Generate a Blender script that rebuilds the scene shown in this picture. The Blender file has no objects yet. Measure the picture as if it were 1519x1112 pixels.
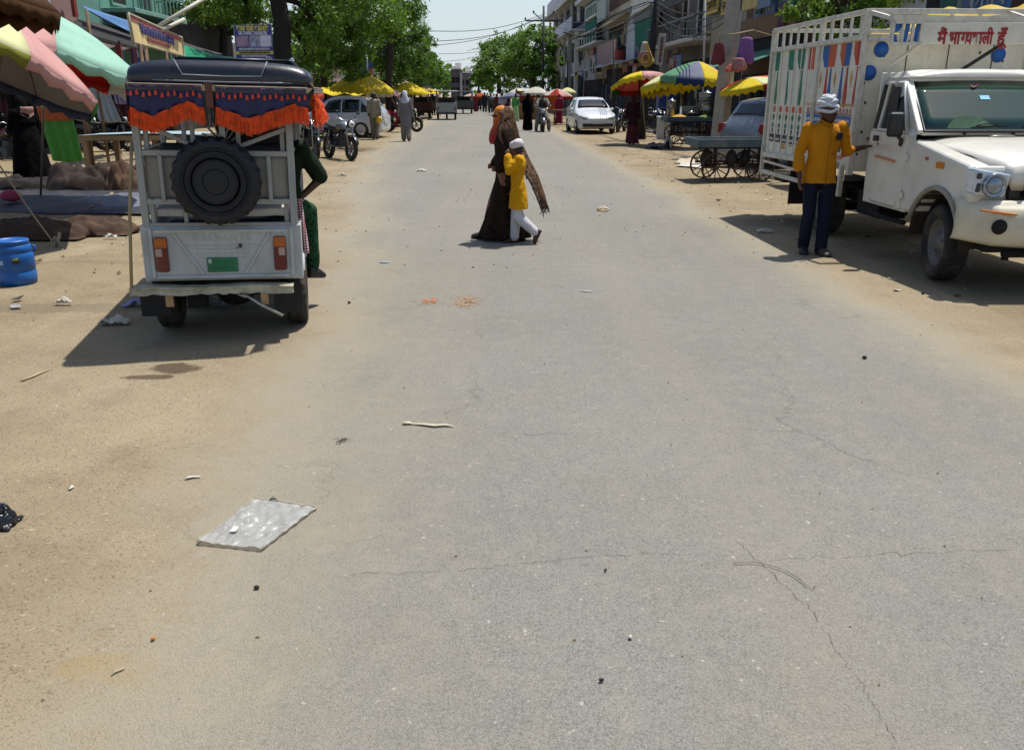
import bpy, math, random
from mathutils import Vector, Matrix, noise
R=math.radians; V=Vector; PI=math.pi
rnd=random.Random(7)
sc=bpy.context.scene; col=sc.collection
# ---------------------------------------------------------------- camera model
W,H=1519,1112; F=1250.; HY=138.; CH=1.65
PIT=math.atan((H/2-HY)/F); cp,sp=math.cos(PIT),math.sin(PIT)
def ray(px,py):
    x=(px-W/2)/F; y=-(py-H/2)/F
    return V((x, cp+y*sp, -sp+y*cp))
def G(px,py,z=0.):                      # ground point seen at a pixel of the photograph
    d=ray(px,py); t=(z-CH)/d.z; return V((d.x*t,d.y*t,z))
def P(px,py,Y):                         # point at depth Y
    d=ray(px,py); t=Y/d.y; return V((d.x*t,Y,CH+d.z*t))
ROAD=2.6; rc,rs=math.cos(R(ROAD)),math.sin(R(ROAD))
def rd(u,v,z=0.): return V((u*rc-v*rs, v*rc+u*rs, z))      # road coordinates: u across, v along
def FU(px,py,u):                        # (v,z) where a pixel's ray meets the plane at lateral offset u
    d=ray(px,py); du=d.x*rc+d.y*rs; dv=-d.x*rs+d.y*rc; t=u/du
    return (dv*t, CH+d.z*t)
cam=bpy.data.cameras.new('camera'); co=bpy.data.objects.new('camera',cam); col.objects.link(co)
co.location=(0,0,CH); co.rotation_euler=(PI/2-PIT,0,0)
cam.sensor_width=36; cam.lens=F/W*36; cam.clip_end=2500; cam.clip_start=.05; sc.camera=co
# ---------------------------------------------------------------- light
SUN=V((.76,.65,0)).normalized()*math.cos(R(70)); SUN.z=math.sin(R(70))
w=bpy.data.worlds.new("World"); sc.world=w; w.use_nodes=True
nt=w.node_tree; bg=nt.nodes['Background']; sk=nt.nodes.new('ShaderNodeTexSky'); sk.sky_type='NISHITA'; sk.sun_disc=False
sk.sun_elevation=R(70); sk.sun_rotation=math.atan2(SUN.x,SUN.y); sk.air_density=1.0; sk.dust_density=1.5; sk.ozone_density=1.0; sk.altitude=100

tcw=nt.nodes.new('ShaderNodeTexCoord'); sxw=nt.nodes.new('ShaderNodeSeparateXYZ'); nt.links.new(tcw.outputs['Generated'],sxw.inputs[0])
mrw=nt.nodes.new('ShaderNodeMapRange'); mrw.interpolation_type='SMOOTHSTEP'; nt.links.new(sxw.outputs[2],mrw.inputs[0])
for i_,q_ in ((1,-.02),(2,.27),(3,.95),(4,0.)): mrw.inputs[i_].default_value=q_
mxw=nt.nodes.new('ShaderNodeMix'); mxw.data_type='RGBA'; nt.links.new(mrw.outputs[0],mxw.inputs[0]); nt.links.new(sk.outputs[0],mxw.inputs[6]); mxw.inputs[7].default_value=(4.4,5.0,5.3,1)   # pale summer haze low in the sky
nt.links.new(mxw.outputs[2],bg.inputs[0]); bg.inputs[1].default_value=.12
sl=bpy.data.lights.new('sun','SUN'); sl.energy=4.6; sl.angle=R(.55); sl.color=(1,.965,.91)
so=bpy.data.objects.new('sun',sl); col.objects.link(so); so.rotation_euler=SUN.to_track_quat('Z','Y').to_euler(); so.location=(0,0,30)
sc.view_settings.view_transform='Standard'; sc.view_settings.look='None'; sc.view_settings.exposure=.36
sc.cycles.max_bounces=6; sc.cycles.transparent_max_bounces=8; sc.cycles.use_denoising=True
# ---------------------------------------------------------------- materials
def lin(h):
    if isinstance(h,(tuple,list)): return tuple(h)+(1,) if len(h)==3 else tuple(h)
    h=h.lstrip('#'); o=[]
    for i in (0,2,4):
        c=int(h[i:i+2],16)/255; o.append(c/12.92 if c<=.04045 else ((c+.055)/1.055)**2.4)
    return tuple(o)+(1,)
class NT:
    def __init__(s,name):
        s.m=bpy.data.materials.new(name); s.m.use_nodes=True; s.t=s.m.node_tree; s.b=s.t.nodes['Principled BSDF']
        s.tc=s.t.nodes.new('ShaderNodeTexCoord')
    def n(s,ty,**k):
        x=s.t.nodes.new(ty)
        for a,b in k.items():
            if hasattr(x,a): setattr(x,a,b)
            else: x.inputs[a.replace('_',' ')].default_value=b
        return x
    def l(s,a,b): s.t.links.new(a,b)
    def noise(s,scale,detail=4,rough=.55,co=None,vec=None,dim=None):
        x=s.n('ShaderNodeTexNoise'); x.inputs['Scale'].default_value=scale; x.inputs['Detail'].default_value=detail; x.inputs['Roughness'].default_value=rough
        s.l(vec if vec is not None else s.tc.outputs[co or 'Object'],x.inputs['Vector']); return x
    def ramp(s,f,stops):
        x=s.n('ShaderNodeValToRGB'); e=x.color_ramp.elements
        while len(e)<len(stops): e.new(.5)
        for k,(p,c) in zip(e,stops): k.position=p; k.color=lin(c) if not isinstance(c,(int,float)) else (c,c,c,1)
        s.l(f,x.inputs[0]); return x
    def mix(s,f,a,b,mode='MIX'):
        x=s.n('ShaderNodeMix',data_type='RGBA',blend_type=mode)
        for q,i in ((f,0),(a,6),(b,7)):
            if isinstance(q,(int,float)): x.inputs[i].default_value=q
            elif isinstance(q,(tuple,str,list)): x.inputs[i].default_value=lin(q)
            else: s.l(q,x.inputs[i])
        return x.outputs[2]
    def math(s,op,a,b=0.,clamp=False):
        x=s.n('ShaderNodeMath',operation=op,use_clamp=clamp)
        for q,i in ((a,0),(b,1)):
            if isinstance(q,(int,float)): x.inputs[i].default_value=q
            else: s.l(q,x.inputs[i])
        return x.outputs[0]
    def bump(s,f,st=.3,dist=.02,prev=None):
        x=s.n('ShaderNodeBump'); x.inputs['Strength'].default_value=st; x.inputs['Distance'].default_value=dist; s.l(f,x.inputs['Height'])
        if prev is not None: s.l(prev,x.inputs['Normal'])
        return x.outputs[0]
MATS={}
DUST='#b09a78'
def M(name,c,rough=.6,metal=0.,var=.18,vs=5.,bump=0.,bs=60.,bd=.004,dirt=0.,dcol=DUST,ds=3.,coat=0.,spec=.5,trans=0.,emit=None,sub=None,alpha=1.,streak=0.):
    if name in MATS: return MATS[name]
    k=NT(name); b=k.b; b.inputs['Metallic'].default_value=metal; b.inputs['Roughness'].default_value=rough
    b.inputs['Coat Weight'].default_value=coat; b.inputs['Specular IOR Level'].default_value=spec; b.inputs['Alpha'].default_value=alpha
    cc=lin(c); n1=k.noise(vs,5)
    lo=tuple(x*(1-var) for x in cc[:3])+(1,); hi=tuple(min(1,x*(1+var*.8)) for x in cc[:3])+(1,)
    out=k.ramp(n1.outputs['Fac'],[(.3,lo),(.7,hi)]).outputs[0]
    if dirt>0:
        n2=k.noise(ds,8,.7); f=k.ramp(n2.outputs['Fac'],[(max(.02,.62-dirt*.5),0.),(.78,1.)])
        ff=k.math('MULTIPLY',f.outputs[0],min(1,dirt*1.2)); out=k.mix(ff,out,dcol)
        rr=k.math('ADD',k.math('MULTIPLY',ff,.4),rough,True); k.l(rr,b.inputs['Roughness'])
    if streak>0:
        mp=k.n('ShaderNodeMapping'); k.l(k.tc.outputs['Object'],mp.inputs[0]); mp.inputs['Scale'].default_value=(9,9,.7)
        n3=k.noise(1.5,6,.6,vec=mp.outputs[0]); f=k.ramp(n3.outputs['Fac'],[(.5,0.),(.75,1.)])
        out=k.mix(k.math('MULTIPLY',f.outputs[0],streak),out,'#3b342c')
    k.l(out,b.inputs['Base Color'])
    if bump>0:
        nb=k.noise(bs,4); k.l(k.bump(nb.outputs['Fac'],bump,bd),b.inputs['Normal'])
    if trans>0:
        tr=k.n('ShaderNodeBsdfTranslucent'); k.l(out,tr.inputs[0]); ms=k.n('ShaderNodeMixShader'); ms.inputs[0].default_value=trans
        k.l(b.outputs[0],ms.inputs[1]); k.l(tr.outputs[0],ms.inputs[2]); k.l(ms.outputs[0],k.t.nodes['Material Output'].inputs[0])
    if emit: b.inputs['Emission Color'].default_value=lin(emit); b.inputs['Emission Strength'].default_value=1
    MATS[name]=k.m; return k.m
def glassm(name,c='#0c1212',rough=.04):
    if name in MATS: return MATS[name]
    k=NT(name); k.b.inputs['Base Color'].default_value=lin(c); k.b.inputs['Roughness'].default_value=rough; k.b.inputs['Specular IOR Level'].default_value=.7
    n=k.noise(3,3); k.l(k.ramp(n.outputs['Fac'],[(.3,.02),(.8,.14)]).outputs[0],k.b.inputs['Roughness']); MATS[name]=k.m; return k.m
# ---------------------------------------------------------------- mesh builder
def frame(d,up=V((0,0,1))):
    d=d.normalized(); a=up.cross(d)
    if a.length<1e-4: a=V((1,0,0)).cross(d)
    a.normalize(); return a,d.cross(a)
class MB:
    def __init__(s): s.v=[];s.f=[];s.mi=[];s.sm=[]
    def add(s,vs,fs,mi=0,sm=False,T=None):
        o=len(s.v); s.v+= [tuple(T@V(x)) if T else tuple(x) for x in vs]
        for i,f in enumerate(fs): s.f.append([o+j for j in f]); s.mi.append(mi[i] if isinstance(mi,list) else mi); s.sm.append(sm)
        return s
    def box(s,c,d,mi=0,rot=None,T=None,taper=1.):
        x,y,z=d[0]/2,d[1]/2,d[2]/2; t=taper
        vs=[(-x,-y,-z),(x,-y,-z),(x,y,-z),(-x,y,-z),(-x*t,-y*t,z),(x*t,-y*t,z),(x*t,y*t,z),(-x*t,y*t,z)]
        m=Matrix.Translation(V(c))
        if rot is not None: m=m@Matrix.Rotation(rot[2],4,'Z')@Matrix.Rotation(rot[1],4,'Y')@Matrix.Rotation(rot[0],4,'X')
        if T: m=T@m
        return s.add(vs,[(0,3,2,1),(4,5,6,7),(0,1,5,4),(1,2,6,5),(2,3,7,6),(3,0,4,7)],mi,False,m)
    def bar(s,a,b,w,h=None,mi=0,up=V((0,0,1))):          # rectangular bar from a to b
        a,b=V(a),V(b); h=h or w; d=b-a; u,v=frame(d,up); vs=[]
        for p in (a,b):
            for i,j in ((-1,-1),(1,-1),(1,1),(-1,1)): vs.append(p+u*(i*w/2)+v*(j*h/2))
        return s.add(vs,[(3,2,1,0),(4,5,6,7),(0,1,5,4),(1,2,6,5),(2,3,7,6),(3,0,4,7)],mi)
    def tube(s,pts,r,n=8,mi=0,cap=True,sm=True,sq=1.,closed=False):
        pts=[V(p) for p in pts]; N=len(pts); rr=r if isinstance(r,(list,tuple)) else [r]*N; vs=[];fs=[]; u=None
        for i,p in enumerate(pts):
            if closed: d=pts[(i+1)%N]-pts[i-1]
            else: d=(pts[min(i+1,N-1)]-pts[max(i-1,0)])
            if d.length<1e-7: d=V((0,0,1))
            d.normalize()
            if u is None: u,_=frame(d)
            u=(u-d*u.dot(d))
            if u.length<1e-5: u,_=frame(d)
            u.normalize(); w_=d.cross(u)
            for k in range(n):
                a=2*PI*k/n; vs.append(p+u*(math.cos(a)*rr[i])+w_*(math.sin(a)*rr[i]*sq))
        for i in range(N if closed else N-1):
            for k in range(n): fs.append((i*n+k,i*n+(k+1)%n,((i+1)%N)*n+(k+1)%n,((i+1)%N)*n+k))
        if cap and not closed: fs.append(tuple(range(n-1,-1,-1))); fs.append(tuple((N-1)*n+k for k in range(n)))
        return s.add(vs,fs,mi,sm)
    def loft(s,rings,mi=0,sm=True,cap=True,closed=True,T=None):
        n=len(rings[0]); vs=[p for r in rings for p in r]; fs=[]
        for i in range(len(rings)-1):
            for k in range(n if closed else n-1): fs.append((i*n+k,i*n+(k+1)%n,(i+1)*n+(k+1)%n,(i+1)*n+k))
        if cap and closed: fs.append(tuple(range(n-1,-1,-1))); fs.append(tuple((len(rings)-1)*n+k for k in range(n)))
        return s.add(vs,fs,mi,sm,T)
    def lathe(s,prof,n=24,c=(0,0,0),axis='Z',mi=0,sm=True,cap=True):
        T=Matrix.Translation(V(c))
        if axis=='X': T=T@Matrix.Rotation(PI/2,4,'Y')
        if axis=='Y': T=T@Matrix.Rotation(-PI/2,4,'X')
        rings=[[(r*math.cos(2*PI*k/n),r*math.sin(2*PI*k/n),z) for k in range(n)] for r,z in prof]
        return s.loft(rings,mi,sm,cap,True,T)
    def ell(s,c,r,nu=14,nv=9,mi=0,sm=True,T=None):
        prof=[]; r=V(r) if not isinstance(r,(int,float)) else V((r,r,r)); c=V(c)
        rings=[[ (c.x+r.x*math.sin(PI*(j+.02)/(nv+.04))*math.cos(2*PI*k/nu), c.y+r.y*math.sin(PI*(j+.02)/(nv+.04))*math.sin(2*PI*k/nu), c.z-r.z*math.cos(PI*(j+.02)/(nv+.04))) for k in range(nu)] for j in range(nv+1)]
        return s.loft(rings,mi,sm,True,True,T)
    def grid(s,fn,nu,nv,mi=0,sm=True,mf=None):
        vs=[fn(i/nu,j/nv) for j in range(nv+1) for i in range(nu+1)]; fs=[];ms=[]
        for j in range(nv):
            for i in range(nu):
                fs.append((j*(nu+1)+i,j*(nu+1)+i+1,(j+1)*(nu+1)+i+1,(j+1)*(nu+1)+i)); ms.append(mf((i+.5)/nu,(j+.5)/nv) if mf else mi)
        return s.add(vs,fs,ms,sm)
    def prism(s,poly,a,b,axis='Y',mi=0,sm=False):        # 2-D outline extruded from a to b along an axis
        n=len(poly); vs=[]
        for q in (a,b):
            for x,y in poly: vs.append({'X':(q,x,y),'Y':(x,q,y),'Z':(x,y,q)}[axis])
        fs=[tuple(range(n-1,-1,-1)),tuple(range(n,2*n))]+[(i,(i+1)%n,n+(i+1)%n,n+i) for i in range(n)]
        return s.add(vs,fs,mi,sm)
    def mesh(s,name):
        me=bpy.data.meshes.new(name); me.from_pydata(s.v,[],s.f); me.polygons.foreach_set('material_index',s.mi); me.polygons.foreach_set('use_smooth',s.sm); me.update(); return me
    def build(s,name,mats,par=None,bevel=0.,solid=0.,sub=0,remesh=0.,smooth=0,seg=2,wrinkle=0.,ws=.12,loc=None,rz=None,fixn=True):
        me=s.mesh(name)
        if fixn:
            import bmesh
            bm=bmesh.new(); bm.from_mesh(me); bmesh.ops.recalc_face_normals(bm,faces=bm.faces); bm.to_mesh(me); bm.free()
        for m in (mats if isinstance(mats,(list,tuple)) else [mats]): me.materials.append(m)
        o=bpy.data.objects.new(name,me); col.objects.link(o)
        if par is not None: o.parent=par
        if loc is not None: o.location=loc
        if rz is not None: o.rotation_euler=(0,0,rz) if isinstance(rz,(int,float)) else rz
        if remesh:
            q=o.modifiers.new('r','REMESH'); q.mode='VOXEL'; q.voxel_size=remesh; q.use_smooth_shade=True
        if smooth:
            q=o.modifiers.new('s','SMOOTH'); q.factor=.5; q.iterations=smooth
        if wrinkle:
            tx=bpy.data.textures.new('w','CLOUDS'); tx.noise_scale=ws; tx.noise_depth=2
            q=o.modifiers.new('d','DISPLACE'); q.texture=tx; q.strength=wrinkle; q.mid_level=.5; q.texture_coords='LOCAL'
        if solid:
            q=o.modifiers.new('so','SOLIDIFY'); q.thickness=solid; q.offset=0
        if bevel:
            q=o.modifiers.new('b','BEVEL'); q.width=bevel; q.segments=seg; q.limit_method='ANGLE'; q.angle_limit=R(35); q.harden_normals=False
        if sub:
            q=o.modifiers.new('su','SUBSURF'); q.levels=sub; q.render_levels=sub
        return o
def tag(o,label,cat=None,group=None,kind=None):
    if label: o['label']=label
    if cat: o['category']=cat
    if group: o['group']=group
    if kind: o['kind']=kind
    return o
def thing(name,label,cat,loc=(0,0,0),rz=0.,group=None):
    o=bpy.data.objects.new(name,None); col.objects.link(o); o.location=loc; o.rotation_euler=(0,0,rz); o.empty_display_size=.2
    return tag(o,label,cat,group)
def struct(name,mb,mats,**k): return tag(mb.build(name,mats,**k),None,None,None,'structure')
def dup(root,loc,rz,label,scale=1.,group=None):
    r=root.copy(); col.objects.link(r); r.location=loc; r.rotation_euler=(0,0,rz); r.scale=(scale,)*3 if isinstance(scale,(int,float)) else scale
    r['label']=label
    if group: r['group']=group
    for ch in [o for o in KIDS(root)]:
        c=ch.copy(); col.objects.link(c); c.parent=r
        for g in KIDS(ch):
            d=g.copy(); col.objects.link(d); d.parent=c
    return r
def KIDS(o): return [c for c in sc.objects if c.parent==o]
def cut(o,cut_mb):                      # carve a shape out of a mesh for good
    c=cut_mb.build('cutter',[]); q=o.modifiers.new('bo','BOOLEAN'); q.object=c; q.operation='DIFFERENCE'; q.solver='EXACT'
    dg=bpy.context.evaluated_depsgraph_get(); me=bpy.data.meshes.new_from_object(o.evaluated_get(dg)); old=o.data
    o.modifiers.clear(); o.data=me; bpy.data.objects.remove(c); return o
def text(body,name,mat,par,loc,rot,size,ext=.002,align='CENTER',sx=1.,shear=0.,bold=0.):
    cu=bpy.data.curves.new(name,'FONT'); cu.body=body; cu.size=size; cu.extrude=ext; cu.align_x=align; cu.align_y='CENTER'; cu.resolution_u=3; cu.shear=shear; cu.offset=bold
    o=bpy.data.objects.new('t',cu); col.objects.link(o); dg=bpy.context.evaluated_depsgraph_get()
    me=bpy.data.meshes.new_from_object(o.evaluated_get(dg)); bpy.data.objects.remove(o); me.name=name; me.materials.clear(); me.materials.append(mat)
    q=bpy.data.objects.new(name,me); col.objects.link(q); q.parent=par; q.location=loc; q.rotation_euler=rot; q.scale=(sx,1,1); return q
def sm01(x): x=max(0,min(1,x)); return x*x*(3-2*x)
def lerp(a,b,t): return a+(b-a)*t
# ---------------------------------------------------------------- ground and road: one dusty surface description
def ground_mat(name,road):
    k=NT(name); b=k.b; pos=k.n('ShaderNodeNewGeometry').outputs['Position']
    def N(s,d=4,r=.55): return k.noise(s,d,r,vec=pos).outputs['Fac']
    # dirt colour
    dirt=k.ramp(N(.55,6,.6),[(.28,'#776a53'),(.5,'#867960'),(.72,'#94876e')]).outputs[0]
    dirt=k.mix(k.math('MULTIPLY',k.ramp(N(2.3,6,.65),[(.5,0.),(.72,1.)]).outputs[0],.45),dirt,'#6c5a45')
    dirt=k.mix(k.math('MULTIPLY',k.ramp(N(.9,5,.6),[(.55,0.),(.8,1.)]).outputs[0],.5),dirt,'#a8977c')
    dirt=k.mix(k.math('MULTIPLY',k.ramp(N(75,3,.75),[(.54,0.),(.66,1.)]).outputs[0],.72),dirt,'#4f4030')
    dirt=k.mix(k.math('MULTIPLY',k.ramp(N(38,2,.5),[(.66,0.),(.74,1.)]).outputs[0],.5),dirt,'#b9a88e')
    # damp spots, spilled mud and dark soil, each where it lies
    spos=k.n('ShaderNodeSeparateXYZ'); k.l(pos,spos.inputs[0]); sn=k.math('MULTIPLY',k.math('SUBTRACT',N(5.5,5,.65),.5),1.9)
    for (px,py,rx,ry,c_,st_) in ((257,547,.17,.11,'#3d2f20',.8),(222,560,.15,.055,'#3d2f20',.75),(70,457,2.3,.16,'#5f574a',.42),(165,389,.9,.10,'#665b4a',.35),(540,222,.9,1.3,'#53452f',.7),(930,246,.9,.5,'#6b5a40',.5),(1180,330,2.2,.5,'#5f5240',.5),(190,990,.22,.09,'#8a7344',.5)):
        c=G(px,py); dx=k.math('DIVIDE',k.math('SUBTRACT',spos.outputs[0],c.x),rx); dy=k.math('DIVIDE',k.math('SUBTRACT',spos.outputs[1],c.y),ry)
        f=k.math('ADD',k.math('SQRT',k.math('ADD',k.math('MULTIPLY',dx,dx),k.math('MULTIPLY',dy,dy))),sn)
        dirt=k.mix(k.math('MULTIPLY',k.ramp(f,[(.75,1.),(1.,0.)]).outputs[0],st_),dirt,c_)
    hgt=k.math('ADD',k.math('MULTIPLY',N(9,6,.65),1.0),k.math('MULTIPLY',N(60,4,.7),.35))
    if not road:
        k.l(dirt,b.inputs['Base Color']); b.inputs['Roughness'].default_value=.95; b.inputs['Specular IOR Level'].default_value=.15
        k.l(k.bump(hgt,.55,.05),b.inputs['Normal']); return k.m
    # asphalt: worn pale grey, fine chips
    asp=k.ramp(N(.35,5,.6),[(.3,'#76756d'),(.55,'#807f77'),(.75,'#888579')]).outputs[0]
    asp=k.mix(k.math('MULTIPLY',k.ramp(N(1.7,6,.65),[(.45,0.),(.75,1.)]).outputs[0],.35),asp,'#837a69')
    vo=k.n('ShaderNodeTexVoronoi',feature='F1'); vo.inputs['Scale'].default_value=120; k.l(pos,vo.inputs['Vector'])
    chip=k.ramp(vo.outputs['Distance'],[(.1,1.),(.55,0.)]).outputs[0]
    asp=k.mix(k.math('MULTIPLY',k.ramp(vo.outputs['Color'],[(.35,0.),(.8,1.)]).outputs[0],.22),asp,'#9a968b')
    asp=k.mix(k.math('MULTIPLY',k.ramp(N(95,3,.75),[(.47,0.),(.70,1.)]).outputs[0],.50),asp,'#3f3b33')
    asp=k.mix(k.math('MULTIPLY',k.ramp(N(210,2,.7),[(.42,0.),(.66,1.)]).outputs[0],.55),asp,'#45423a')
    asp=k.mix(k.math('MULTIPLY',k.ramp(N(7.5,5,.7),[(.48,0.),(.72,1.)]).outputs[0],.30),asp,'#92897a')
    asp=k.mix(k.math('MULTIPLY',k.ramp(N(24,4,.8),[(.58,0.),(.7,1.)]).outputs[0],.36),asp,'#4b473f')
    asp=k.mix(k.math('MULTIPLY',k.ramp(N(33,2,.5),[(.7,0.),(.75,1.)]).outputs[0],.5),asp,'#b8b2a4')
    # long rubbed bands along the driving direction
    mp=k.n('ShaderNodeMapping'); k.l(pos,mp.inputs[0]); mp.inputs['Rotation'].default_value=(0,0,-R(ROAD)); mp.inputs['Scale'].default_value=(1.6,.05,1)
    band=k.noise(1.,3,.5,vec=mp.outputs[0]).outputs['Fac']
    asp=k.mix(k.math('MULTIPLY',k.ramp(band,[(.42,0.),(.68,1.)]).outputs[0],.32),asp,'#857d6e')
    # cracks
    vc=k.n('ShaderNodeTexVoronoi',feature='DISTANCE_TO_EDGE'); vc.inputs['Scale'].default_value=.42
    wv=k.n('ShaderNodeVectorMath',operation='ADD'); k.l(pos,wv.inputs[0])
    nz=k.noise(2.2,5,.65,vec=pos); sv=k.n('ShaderNodeVectorMath',operation='SCALE'); k.l(nz.outputs['Color'],sv.inputs[0]); sv.inputs[3].default_value=.55; k.l(sv.outputs[0],wv.inputs[1]); k.l(wv.outputs[0],vc.inputs['Vector'])
    crk=k.ramp(vc.outputs['Distance'],[(.0,1.),(.006,0.)]).outputs[0]
    crk=k.math('MULTIPLY',crk,k.ramp(N(.8,3),[(.47,0.),(.58,1.)]).outputs[0])
    asp=k.mix(k.math('MULTIPLY',crk,.3),asp,'#3a332a')
    # dust that has blown over the edges: lateral distance from the middle of the road + noise
    sx=k.n('ShaderNodeSeparateXYZ'); k.l(pos,sx.inputs[0])
    u=k.math('ADD',k.math('MULTIPLY',sx.outputs[0],rc),k.math('MULTIPLY',sx.outputs[1],rs))
    v=k.math('ADD',k.math('MULTIPLY',sx.outputs[0],-rs),k.math('MULTIPLY',sx.outputs[1],rc))
    nn=k.math('SUBTRACT',k.math('ADD',k.math('MULTIPLY',N(.45,6,.62),1.6),k.math('ADD',k.math('MULTIPLY',N(3.,5,.7),.8),k.math('MULTIPLY',N(17.,4,.7),.6))),1.5)
    # left edge drifts out with distance (-0.35 m near the camera, -2.3 m far away)
    le=k.n('ShaderNodeMapRange',interpolation_type='SMOOTHSTEP'); k.l(v,le.inputs[0])
    for i,q in ((1,1.5),(2,26.),(3,-.72),(4,-2.55)): le.inputs[i].default_value=q
    fl=k.math('ADD',k.math('SUBTRACT',le.outputs[0],u),nn)
    re=k.n('ShaderNodeMapRange',interpolation_type='SMOOTHSTEP'); k.l(v,re.inputs[0])
    for i,q in ((1,6.),(2,30.),(3,3.2),(4,3.55)): re.inputs[i].default_value=q
    fr=k.math('ADD',k.math('SUBTRACT',u,re.outputs[0]),k.math('MULTIPLY',nn,.7))
    dl=k.n('ShaderNodeMapRange',interpolation_type='SMOOTHSTEP'); k.l(fl,dl.inputs[0]); dl.inputs[1].default_value=-.75; dl.inputs[2].default_value=.95
    dr=k.n('ShaderNodeMapRange',interpolation_type='SMOOTHSTEP'); k.l(fr,dr.inputs[0]); dr.inputs[1].default_value=-.55; dr.inputs[2].default_value=.6
    du=k.math('MAXIMUM',dl.outputs[0],dr.outputs[0])
    # thin dust keeps the grit of the asphalt visible
    thin=k.mix(.62,asp,'#91866f'); dust=k.mix(k.ramp(du,[(.55,0.),(1.,1.)]).outputs[0],thin,dirt)
    out=k.mix(k.ramp(du,[(0.,0.),(.6,1.)]).outputs[0],asp,dust)
    k.l(out,b.inputs['Base Color']); b.inputs['Roughness'].default_value=.88; b.inputs['Specular IOR Level'].default_value=.25
    h2=k.math('ADD',k.math('MULTIPLY',chip,.5),k.math('ADD',k.math('MULTIPLY',N(130,3,.75),-.7),k.math('MULTIPLY',crk,-.8)))
    nb=k.bump(h2,.6,.007); nb=k.bump(hgt,.2,.03,nb)
    k.l(nb,b.inputs['Normal']); return k.m
def gz(x,y,soft=1.):                     # the dirt shoulder is uneven; under the road it stays below
    p=V((x,y,0)); u=x*rc+y*rs; m=sm01((-u-2.9)/1.2)+sm01((u-3.9)/1.0)
    return m*(.035*noise.noise(p*.5)+.02*noise.noise(p*1.7))-.012*(1-min(1,m))
def axis_(lo,hi,near,step,grow):
    o=[0.]; s=step
    while o[-1]<hi: o.append(o[-1]+s); s=step if o[-1]<near else s*grow
    n=[0.]; s=step
    while n[-1]>lo: n.append(n[-1]-s); s=step if -n[-1]<near else s*grow
    return n[:0:-1]+o
xs=axis_(-700,700,14,.35,1.25); ys=axis_(-60,1500,45,.35,1.2)
m=MB(); nx=len(xs)
m.add([(x,y,gz(x,y) if abs(x)<40 and y<160 else -.012) for y in ys for x in xs],[(j*nx+i,j*nx+i+1,(j+1)*nx+i+1,(j+1)*nx+i) for j in range(len(ys)-1) for i in range(nx-1)],0,True)
struct('ground',m,ground_mat('dirt',False))
m=MB(); vs_=[-20+i*1.0 for i in range(75)]+[55+i*15 for i in range(40)]
edge=lambda v,s: s*(3.15+.0*v)+ .22*noise.noise(V((s*9.1,v*.35,0)))+.1*noise.noise(V((s*3.1,v*1.3,2)))
def rw(a,b):
    v0=int(b*(len(vs_)-1)+.5); v=vs_[v0]; l=-3.25+edge(v,-1)+3.15; r=4.15+edge(v,1)-3.15; return rd(lerp(l,r,a),v,.004)
m.grid(rw,10,len(vs_)-1); struct('road',m,ground_mat('asphalt',True))

# cracks in the asphalt: thin broken ribbons in the surface
def crack(pts,w_=.0045,seed=1):
    rr=random.Random(seed); q=[]
    for i in range(len(pts)-1):
        for j in range(9): f=j/9; q.append(G(lerp(pts[i][0],pts[i+1][0],f)+rr.gauss(0,1.5),lerp(pts[i][1],pts[i+1][1],f)+rr.gauss(0,1.6)))
    e=MB()
    for i in range(len(q)-1):
        if rr.random()<.06: continue
        d=(q[i+1]-q[i]); n_=V((-d.y,d.x,0)).normalized(); a=w_*rr.uniform(.2,1.)*q[i].y/2.6; b=w_*rr.uniform(.2,1.)*q[i].y/2.6; z=V((0,0,.0075))
        e.add([q[i]-n_*a+z,q[i]+n_*a+z,q[i+1]+n_*b+z,q[i+1]-n_*b+z],[(0,1,2,3)])
    struct('road_crack',e,M('crack','#655d50',.95,var=.3),fixn=False)
crack([(520,853),(600,850),(700,846),(780,837),(860,828),(940,824),(1010,822)],.0013,1); crack([(1150,832),(1230,828),(1310,824),(1400,820),(1519,817)],.0013,2); crack([(1090,800),(1120,830),(1165,870),(1200,905),(1240,965),(1275,1010),(1310,1070),(1335,1110)],.0013,3); 
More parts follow.
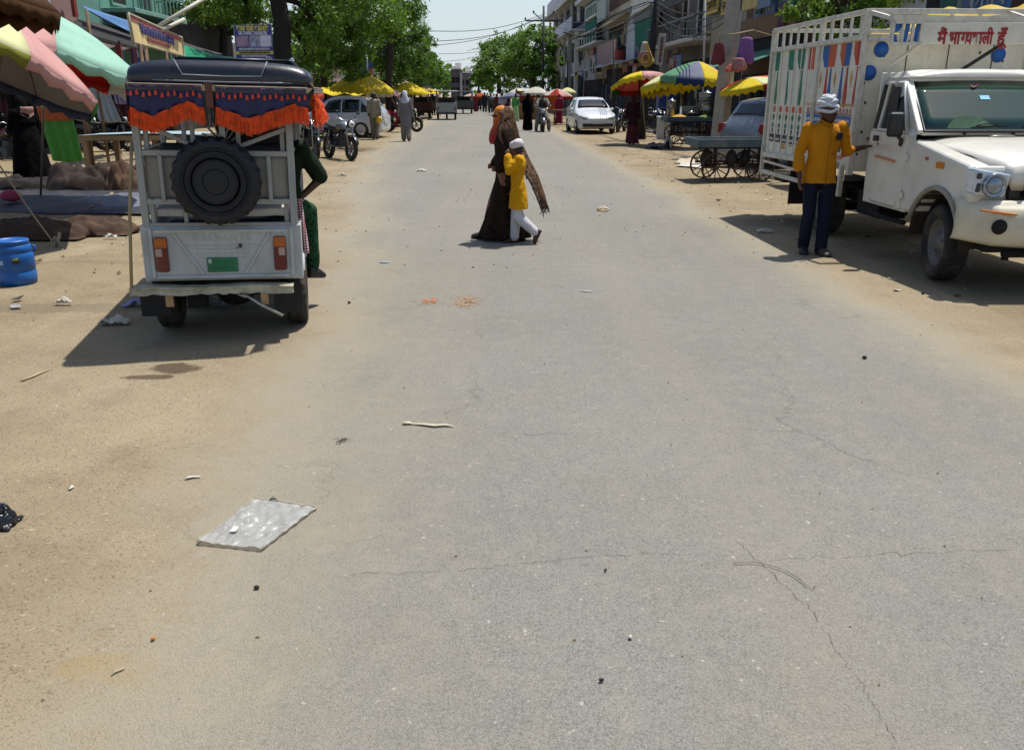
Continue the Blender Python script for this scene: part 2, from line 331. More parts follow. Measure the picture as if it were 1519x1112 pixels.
# ---------------------------------------------------------------- shared vehicle pieces
rubber=M('rubber','#1b1a19',.85,var=.25,vs=9,bump=.3,bs=50,dirt=.35,dcol='#8a785e'); rubber2=M('rubber_clean','#141518',.7,var=.2,bump=.25,bs=60,dirt=.12,dcol='#5c5448')
steel=M('steel','#8f9296',.35,.9,var=.2,vs=14,bump=.1,dirt=.2); chrome=M('chrome','#c8cacc',.12,1.,var=.08); dark=M('dark_metal','#17181a',.5,.3,var=.3,dirt=.2); blackp=M('black_plastic','#0d0e10',.45,var=.2,dirt=.15)
under=M('under','#0c0b0a',.9,var=.3); glass=glassm('glass')
def wheel(par,c,r,w,out=-1,rim=steel,tread=28,lug=.035,tyre=None,name='wheel',spokes=0,face=None,detail=40):
    e=MB(); n=detail if not tread else tread*4; pr=[(.60,.36),(.70,.47),(.80,.5),(.9,.49),(.965,.42),(1.,.33),(1.,.12),(.975,.09),(.975,-.09),(1.,-.12),(1.,-.33),(.965,-.42),(.9,-.49),(.8,-.5),(.70,-.47),(.60,-.36)]
    rings=[]
    for a,z in pr:
        ring=[]
        for k in range(n):
            q=a*r*(1-lug*(k%4>1)*(1 if a>.955 and tread and abs(z)>.1 else 0)); t=2*PI*(k+(.0 if z>0 else 1.2))/n
            ring.append((z*w*(1+(lug*2.2 if lug>.05 and k%4>1 and .77<a<.97 else 0)),q*math.cos(t),q*math.sin(t)))
        rings.append(ring)
    e.loft(rings,0,True,False); e.loft([rings[-1],rings[0]],0,True,False)
    o=e.build(name,tyre or rubber,par,loc=c)
    e=MB(); s=out*w; R_=r*.63
    if spokes:
        e.lathe([(R_,-w*.2),(R_,w*.2),(R_*.9,w*.2),(R_*.9,-w*.2),(R_,-w*.2)],32,axis='X',cap=False)
        for k in range(spokes):
            t=2*PI*k/spokes; e.bar((0,0,0),(0,R_*.92*math.cos(t),R_*.92*math.sin(t)),.012 if spokes>9 else r*.12,.012 if spokes>9 else .03)
        e.lathe([(r*.13,-w*.35),(r*.13,w*.35)],12,axis='X')
    else:
        pr=[(R_,-s*.25),(R_,s*.36),(R_*.93,s*.38),(R_*.88,s*.18),(R_*.7,s*.1),(R_*.55,s*.24),(R_*.34,s*.27),(R_*.3,s*.36),(R_*.12,s*.38),(.004,s*.38)]
        e.lathe(pr,32,axis='X',cap=False)
        for k in range(5): t=2*PI*k/5+.3; e.ell((s*.29,R_*.44*math.cos(t),R_*.44*math.sin(t)),r*.035,8,5)
    e.build('rim',rim,o)
    return o
# ---------------------------------------------------------------- passenger auto rickshaw, seen from behind
t=thing('auto_rickshaw','white passenger auto rickshaw seen from behind with orange fringe round its navy roof','auto rickshaw',(-2.04,6.15,0),R(12)); t.rotation_euler=(0,R(1.3),R(12))
AUTO=t
white=M('auto_white','#a9adaa',.5,var=.08,vs=3,dirt=.4,dcol='#8a7f6b',ds=5,bump=.06,bs=25,streak=.18); frm=M('auto_frame','#9a9c98',.5,.1,var=.18,vs=9,dirt=.42,dcol='#6b5f50',ds=9,streak=.2)
board=M('auto_board','#8f8b82',.8,var=.15,vs=6,dirt=.4,dcol='#5d5346',streak=.3)
e=MB()
# tub: sides, floor, rear skin with wheel arches
e.box((-.035,-.405,.61),(1.0,.03,.36)); e.box((-.035,.6,.44),(1.0,2.0,.04))
for s in (-1,1):
    x=-.035+s*.505; arch=[(-.42,.80),(-.42,.42),(-.32,.42)]+[(-.0+.33*math.cos(a),.29+.33*math.sin(a)) for a in [PI-.55-k*(PI-1.1)/9 for k in range(10)]]+[(.33,.42),(1.55,.42),(1.55,.80)]
    e.prism(arch,x-.015,x+.015,'X')
    e.tube([(x+s*.012,.33*math.cos(a),.29+.335*math.sin(a)) for a in [PI-.5-k*(PI-1.0)/12 for k in range(13)]],.018,6)
e.box((-.035,1.55,.62),(1.0,.03,.4))
e.build('body',white,t,bevel=.006)
e=MB(); yb=-.432                                            # tail gate with pressed frame
e.box((-.035,yb+.004,.61),(.93,.016,.33)); 
for a,b in (((-.47,.765),(.40,.765)),((-.47,.455),(.40,.455)),((-.49,.45),(-.49,.78)),((.42,.45),(.42,.78))): e.bar((a[0],yb-.008,a[1]),(b[0],yb-.008,b[1]),.022,.022)
e.bar((-.35,yb-.008,.755),(-.17,yb-.008,.47),.014,.018); e.bar((.28,yb-.008,.755),(.10,yb-.008,.47),.014,.018)
for i,z in enumerate((.665,.64,.61,.58,.55)): e.bar((-.27+.03*i,yb-.006,z),(.2-.03*i,yb-.006,z),.006,.010)
e.build('tailgate',white,t,bevel=.003)
text('C E L V A N T S','lettering',white,t,(-.035,yb-.006,.715),(PI/2,0,0),.055,.002)
amber=M('amber_lens','#a55413',.25,var=.15,vs=30,dirt=.2); red=M('red_lens','#5d0d12',.25,var=.15,vs=30,dirt=.2); clear=M('clear_lens','#a08a80',.2,var=.15)
for x in (-.43,.34):
    e=MB(); e.box((x,yb-.016,.61),(.085,.034,.235)); o=e.build('tail_lamp',red,t,bevel=.014,seg=3)
    e=MB(); e.box((x,yb-.022,.69),(.08,.032,.07)); e.build('amber_lens',amber,o,bevel=.01)
    e=MB(); e.box((x+(.014 if x<0 else .012)*(1 if x>0 else -1),yb-.03,.625),(.042,.016,.055)); e.build('reflector',clear,o,bevel=.004)
e=MB(); e.box((-.045,yb-.012,.535),(.20,.008,.10)); o=e.build('number_plate',M('plate_green','#04633c',.45,var=.15,vs=12,dirt=.12),t,bevel=.003)
e=MB(); rr=random.Random(12)
for r_ in (.553,.515):
    for i in range(6):
        x=-.105+i*.024; a=rr.uniform(-.004,.004); e.tube([(x+a,yb-.0165,r_+.012),(x-a,yb-.0165,r_),(x+.010,yb-.0165,r_-.012+a),(x+.012,yb-.0165,r_+.010)],.0018,4)
e.build('worn_lettering',M('plate_char','#0a7d51',.5,var=.2),o)
e=MB(); e.box((-.125,yb-.018,.562),(.022,.004,.03)); e.build('sticker',M('sticker','#9fb5a8',.5),o)
e=MB(); e.ell((.08,yb-.012,.665),(.012,.01,.014)); e.ell((.06,yb-.012,.648),(.005,.006,.005)); e.ell((.28,yb-.01,.745),(.006,.006,.006)); e.build('lock',dark,t)
# dented step bumper
def bump_(u,v):
    x=lerp(-.64,.42,u); n=noise.noise(V((x*5,1,0)))*.012+noise.noise(V((x*14,3,0)))*.008
    if v<.34: y=-.54+n*.6;z=.40+n*.4; d=lerp(.11,0,v/.34); return (x,y+d,z+.004*math.sin(x*9))
    k=(v-.34)/.66; return (x,-.54+n*.6+.012*math.sin(k*PI),.40-.04*k+n*.4-(.012*abs(math.sin(x*23+math.sin(x*9)*2))*k))
e=MB(); e.grid(bump_,60,10); e.build('bumper',M('bumper','#b3ad96',.42,.35,var=.3,vs=12,dirt=.6,dcol='#5a4d38',ds=11,bump=.2,bs=20),t,solid=.006)
for x in (-.40,.22): 
    e=MB(); e.box((x,-.50,.315),(.05,.03,.1)); e.build('bracket',M('bracket','#a5835a',.7,var=.2,dirt=.3),t,bevel=.004)
for x in (-.53,.37):
    e=MB(); e.box((x,-.30,.26),(.2,.015,.22),rot=(.08,0,0)); e.build('mudflap',rubber2,t,bevel=.004)
e=MB(); e.tube([(.05,-.45,.36),(.10,-.5,.33),(.2,-.55,.27),(.34,-.58,.2)],.011,6); e.tube([(.02,-.45,.37),(.05,-.47,.33),(.1,-.5,.32)],.01,6); e.build('tow_bar',M('bare_steel','#a3a39c',.35,.7,var=.2),t)
e=MB(); e.box((-.035,.8,.34),(.7,2.2,.1)); e.tube([(-.45,0,.29),(.42,0,.29)],.05,8); e.ell((-.02,0,.28),(.15,.13,.13)); e.box((-.25,-.28,.3),(.12,.16,.16)); e.build('chassis',under,t)
wheel(t,(-.48,0,.285),.285,.15,-1,steel,tread=24); wheel(t,(.42,0,.285),.285,.15,1,steel,tread=24); wheel(t,(-.035,2.05,.27),.27,.13,1,steel,tread=24)
# frame of square tube
e=MB(); pz=1.74
L,Rr=-.515,.445
for x in (L,Rr):
    e.bar((x,-.39,.78),(x,-.39,pz),.045); e.bar((x,.55,.8),(x,.55,pz),.035); e.bar((x,1.5,.8),(x,1.62,pz),.035)
    e.bar((x,-.39,1.27),(x,.55,1.27),.025); e.bar((x,-.39,pz),(x,2.2,pz),.035)
e.bar((L+.05,-.36,.8),(L+.05,-.36,1.7),.03); e.bar((Rr-.05,-.36,.8),(Rr-.05,-.36,1.7),.03)
e.bar((-.1,1.5,.8),(-.1,1.55,pz),.035)
for z in (1.27,.955): e.bar((L,-.39,z),(Rr,-.39,z),.035)
e.bar((L,-.39,.80),(Rr,-.39,.80),.03); e.bar((L,-.39,pz),(Rr,-.39,pz),.04)
e.bar((L,-.385,1.62),(-.17,-.385,1.50),.028); e.bar((L,-.385,1.47),(-.2,-.385,1.33),.028); e.bar((Rr,-.385,1.44),(.08,-.385,1.30),.028); e.bar((.4,-.385,1.55),(.05,-.385,1.43),.028)
for x in (-.17,.115): e.bar((x,-.395,1.25),(x,-.395,1.72),.028)
for x in (-.385,.30): e.bar((x,-.405,.96),(x,-.405,1.26),.026)
e.bar((-.26,-.38,.8),(-.26,-.38,.96),.026); e.bar((-.47,-.38,.8),(-.47,-.38,.96),.026)
e.build('frame',frm,t,bevel=.004)
for x0,x1 in ((-.49,-.23),(.2,.42)):
    e=MB(); e.grid(lambda u,v: (lerp(x0,x1,u),-.372+.006*noise.noise(V((u*3,v*3,x0*9))),lerp(.975,1.25,v)),8,8); e.build('back_panel',board,t,solid=.012)
# cushions, seats and the dark inside
e=MB(); e.grid(lambda u,v:(lerp(-.45,.40,u),lerp(-.37,-.1,v),.875+.02*math.sin(PI*v)+.012*noise.noise(V((u*5,v*3,5)))),20,6); e.build('parcel_shelf',M('shelf_cloth','#aaa79f',.9,var=.18,vs=8,dirt=.4,dcol='#4c443a',bump=.3,bs=14),t,solid=.055,bevel=.01)
e=MB(); e.box((-.035,.25,.62),(.86,.32,.3)); e.box((-.035,.06,1.06),(.86,.06,.5)); e.box((.2,1.0,.7),(.4,.36,.3)); e.build('bench',M('seat_vinyl','#1c1c1f',.6,var=.2,vs=5),t,bevel=.03)
e=MB(); e.box((.17,.12,1.32),(.5,.05,.62)); e.build('seat_back',M('seat_black','#0f0f11',.6,var=.2),t,bevel=.02)
e=MB()
for k in range(7):
    a=lerp(-1.1,1.1,k/6); e.bar((-.03,.02,1.3),(-.03+.15*math.sin(a),.03,1.3+.17*math.cos(a)),.045,.008)
e.build('silver_fan_trim',M('fan_trim','#a8a69c',.3,.7,var=.25,vs=20),t,bevel=.003)
e=MB(); e.grid(lambda u,v:(lerp(-.53,.46,u),1.78+.02*v,lerp(.8,1.28,v)),4,4); e.build('dashboard',M('dash','#26262a',.6),t,solid=.03)
# spare wheel
o=wheel(t,(-.03,-.50,1.10),.285,.15,-1,M('spare_rim','#131316',.7,var=.2,dirt=.1),tread=22,lug=.075,tyre=rubber2,name='spare_wheel'); o.rotation_euler=(0,0,PI/2)
e=MB(); 
e.lathe([(.25,.01),(.225,-.014),(.20,-.002),(.18,-.018),(.15,-.006),(.12,-.02),(.08,-.008),(.05,-.018),(.004,-.014)],40,(-.066,0,0),'X')
for k in range(3): e.lathe([(.13+.035*k,.005),(.137+.035*k,-.012),(.144+.035*k,.005)],36,(-.08,0,0),'X')
e.build('sidewall_rings',rubber2,o)
# roof: padded navy vinyl
navy=M('navy_vinyl','#10141f',.32,var=.25,vs=4,dirt=.18,dcol='#5a5a5c',coat=.15,bump=.08,bs=12)
RX=.045
def roofring(y,z0,k,wd):
    r=[]
    for i in range(25):
        a=PI*i/24; x=-math.cos(a); r.append((RX+wd*math.copysign(abs(x)**.55,x),y,z0+k*math.sin(a)**.5))
    return r+[(RX+wd*.98,y,z0-.02),(RX-wd*.98,y,z0-.02)]
e=MB(); e.loft([roofring(-.56,1.725,.03,.50),roofring(-.555,1.72,.08,.545),roofring(-.50,1.72,.125,.555),roofring(.3,1.72,.145,.56),roofring(1.4,1.72,.145,.56),roofring(2.2,1.71,.12,.54),roofring(2.45,1.68,.05,.5)],0,True)
ro=e.build('roof',navy,t)
e=MB()
for y in (-.54,): e.tube([(-.49,y+.0,1.722),(-.22,y-.03,1.718),(.08,y-.03,1.716),(.38,y-.03,1.718),(.59,y,1.722)],.006,6)
e.tube([(-.22,-.545,1.845),(-.19,-.573,1.79),(-.17,-.576,1.755),(.08,-.578,1.75),(.30,-.577,1.755),(.32,-.572,1.8),(.34,-.545,1.845)],.004,5); e.build('roof_piping',M('piping','#6d7176',.4,var=.2),ro)
e=MB()
for x in (-.36,.46): e.tube([(x,.5,1.84),(x,.5,1.885),(x,2.2,1.885),(x,2.2,1.84)],.014,6)
for y in (.5,.95,1.4,1.85,2.2): e.tube([(-.36,y,1.885),(.46,y,1.885)],.012,6)
e.build('roof_rack',M('rack','#202327',.35,.6,var=.2),t)
e=MB(); e.tube([(.46,.48,1.89),(.46,.6,1.89)],.02,8); e.build('rack_cap',chrome,t)
# valance: navy cloth with zigzag hem, long orange fringe, small tassels under a knotted net
fr=M('fringe','#ea5408',.7,var=.35,vs=28,trans=.3); nv=M('valance','#0c1046',.55,var=.35,vs=7,bump=.25,bs=14); tas=M('tassel','#c2452e',.8,var=.3)
def hem(x0,x1,u):                          # zigzag depth
    z=(u*1.0*ZP)%1; return lerp(.115,.205,abs(2*z-1)) 
def valance(path,zp,phase,top=1.70,seed=0,name='valance'):
    # path(u)->(x,y) along the cloth
    def hm(u): q=(u*zp+phase)%1; return .105+.095*abs(2*q-1)
    e=MB(); e.grid(lambda u,v:(path(u)[0],path(u)[1]+.012*math.sin(u*31+seed)*v,top-v*hm(u)),64,5); c=e.build(name,nv,t,solid=.004)
    e=MB(); rr=random.Random(seed); n=260
    for i in range(n):
        u=(i+rr.random()*.8)/n; x,y=path(u); x2,y2=path(min(1,u+.007)); z=top-hm(u); l=.105*rr.uniform(.82,1.06); dx=rr.uniform(-.012,.012); b=rr.uniform(-.012,.010); o_=.006*rr.random()+.004
        e.add([(x,y-o_,z+.006),(x2,y2-o_,z+.006),(x2+dx,y2-o_+b,z-l),(x+dx,y-o_+b,z-l)],[(0,1,2,3)],0)
        e.add([(x,y+.003,z+.004),(x2,y2+.003,z+.004),(x2-dx,y2+.003+b*.5,z-l*.97),(x-dx,y+.003+b*.5,z-l*.97)],[(0,1,2,3)],0)
    e.build('fringe',fr,c,fixn=False)
    e=MB(); nt_=int(abs(path(1)[0]-path(0)[0])/.034+abs(path(1)[1]-path(0)[1])/.05)
    for i in range(nt_):
        u=(i+.5)/nt_; x,y=path(u); z=top-.045+.008*math.sin(i*2.1); e.lathe([(.002,.0),(.006,-.006),(.011,-.03),(.001,-.032)],6,(x,y-.018,z))
    e.build('tassels',tas,c)
    e=MB()
    for s_ in (0,1): e.tube([(path(i/40)[0],path(i/40)[1]-.016,top-.022+.018*math.cos(i*PI*1.0+s_*PI)) for i in range(41)],.0028,4)
    e.tube([(path(i/20)[0],path(i/20)[1]-.015,top-.004) for i in range(21)],.004,4); e.build('knotted_net',M('net_cord','#8b7a6a',.8),c)
valance(lambda u:(lerp(-.50,-.06,u),-.575-.01*math.sin(u*PI)),1.0,-.28,1.70,1); valance(lambda u:(lerp(.01,.58,u),-.575-.01*math.sin(u*PI)),1.0,-.35,1.695,2)
valance(lambda u:(.62+.03*math.sin(u*9)+.03*u,lerp(-.53,1.9,u)),4,.2,1.70,3); valance(lambda u:(-.52+.02*math.sin(u*9),lerp(-.53,1.9,u)),4,.2,1.70,4)
e=MB(); e.box((-.025,-.565,1.635),(.045,.012,.15)); e.build('red_strap',M('strap','#5d342a',.7,var=.2),t,bevel=.003)
# crumpled corner of the fringe blown outwards at the right rear
e=MB(); rr=random.Random(5)
for i in range(240):
    a=rr.random(); y=lerp(-.54,-.1,a); z=1.66-rr.random()*.1; x=.60+.03*rr.random()+.05*(1.7-z)*6*rr.random(); l=rr.uniform(.05,.11); dx=rr.uniform(-.02,.05)
    e.add([(x,y,z),(x+.008,y+.006,z),(x+.008+dx,y+.006,z-l),(x+dx,y,z-l)],[(0,1,2,3)])
e.build('loose_fringe',fr,t,fixn=False)
e=MB(); e.tube([(-.63,-.52,.38),(-.60,-.44,.9),(-.545,-.40,1.35)],.012,6); e.build('bamboo_strut',M('bamboo','#94835f',.7,var=.25,vs=10),t)
# ---------------------------------------------------------------- pickup truck with a painted high body
t=thing('pickup_truck','white pickup truck facing the camera with a painted high cargo body','truck',(4.629,7.771,0),R(2.2))
TRUCK=t
tw=M('truck_white','#c9c6ba',.32,var=.07,vs=2.5,dirt=.30,dcol='#9a8d72',ds=6,coat=.35); bw=M('body_white','#cfcab8',.6,var=.10,vs=5,dirt=.26,dcol='#7d725c',ds=14,streak=.22,bump=.12,bs=14)
blk=M('tr_black','#0c0c0d',.5,var=.2); hub=M('truck_rim','#6a6966',.5,.4,var=.25,dirt=.5,dcol='#4f473c',ds=9)
# --- cab: rings are (y, list of x,z of the half section) mirrored
def half(l): return [(-x,z) for x,z in l]+[(x,z) for x,z in reversed(l)]
def rings(st): return [[(x,y+o,z) for (x,z),o in zip(half(l),[q for q in off]+[q for q in reversed(off)])] for y,l,off in st]
e=MB(); Z=[0]*7
# cab shell behind the windscreen (slightly tumble-home sides, A pillars lean back)
def cabsec(y,zb,bx,zroof,tx,lean=0): 
    return (y,[(bx,zb),(bx+.01,(zb+1.27)/2),(bx,1.27),(bx-.03,1.32),(tx,zroof-.10),(tx-.05,zroof-.015),(tx-.2,zroof)],[0,0,0,0,lean,lean+.01,lean+.02])
e.loft(rings([cabsec(.56,.56,.77,1.80,.70,.46),cabsec(.60,.54,.775,1.82,.705,.44),cabsec(1.05,.54,.78,1.87,.71,.1),cabsec(1.5,.54,.78,1.86,.70,-.04),cabsec(1.53,.56,.76,1.82,.68,-.05)]),0,False,False)
for s in (-1,1): e.bar((s*.735,.555,1.29),(s*.685,1.03,1.74),.075,.06)
e.box((0,1.5,1.2),(1.5,.02,1.3)); e.box((0,1.08,1.775),(1.36,.14,.04)); e.box((0,.575,1.29),(1.45,.05,.05))
cabo=e.build('cab',tw,t,bevel=.02,seg=2)
# roof skin with a front visor lip
e=MB(); e.loft([[(x*.66*k,y,1.80+.075*(1-abs(x)**3)*h) for x in [i/8-1 for i in range(17)]]+[(.66*k,y,1.79),(-.66*k,y,1.79)] for y,k,h in ((.98,1.0,.25),(1.0,1.04,.7),(1.12,1.07,1.),(1.35,1.07,1.05),(1.48,1.03,.9),(1.52,.98,.4))],0,True); e.build('roof',tw,cabo)
# bonnet
def hood(y,z,wd,cr): return [(wd*x,y,z-cr*abs(x)**4.5) for x in [i/10-1 for i in range(21)]]+[(wd,y,z-cr-.10),(-wd,y,z-cr-.10)]
e=MB(); e.loft([hood(-.62,1.03,.50,.05),hood(-.60,1.09,.53,.045),hood(-.50,1.13,.55,.04),hood(-.1,1.19,.60,.05),hood(.3,1.235,.655,.055),hood(.58,1.27,.69,.055)],0,True)
e.build('bonnet',tw,t)
# bonnet-edge shadow gap comes from the separate fender below
for s in (-1,1):
    nm='fender'; x=s*.78; a0=.40
    arch=[(.0+.44*math.cos(a),.36+.47*math.sin(a)) for a in [PI*k/14 for k in range(15)]]          # wheel opening
    out=[(-.44,.50)]; 
    poly=[(.62,.54)]+[(p[0]-.0,p[1]) for p in arch if p[1]>.53]+[(-.47,.62),(-.50,1.03),(-.42,1.075),(.60,1.235)]
    e=MB(); n=len(poly)
    ins=.0
    e.add([(s*.785,y,z) for y,z in poly]+[(s*.60,y,z) for y,z in poly],[tuple(range(n)),tuple(range(2*n-1,n-1,-1))]+[(i,(i+1)%n,n+(i+1)%n,n+i) for i in range(n)])
    e.build(nm,tw,t,bevel=.035,seg=3)
    e=MB(); e.tube([(s*.79,.455*math.cos(a),.36+.475*math.sin(a)) for a in [.35+(PI-.55)*k/16 for k in range(17)]],.028,8,sq=.8); e.build('wheel_arch_lip',M('arch_lip','#8d8779',.6,var=.2,dirt=.4,dcol='#463c30'),t)
    e=MB()
    for k in range(12):
        a,b=PI*k/12,PI*(k+1)/12; e.add([(s*.77,.45*math.cos(q),.36+.47*math.sin(q)) for q in (a,b)]+[(s*.45,.45*math.cos(q),.36+.47*math.sin(q)) for q in (b,a)],[(0,1,2,3)],0)
    e.build('wheel_well',M('wheel_well','#2a241d',.95,var=.3,dirt=.5,dcol='#54473a'),t,solid=.01)
for s in (-1,1):
    e=MB(); e.tube([(s*.515,-.60,1.035),(s*.60,-.1,1.125),(s*.665,.3,1.175),(s*.70,.56,1.21)],.006,5); e.build('bonnet_gap',M('seam_dark','#2a2722',.8),t)
# nose: lamps, grille, bumper
e=MB(); e.box((0,-.51,.92),(1.6,.1,.3)); e.build('nose_panel',tw,t,bevel=.03)
for s in (-1,1):
    e=MB(); e.prism([(s*.83,1.06),(s*.52,1.01),(s*.55,.82),(s*.80,.84)],-.625,-.46,'Y'); o=e.build('headlamp',M('lamp_shell','#b9c3cc',.12,.2,var=.12,vs=20,coat=.8,dirt=.1),t,bevel=.02,seg=3)
    e=MB(); e.lathe([(.098,.02),(.098,-.018),(.086,-.026),(.07,-.006),(.03,.01),(.003,.012)],24,(s*.665,-.635,.925),'Y',cap=False); e.build('reflector_bowl',M('reflector_bowl','#8f98a2',.1,.85,var=.1),o)
    e=MB(); e.ell((s*.665,-.635,.925),(.075,.035,.075),20,10); e.build('bulb_glass',M('bulb_glass','#7d8894',.05,.3,coat=.6,var=.3,vs=18),o)
    e=MB(); e.box((s*.795,-.615,1.0),(.04,.05,.05)); e.box((s*.79,-.615,.905),(.03,.05,.075)); e.build('lamp_divider',M('lamp_dark','#3a4048',.2,.4),o,bevel=.01)
    # side marker + indicator
    e=MB(); e.box((s*.789,.02,1.035),(.014,.13,.055)); e.build('side_marker',M('amber','#c06f0c',.3,var=.12,vs=25),t,bevel=.004)
    e=MB(); e.box((s*.789,.27,1.075),(.014,.055,.03)); e.build('side_repeater',M('amber2','#a6481c',.3),t,bevel=.008)
    e=MB(); e.bar((s*.785,1.30,1.03),(s*.785,.86,1.005),.016,.06,0,V((1,0,0))); e.build('reflective_strip',M('amber','#c06f0c'),t)
e=MB(); e.prism([(-.53,1.04),(.53,1.04),(.50,.80),(-.50,.80)],-.60,-.54,'Y'); o=e.build('grille',blk,t,bevel=.01)
e=MB()
for i in range(7): e.bar((-.38+.127*i,-.612,.82),(-.39+.13*i,-.612,1.01),.045,.03)
e.build('grille_bars',M('grille_bar','#17181a',.3,.4),o,bevel=.008)
# bumper: wrapped, dented
def bmp(u,v):
    a=lerp(-1,1,u); x=a*.83; y=-.70-.05*(1-a*a)+ (.30*max(0,abs(a)-.80)/.2)**1.0*(1 if abs(a)>.8 else 0)
    z=lerp(.42,.80,v)+.05*abs(a)**2*(1-v)*.8; bul=.055*math.sin(PI*min(1,v*1.05))**.6
    d=.012*noise.noise(V((a*3,v*2,4)))+.02*math.exp(-((a+.55)/.2)**2)*math.exp(-((v-.95)/.15)**2)
    step=.06*sm01((v-.86)/.05)
    return (x*(1+.015*math.sin(PI*v)),y-bul+d+step,z)
e=MB(); e.grid(bmp,48,14); bo=e.build('bumper',M('bumper_cream','#c3bda6',.45,var=.1,vs=4,dirt=.3,dcol='#8d7f63',ds=7,bump=.08,bs=9),t,solid=.02)
for s in (-1,1):
    e=MB(); e.tube([(s*.655+.001,-.79,.605),(s*.655,-.797,.605)],.062,20,sq=1.); e.build('fog_lamp_hole',M('hole','#14110e',.9),bo)
    e=MB(); e.bar((s*.80,-.735,.735),(s*.53,-.80,.705),.014,.055,0,V((0,1,0))); e.build('bumper_indicator',M('amber','#c06f0c'),bo,bevel=.004)
e=MB(); e.box((.0,-.80,.58),(.5,.02,.11)); o=e.build('number_plate',M('plate_yellow','#c79a1e',.4,var=.1,dirt=.15),t,bevel=.004)
e=MB(); e.box((0,-.58,.42),(1.3,.16,.1)); e.tube([(-.5,-.66,.36),(.5,-.66,.36)],.035,8); e.tube([(-.45,-.62,.30),(-.45,-.62,.40)],.03,8); e.build('cross_member',under,t)
# windscreen, wipers, stickers
def wsp(x,v,o=0.): return V((x*lerp(.70,.655,v), .552+.50*v-o*.66-.035*(1-x*x), 1.305+.445*v+o*.75))
e=MB(); e.grid(lambda u,v: wsp(2*u-1,v,.018),12,4); ws=e.build('windscreen',glassm('windscreen','#123026',.05),t,solid=.006)
e=MB(); pts=[wsp(a,b,.02) for a,b in [(-1.02,-.03),(-1.02,.5),(-1.02,1.03),(-.5,1.04),(0,1.04),(.5,1.04),(1.02,1.03),(1.02,.5),(1.02,-.03),(.5,-.03),(0,-.03),(-.5,-.03)]]; e.tube(pts,.014,6,closed=True); e.build('rubber_seal',blk,ws)
e=MB(); e.grid(lambda u,v: wsp(lerp(-.72,-.05,u),lerp(.02,.02+.26*math.sin(PI*u)**.7,v),.024),16,5); e.build('dash_cloth',M('dash_cloth','#123b22',.9,var=.4,vs=8),ws)
e=MB(); e.grid(lambda u,v: wsp(lerp(-.10,.04,u),lerp(.60,.68,v),.026),3,2); e.build('permit_sticker',M('permit','#5da9c9',.4,var=.3,vs=40),ws)
e=MB(); e.tube([wsp(a,b,.028) for a,b in [(-.17,.90),(-.14,.84),(-.1,.86),(-.03,.92)]],[.006,.012,.009,.002],6,sq=.5); e.build('red_tick_sticker',M('tick','#8c1030',.5),ws)
for x0,x1 in ((-.47,.02),(.25,.8)):
    e=MB(); e.tube([(x0*.66-.02,.55,1.285),(x0*.66,.545,1.31)],.022,8); e.tube([(x0*.66,.545,1.31),wsp(lerp(x0,x1,.5),.10,.045),wsp(x1,.06,.03)],[.008,.007,.005],6); e.bar(wsp(lerp(x0,x1,.15),.03,.028),wsp(x1+.1,.07,.028),.012,.012); e.build('wiper',blk,t)
e=MB(); e.tube([(.0+.12*math.cos(a),.46-.03*math.sin(a),1.262+.008*math.sin(a)) for a in [k*2*PI/14 for k in range(14)]],.006,5,closed=True); e.build('bonnet_emblem',M('emblem','#9b9a92',.3,.6),t)
# doors
for s in (-1,1):
    x=s*.786
    e=MB(); e.prism([(.66,.56),(1.485,.545),(1.50,1.27),(.70,1.27)],x-s*.012,x+s*.006,'X'); d=e.build('door',tw,t,bevel=.012)
    fx=lambda z:s*(.752-(z-1.32)*.125)
    def wq(y,z,o=0): return (fx(z)+s*(.02+o),y,z)
    fr_=[(.74,1.29),(1.35,1.29),(1.325,1.745),(1.02,1.745)]
    e=MB(); e.tube([wq(*p) for p in fr_],.022,6,closed=True); e.build('window_frame',tw,d)
    e=MB(); e.add([wq(*p,-.012) for p in [(.79,1.30),(1.32,1.30),(1.30,1.735),(1.04,1.735)]]+[wq(*p,-.04) for p in [(.79,1.30),(1.32,1.30),(1.30,1.735),(1.04,1.735)]],[(0,1,2,3),(7,6,5,4),(0,1,5,4),(1,2,6,5),(2,3,7,6),(3,0,4,7)]); g=e.build('window',M('cab_dark','#070708',.5),d)
    e=MB(); e.box((fx(1.52)+s*.014,1.16,1.56),(.01,.17,.30)); e.build('headrest',M('headrest','#332f2b',.8,var=.2),g,bevel=.05,seg=3)
    e=MB(); e.add([wq(*p,.002) for p in [(1.40,1.30),(1.475,1.30),(1.455,1.73),(1.385,1.73)]],[(0,1,2,3)]); e.build('quarter_window',glassm('glass2','#050606'),t,solid=.008)
    e=MB(); e.box((x+s*.012,1.335,1.205),(.03,.1,.055)); e.ell((x+s*.015,1.28,1.15),(.008,.01,.01)); e.build('handle',blk,d,bevel=.006)
    for z in (1.06,.70):
        e=MB(); e.box((x+s*.008,.655,z),(.02,.07,.06)); e.box((x+s*.016,.655,z+.0),(.014,.02,.09)); e.build('hinge',tw,d,bevel=.004)
    e=MB(); e.tube([(x+s*.004,.75,.63),(x+s*.004,.75,.585),(x+s*.004,.80,.575),(x+s*.004,1.30,.575),(x+s*.004,1.33,.60)],.005,5); e.build('door_crease',M('crease','#5d574c',.6),d)
    mm=MB(); mm.tube([(x,.80,1.17),(x+s*.03,.76,1.22),(x+s*.10,.74,1.27),(x+s*.12,.74,1.30)],[.03,.02,.014,.012],6); mm.build('mirror_arm',M('mirror_arm','#3a2c25',.7,var=.3),d)
    mm=MB(); mm.box((s*.905,.73,1.36),(.15,.07,.23)); mm.build('mirror',blackp,d,bevel=.03,seg=3)
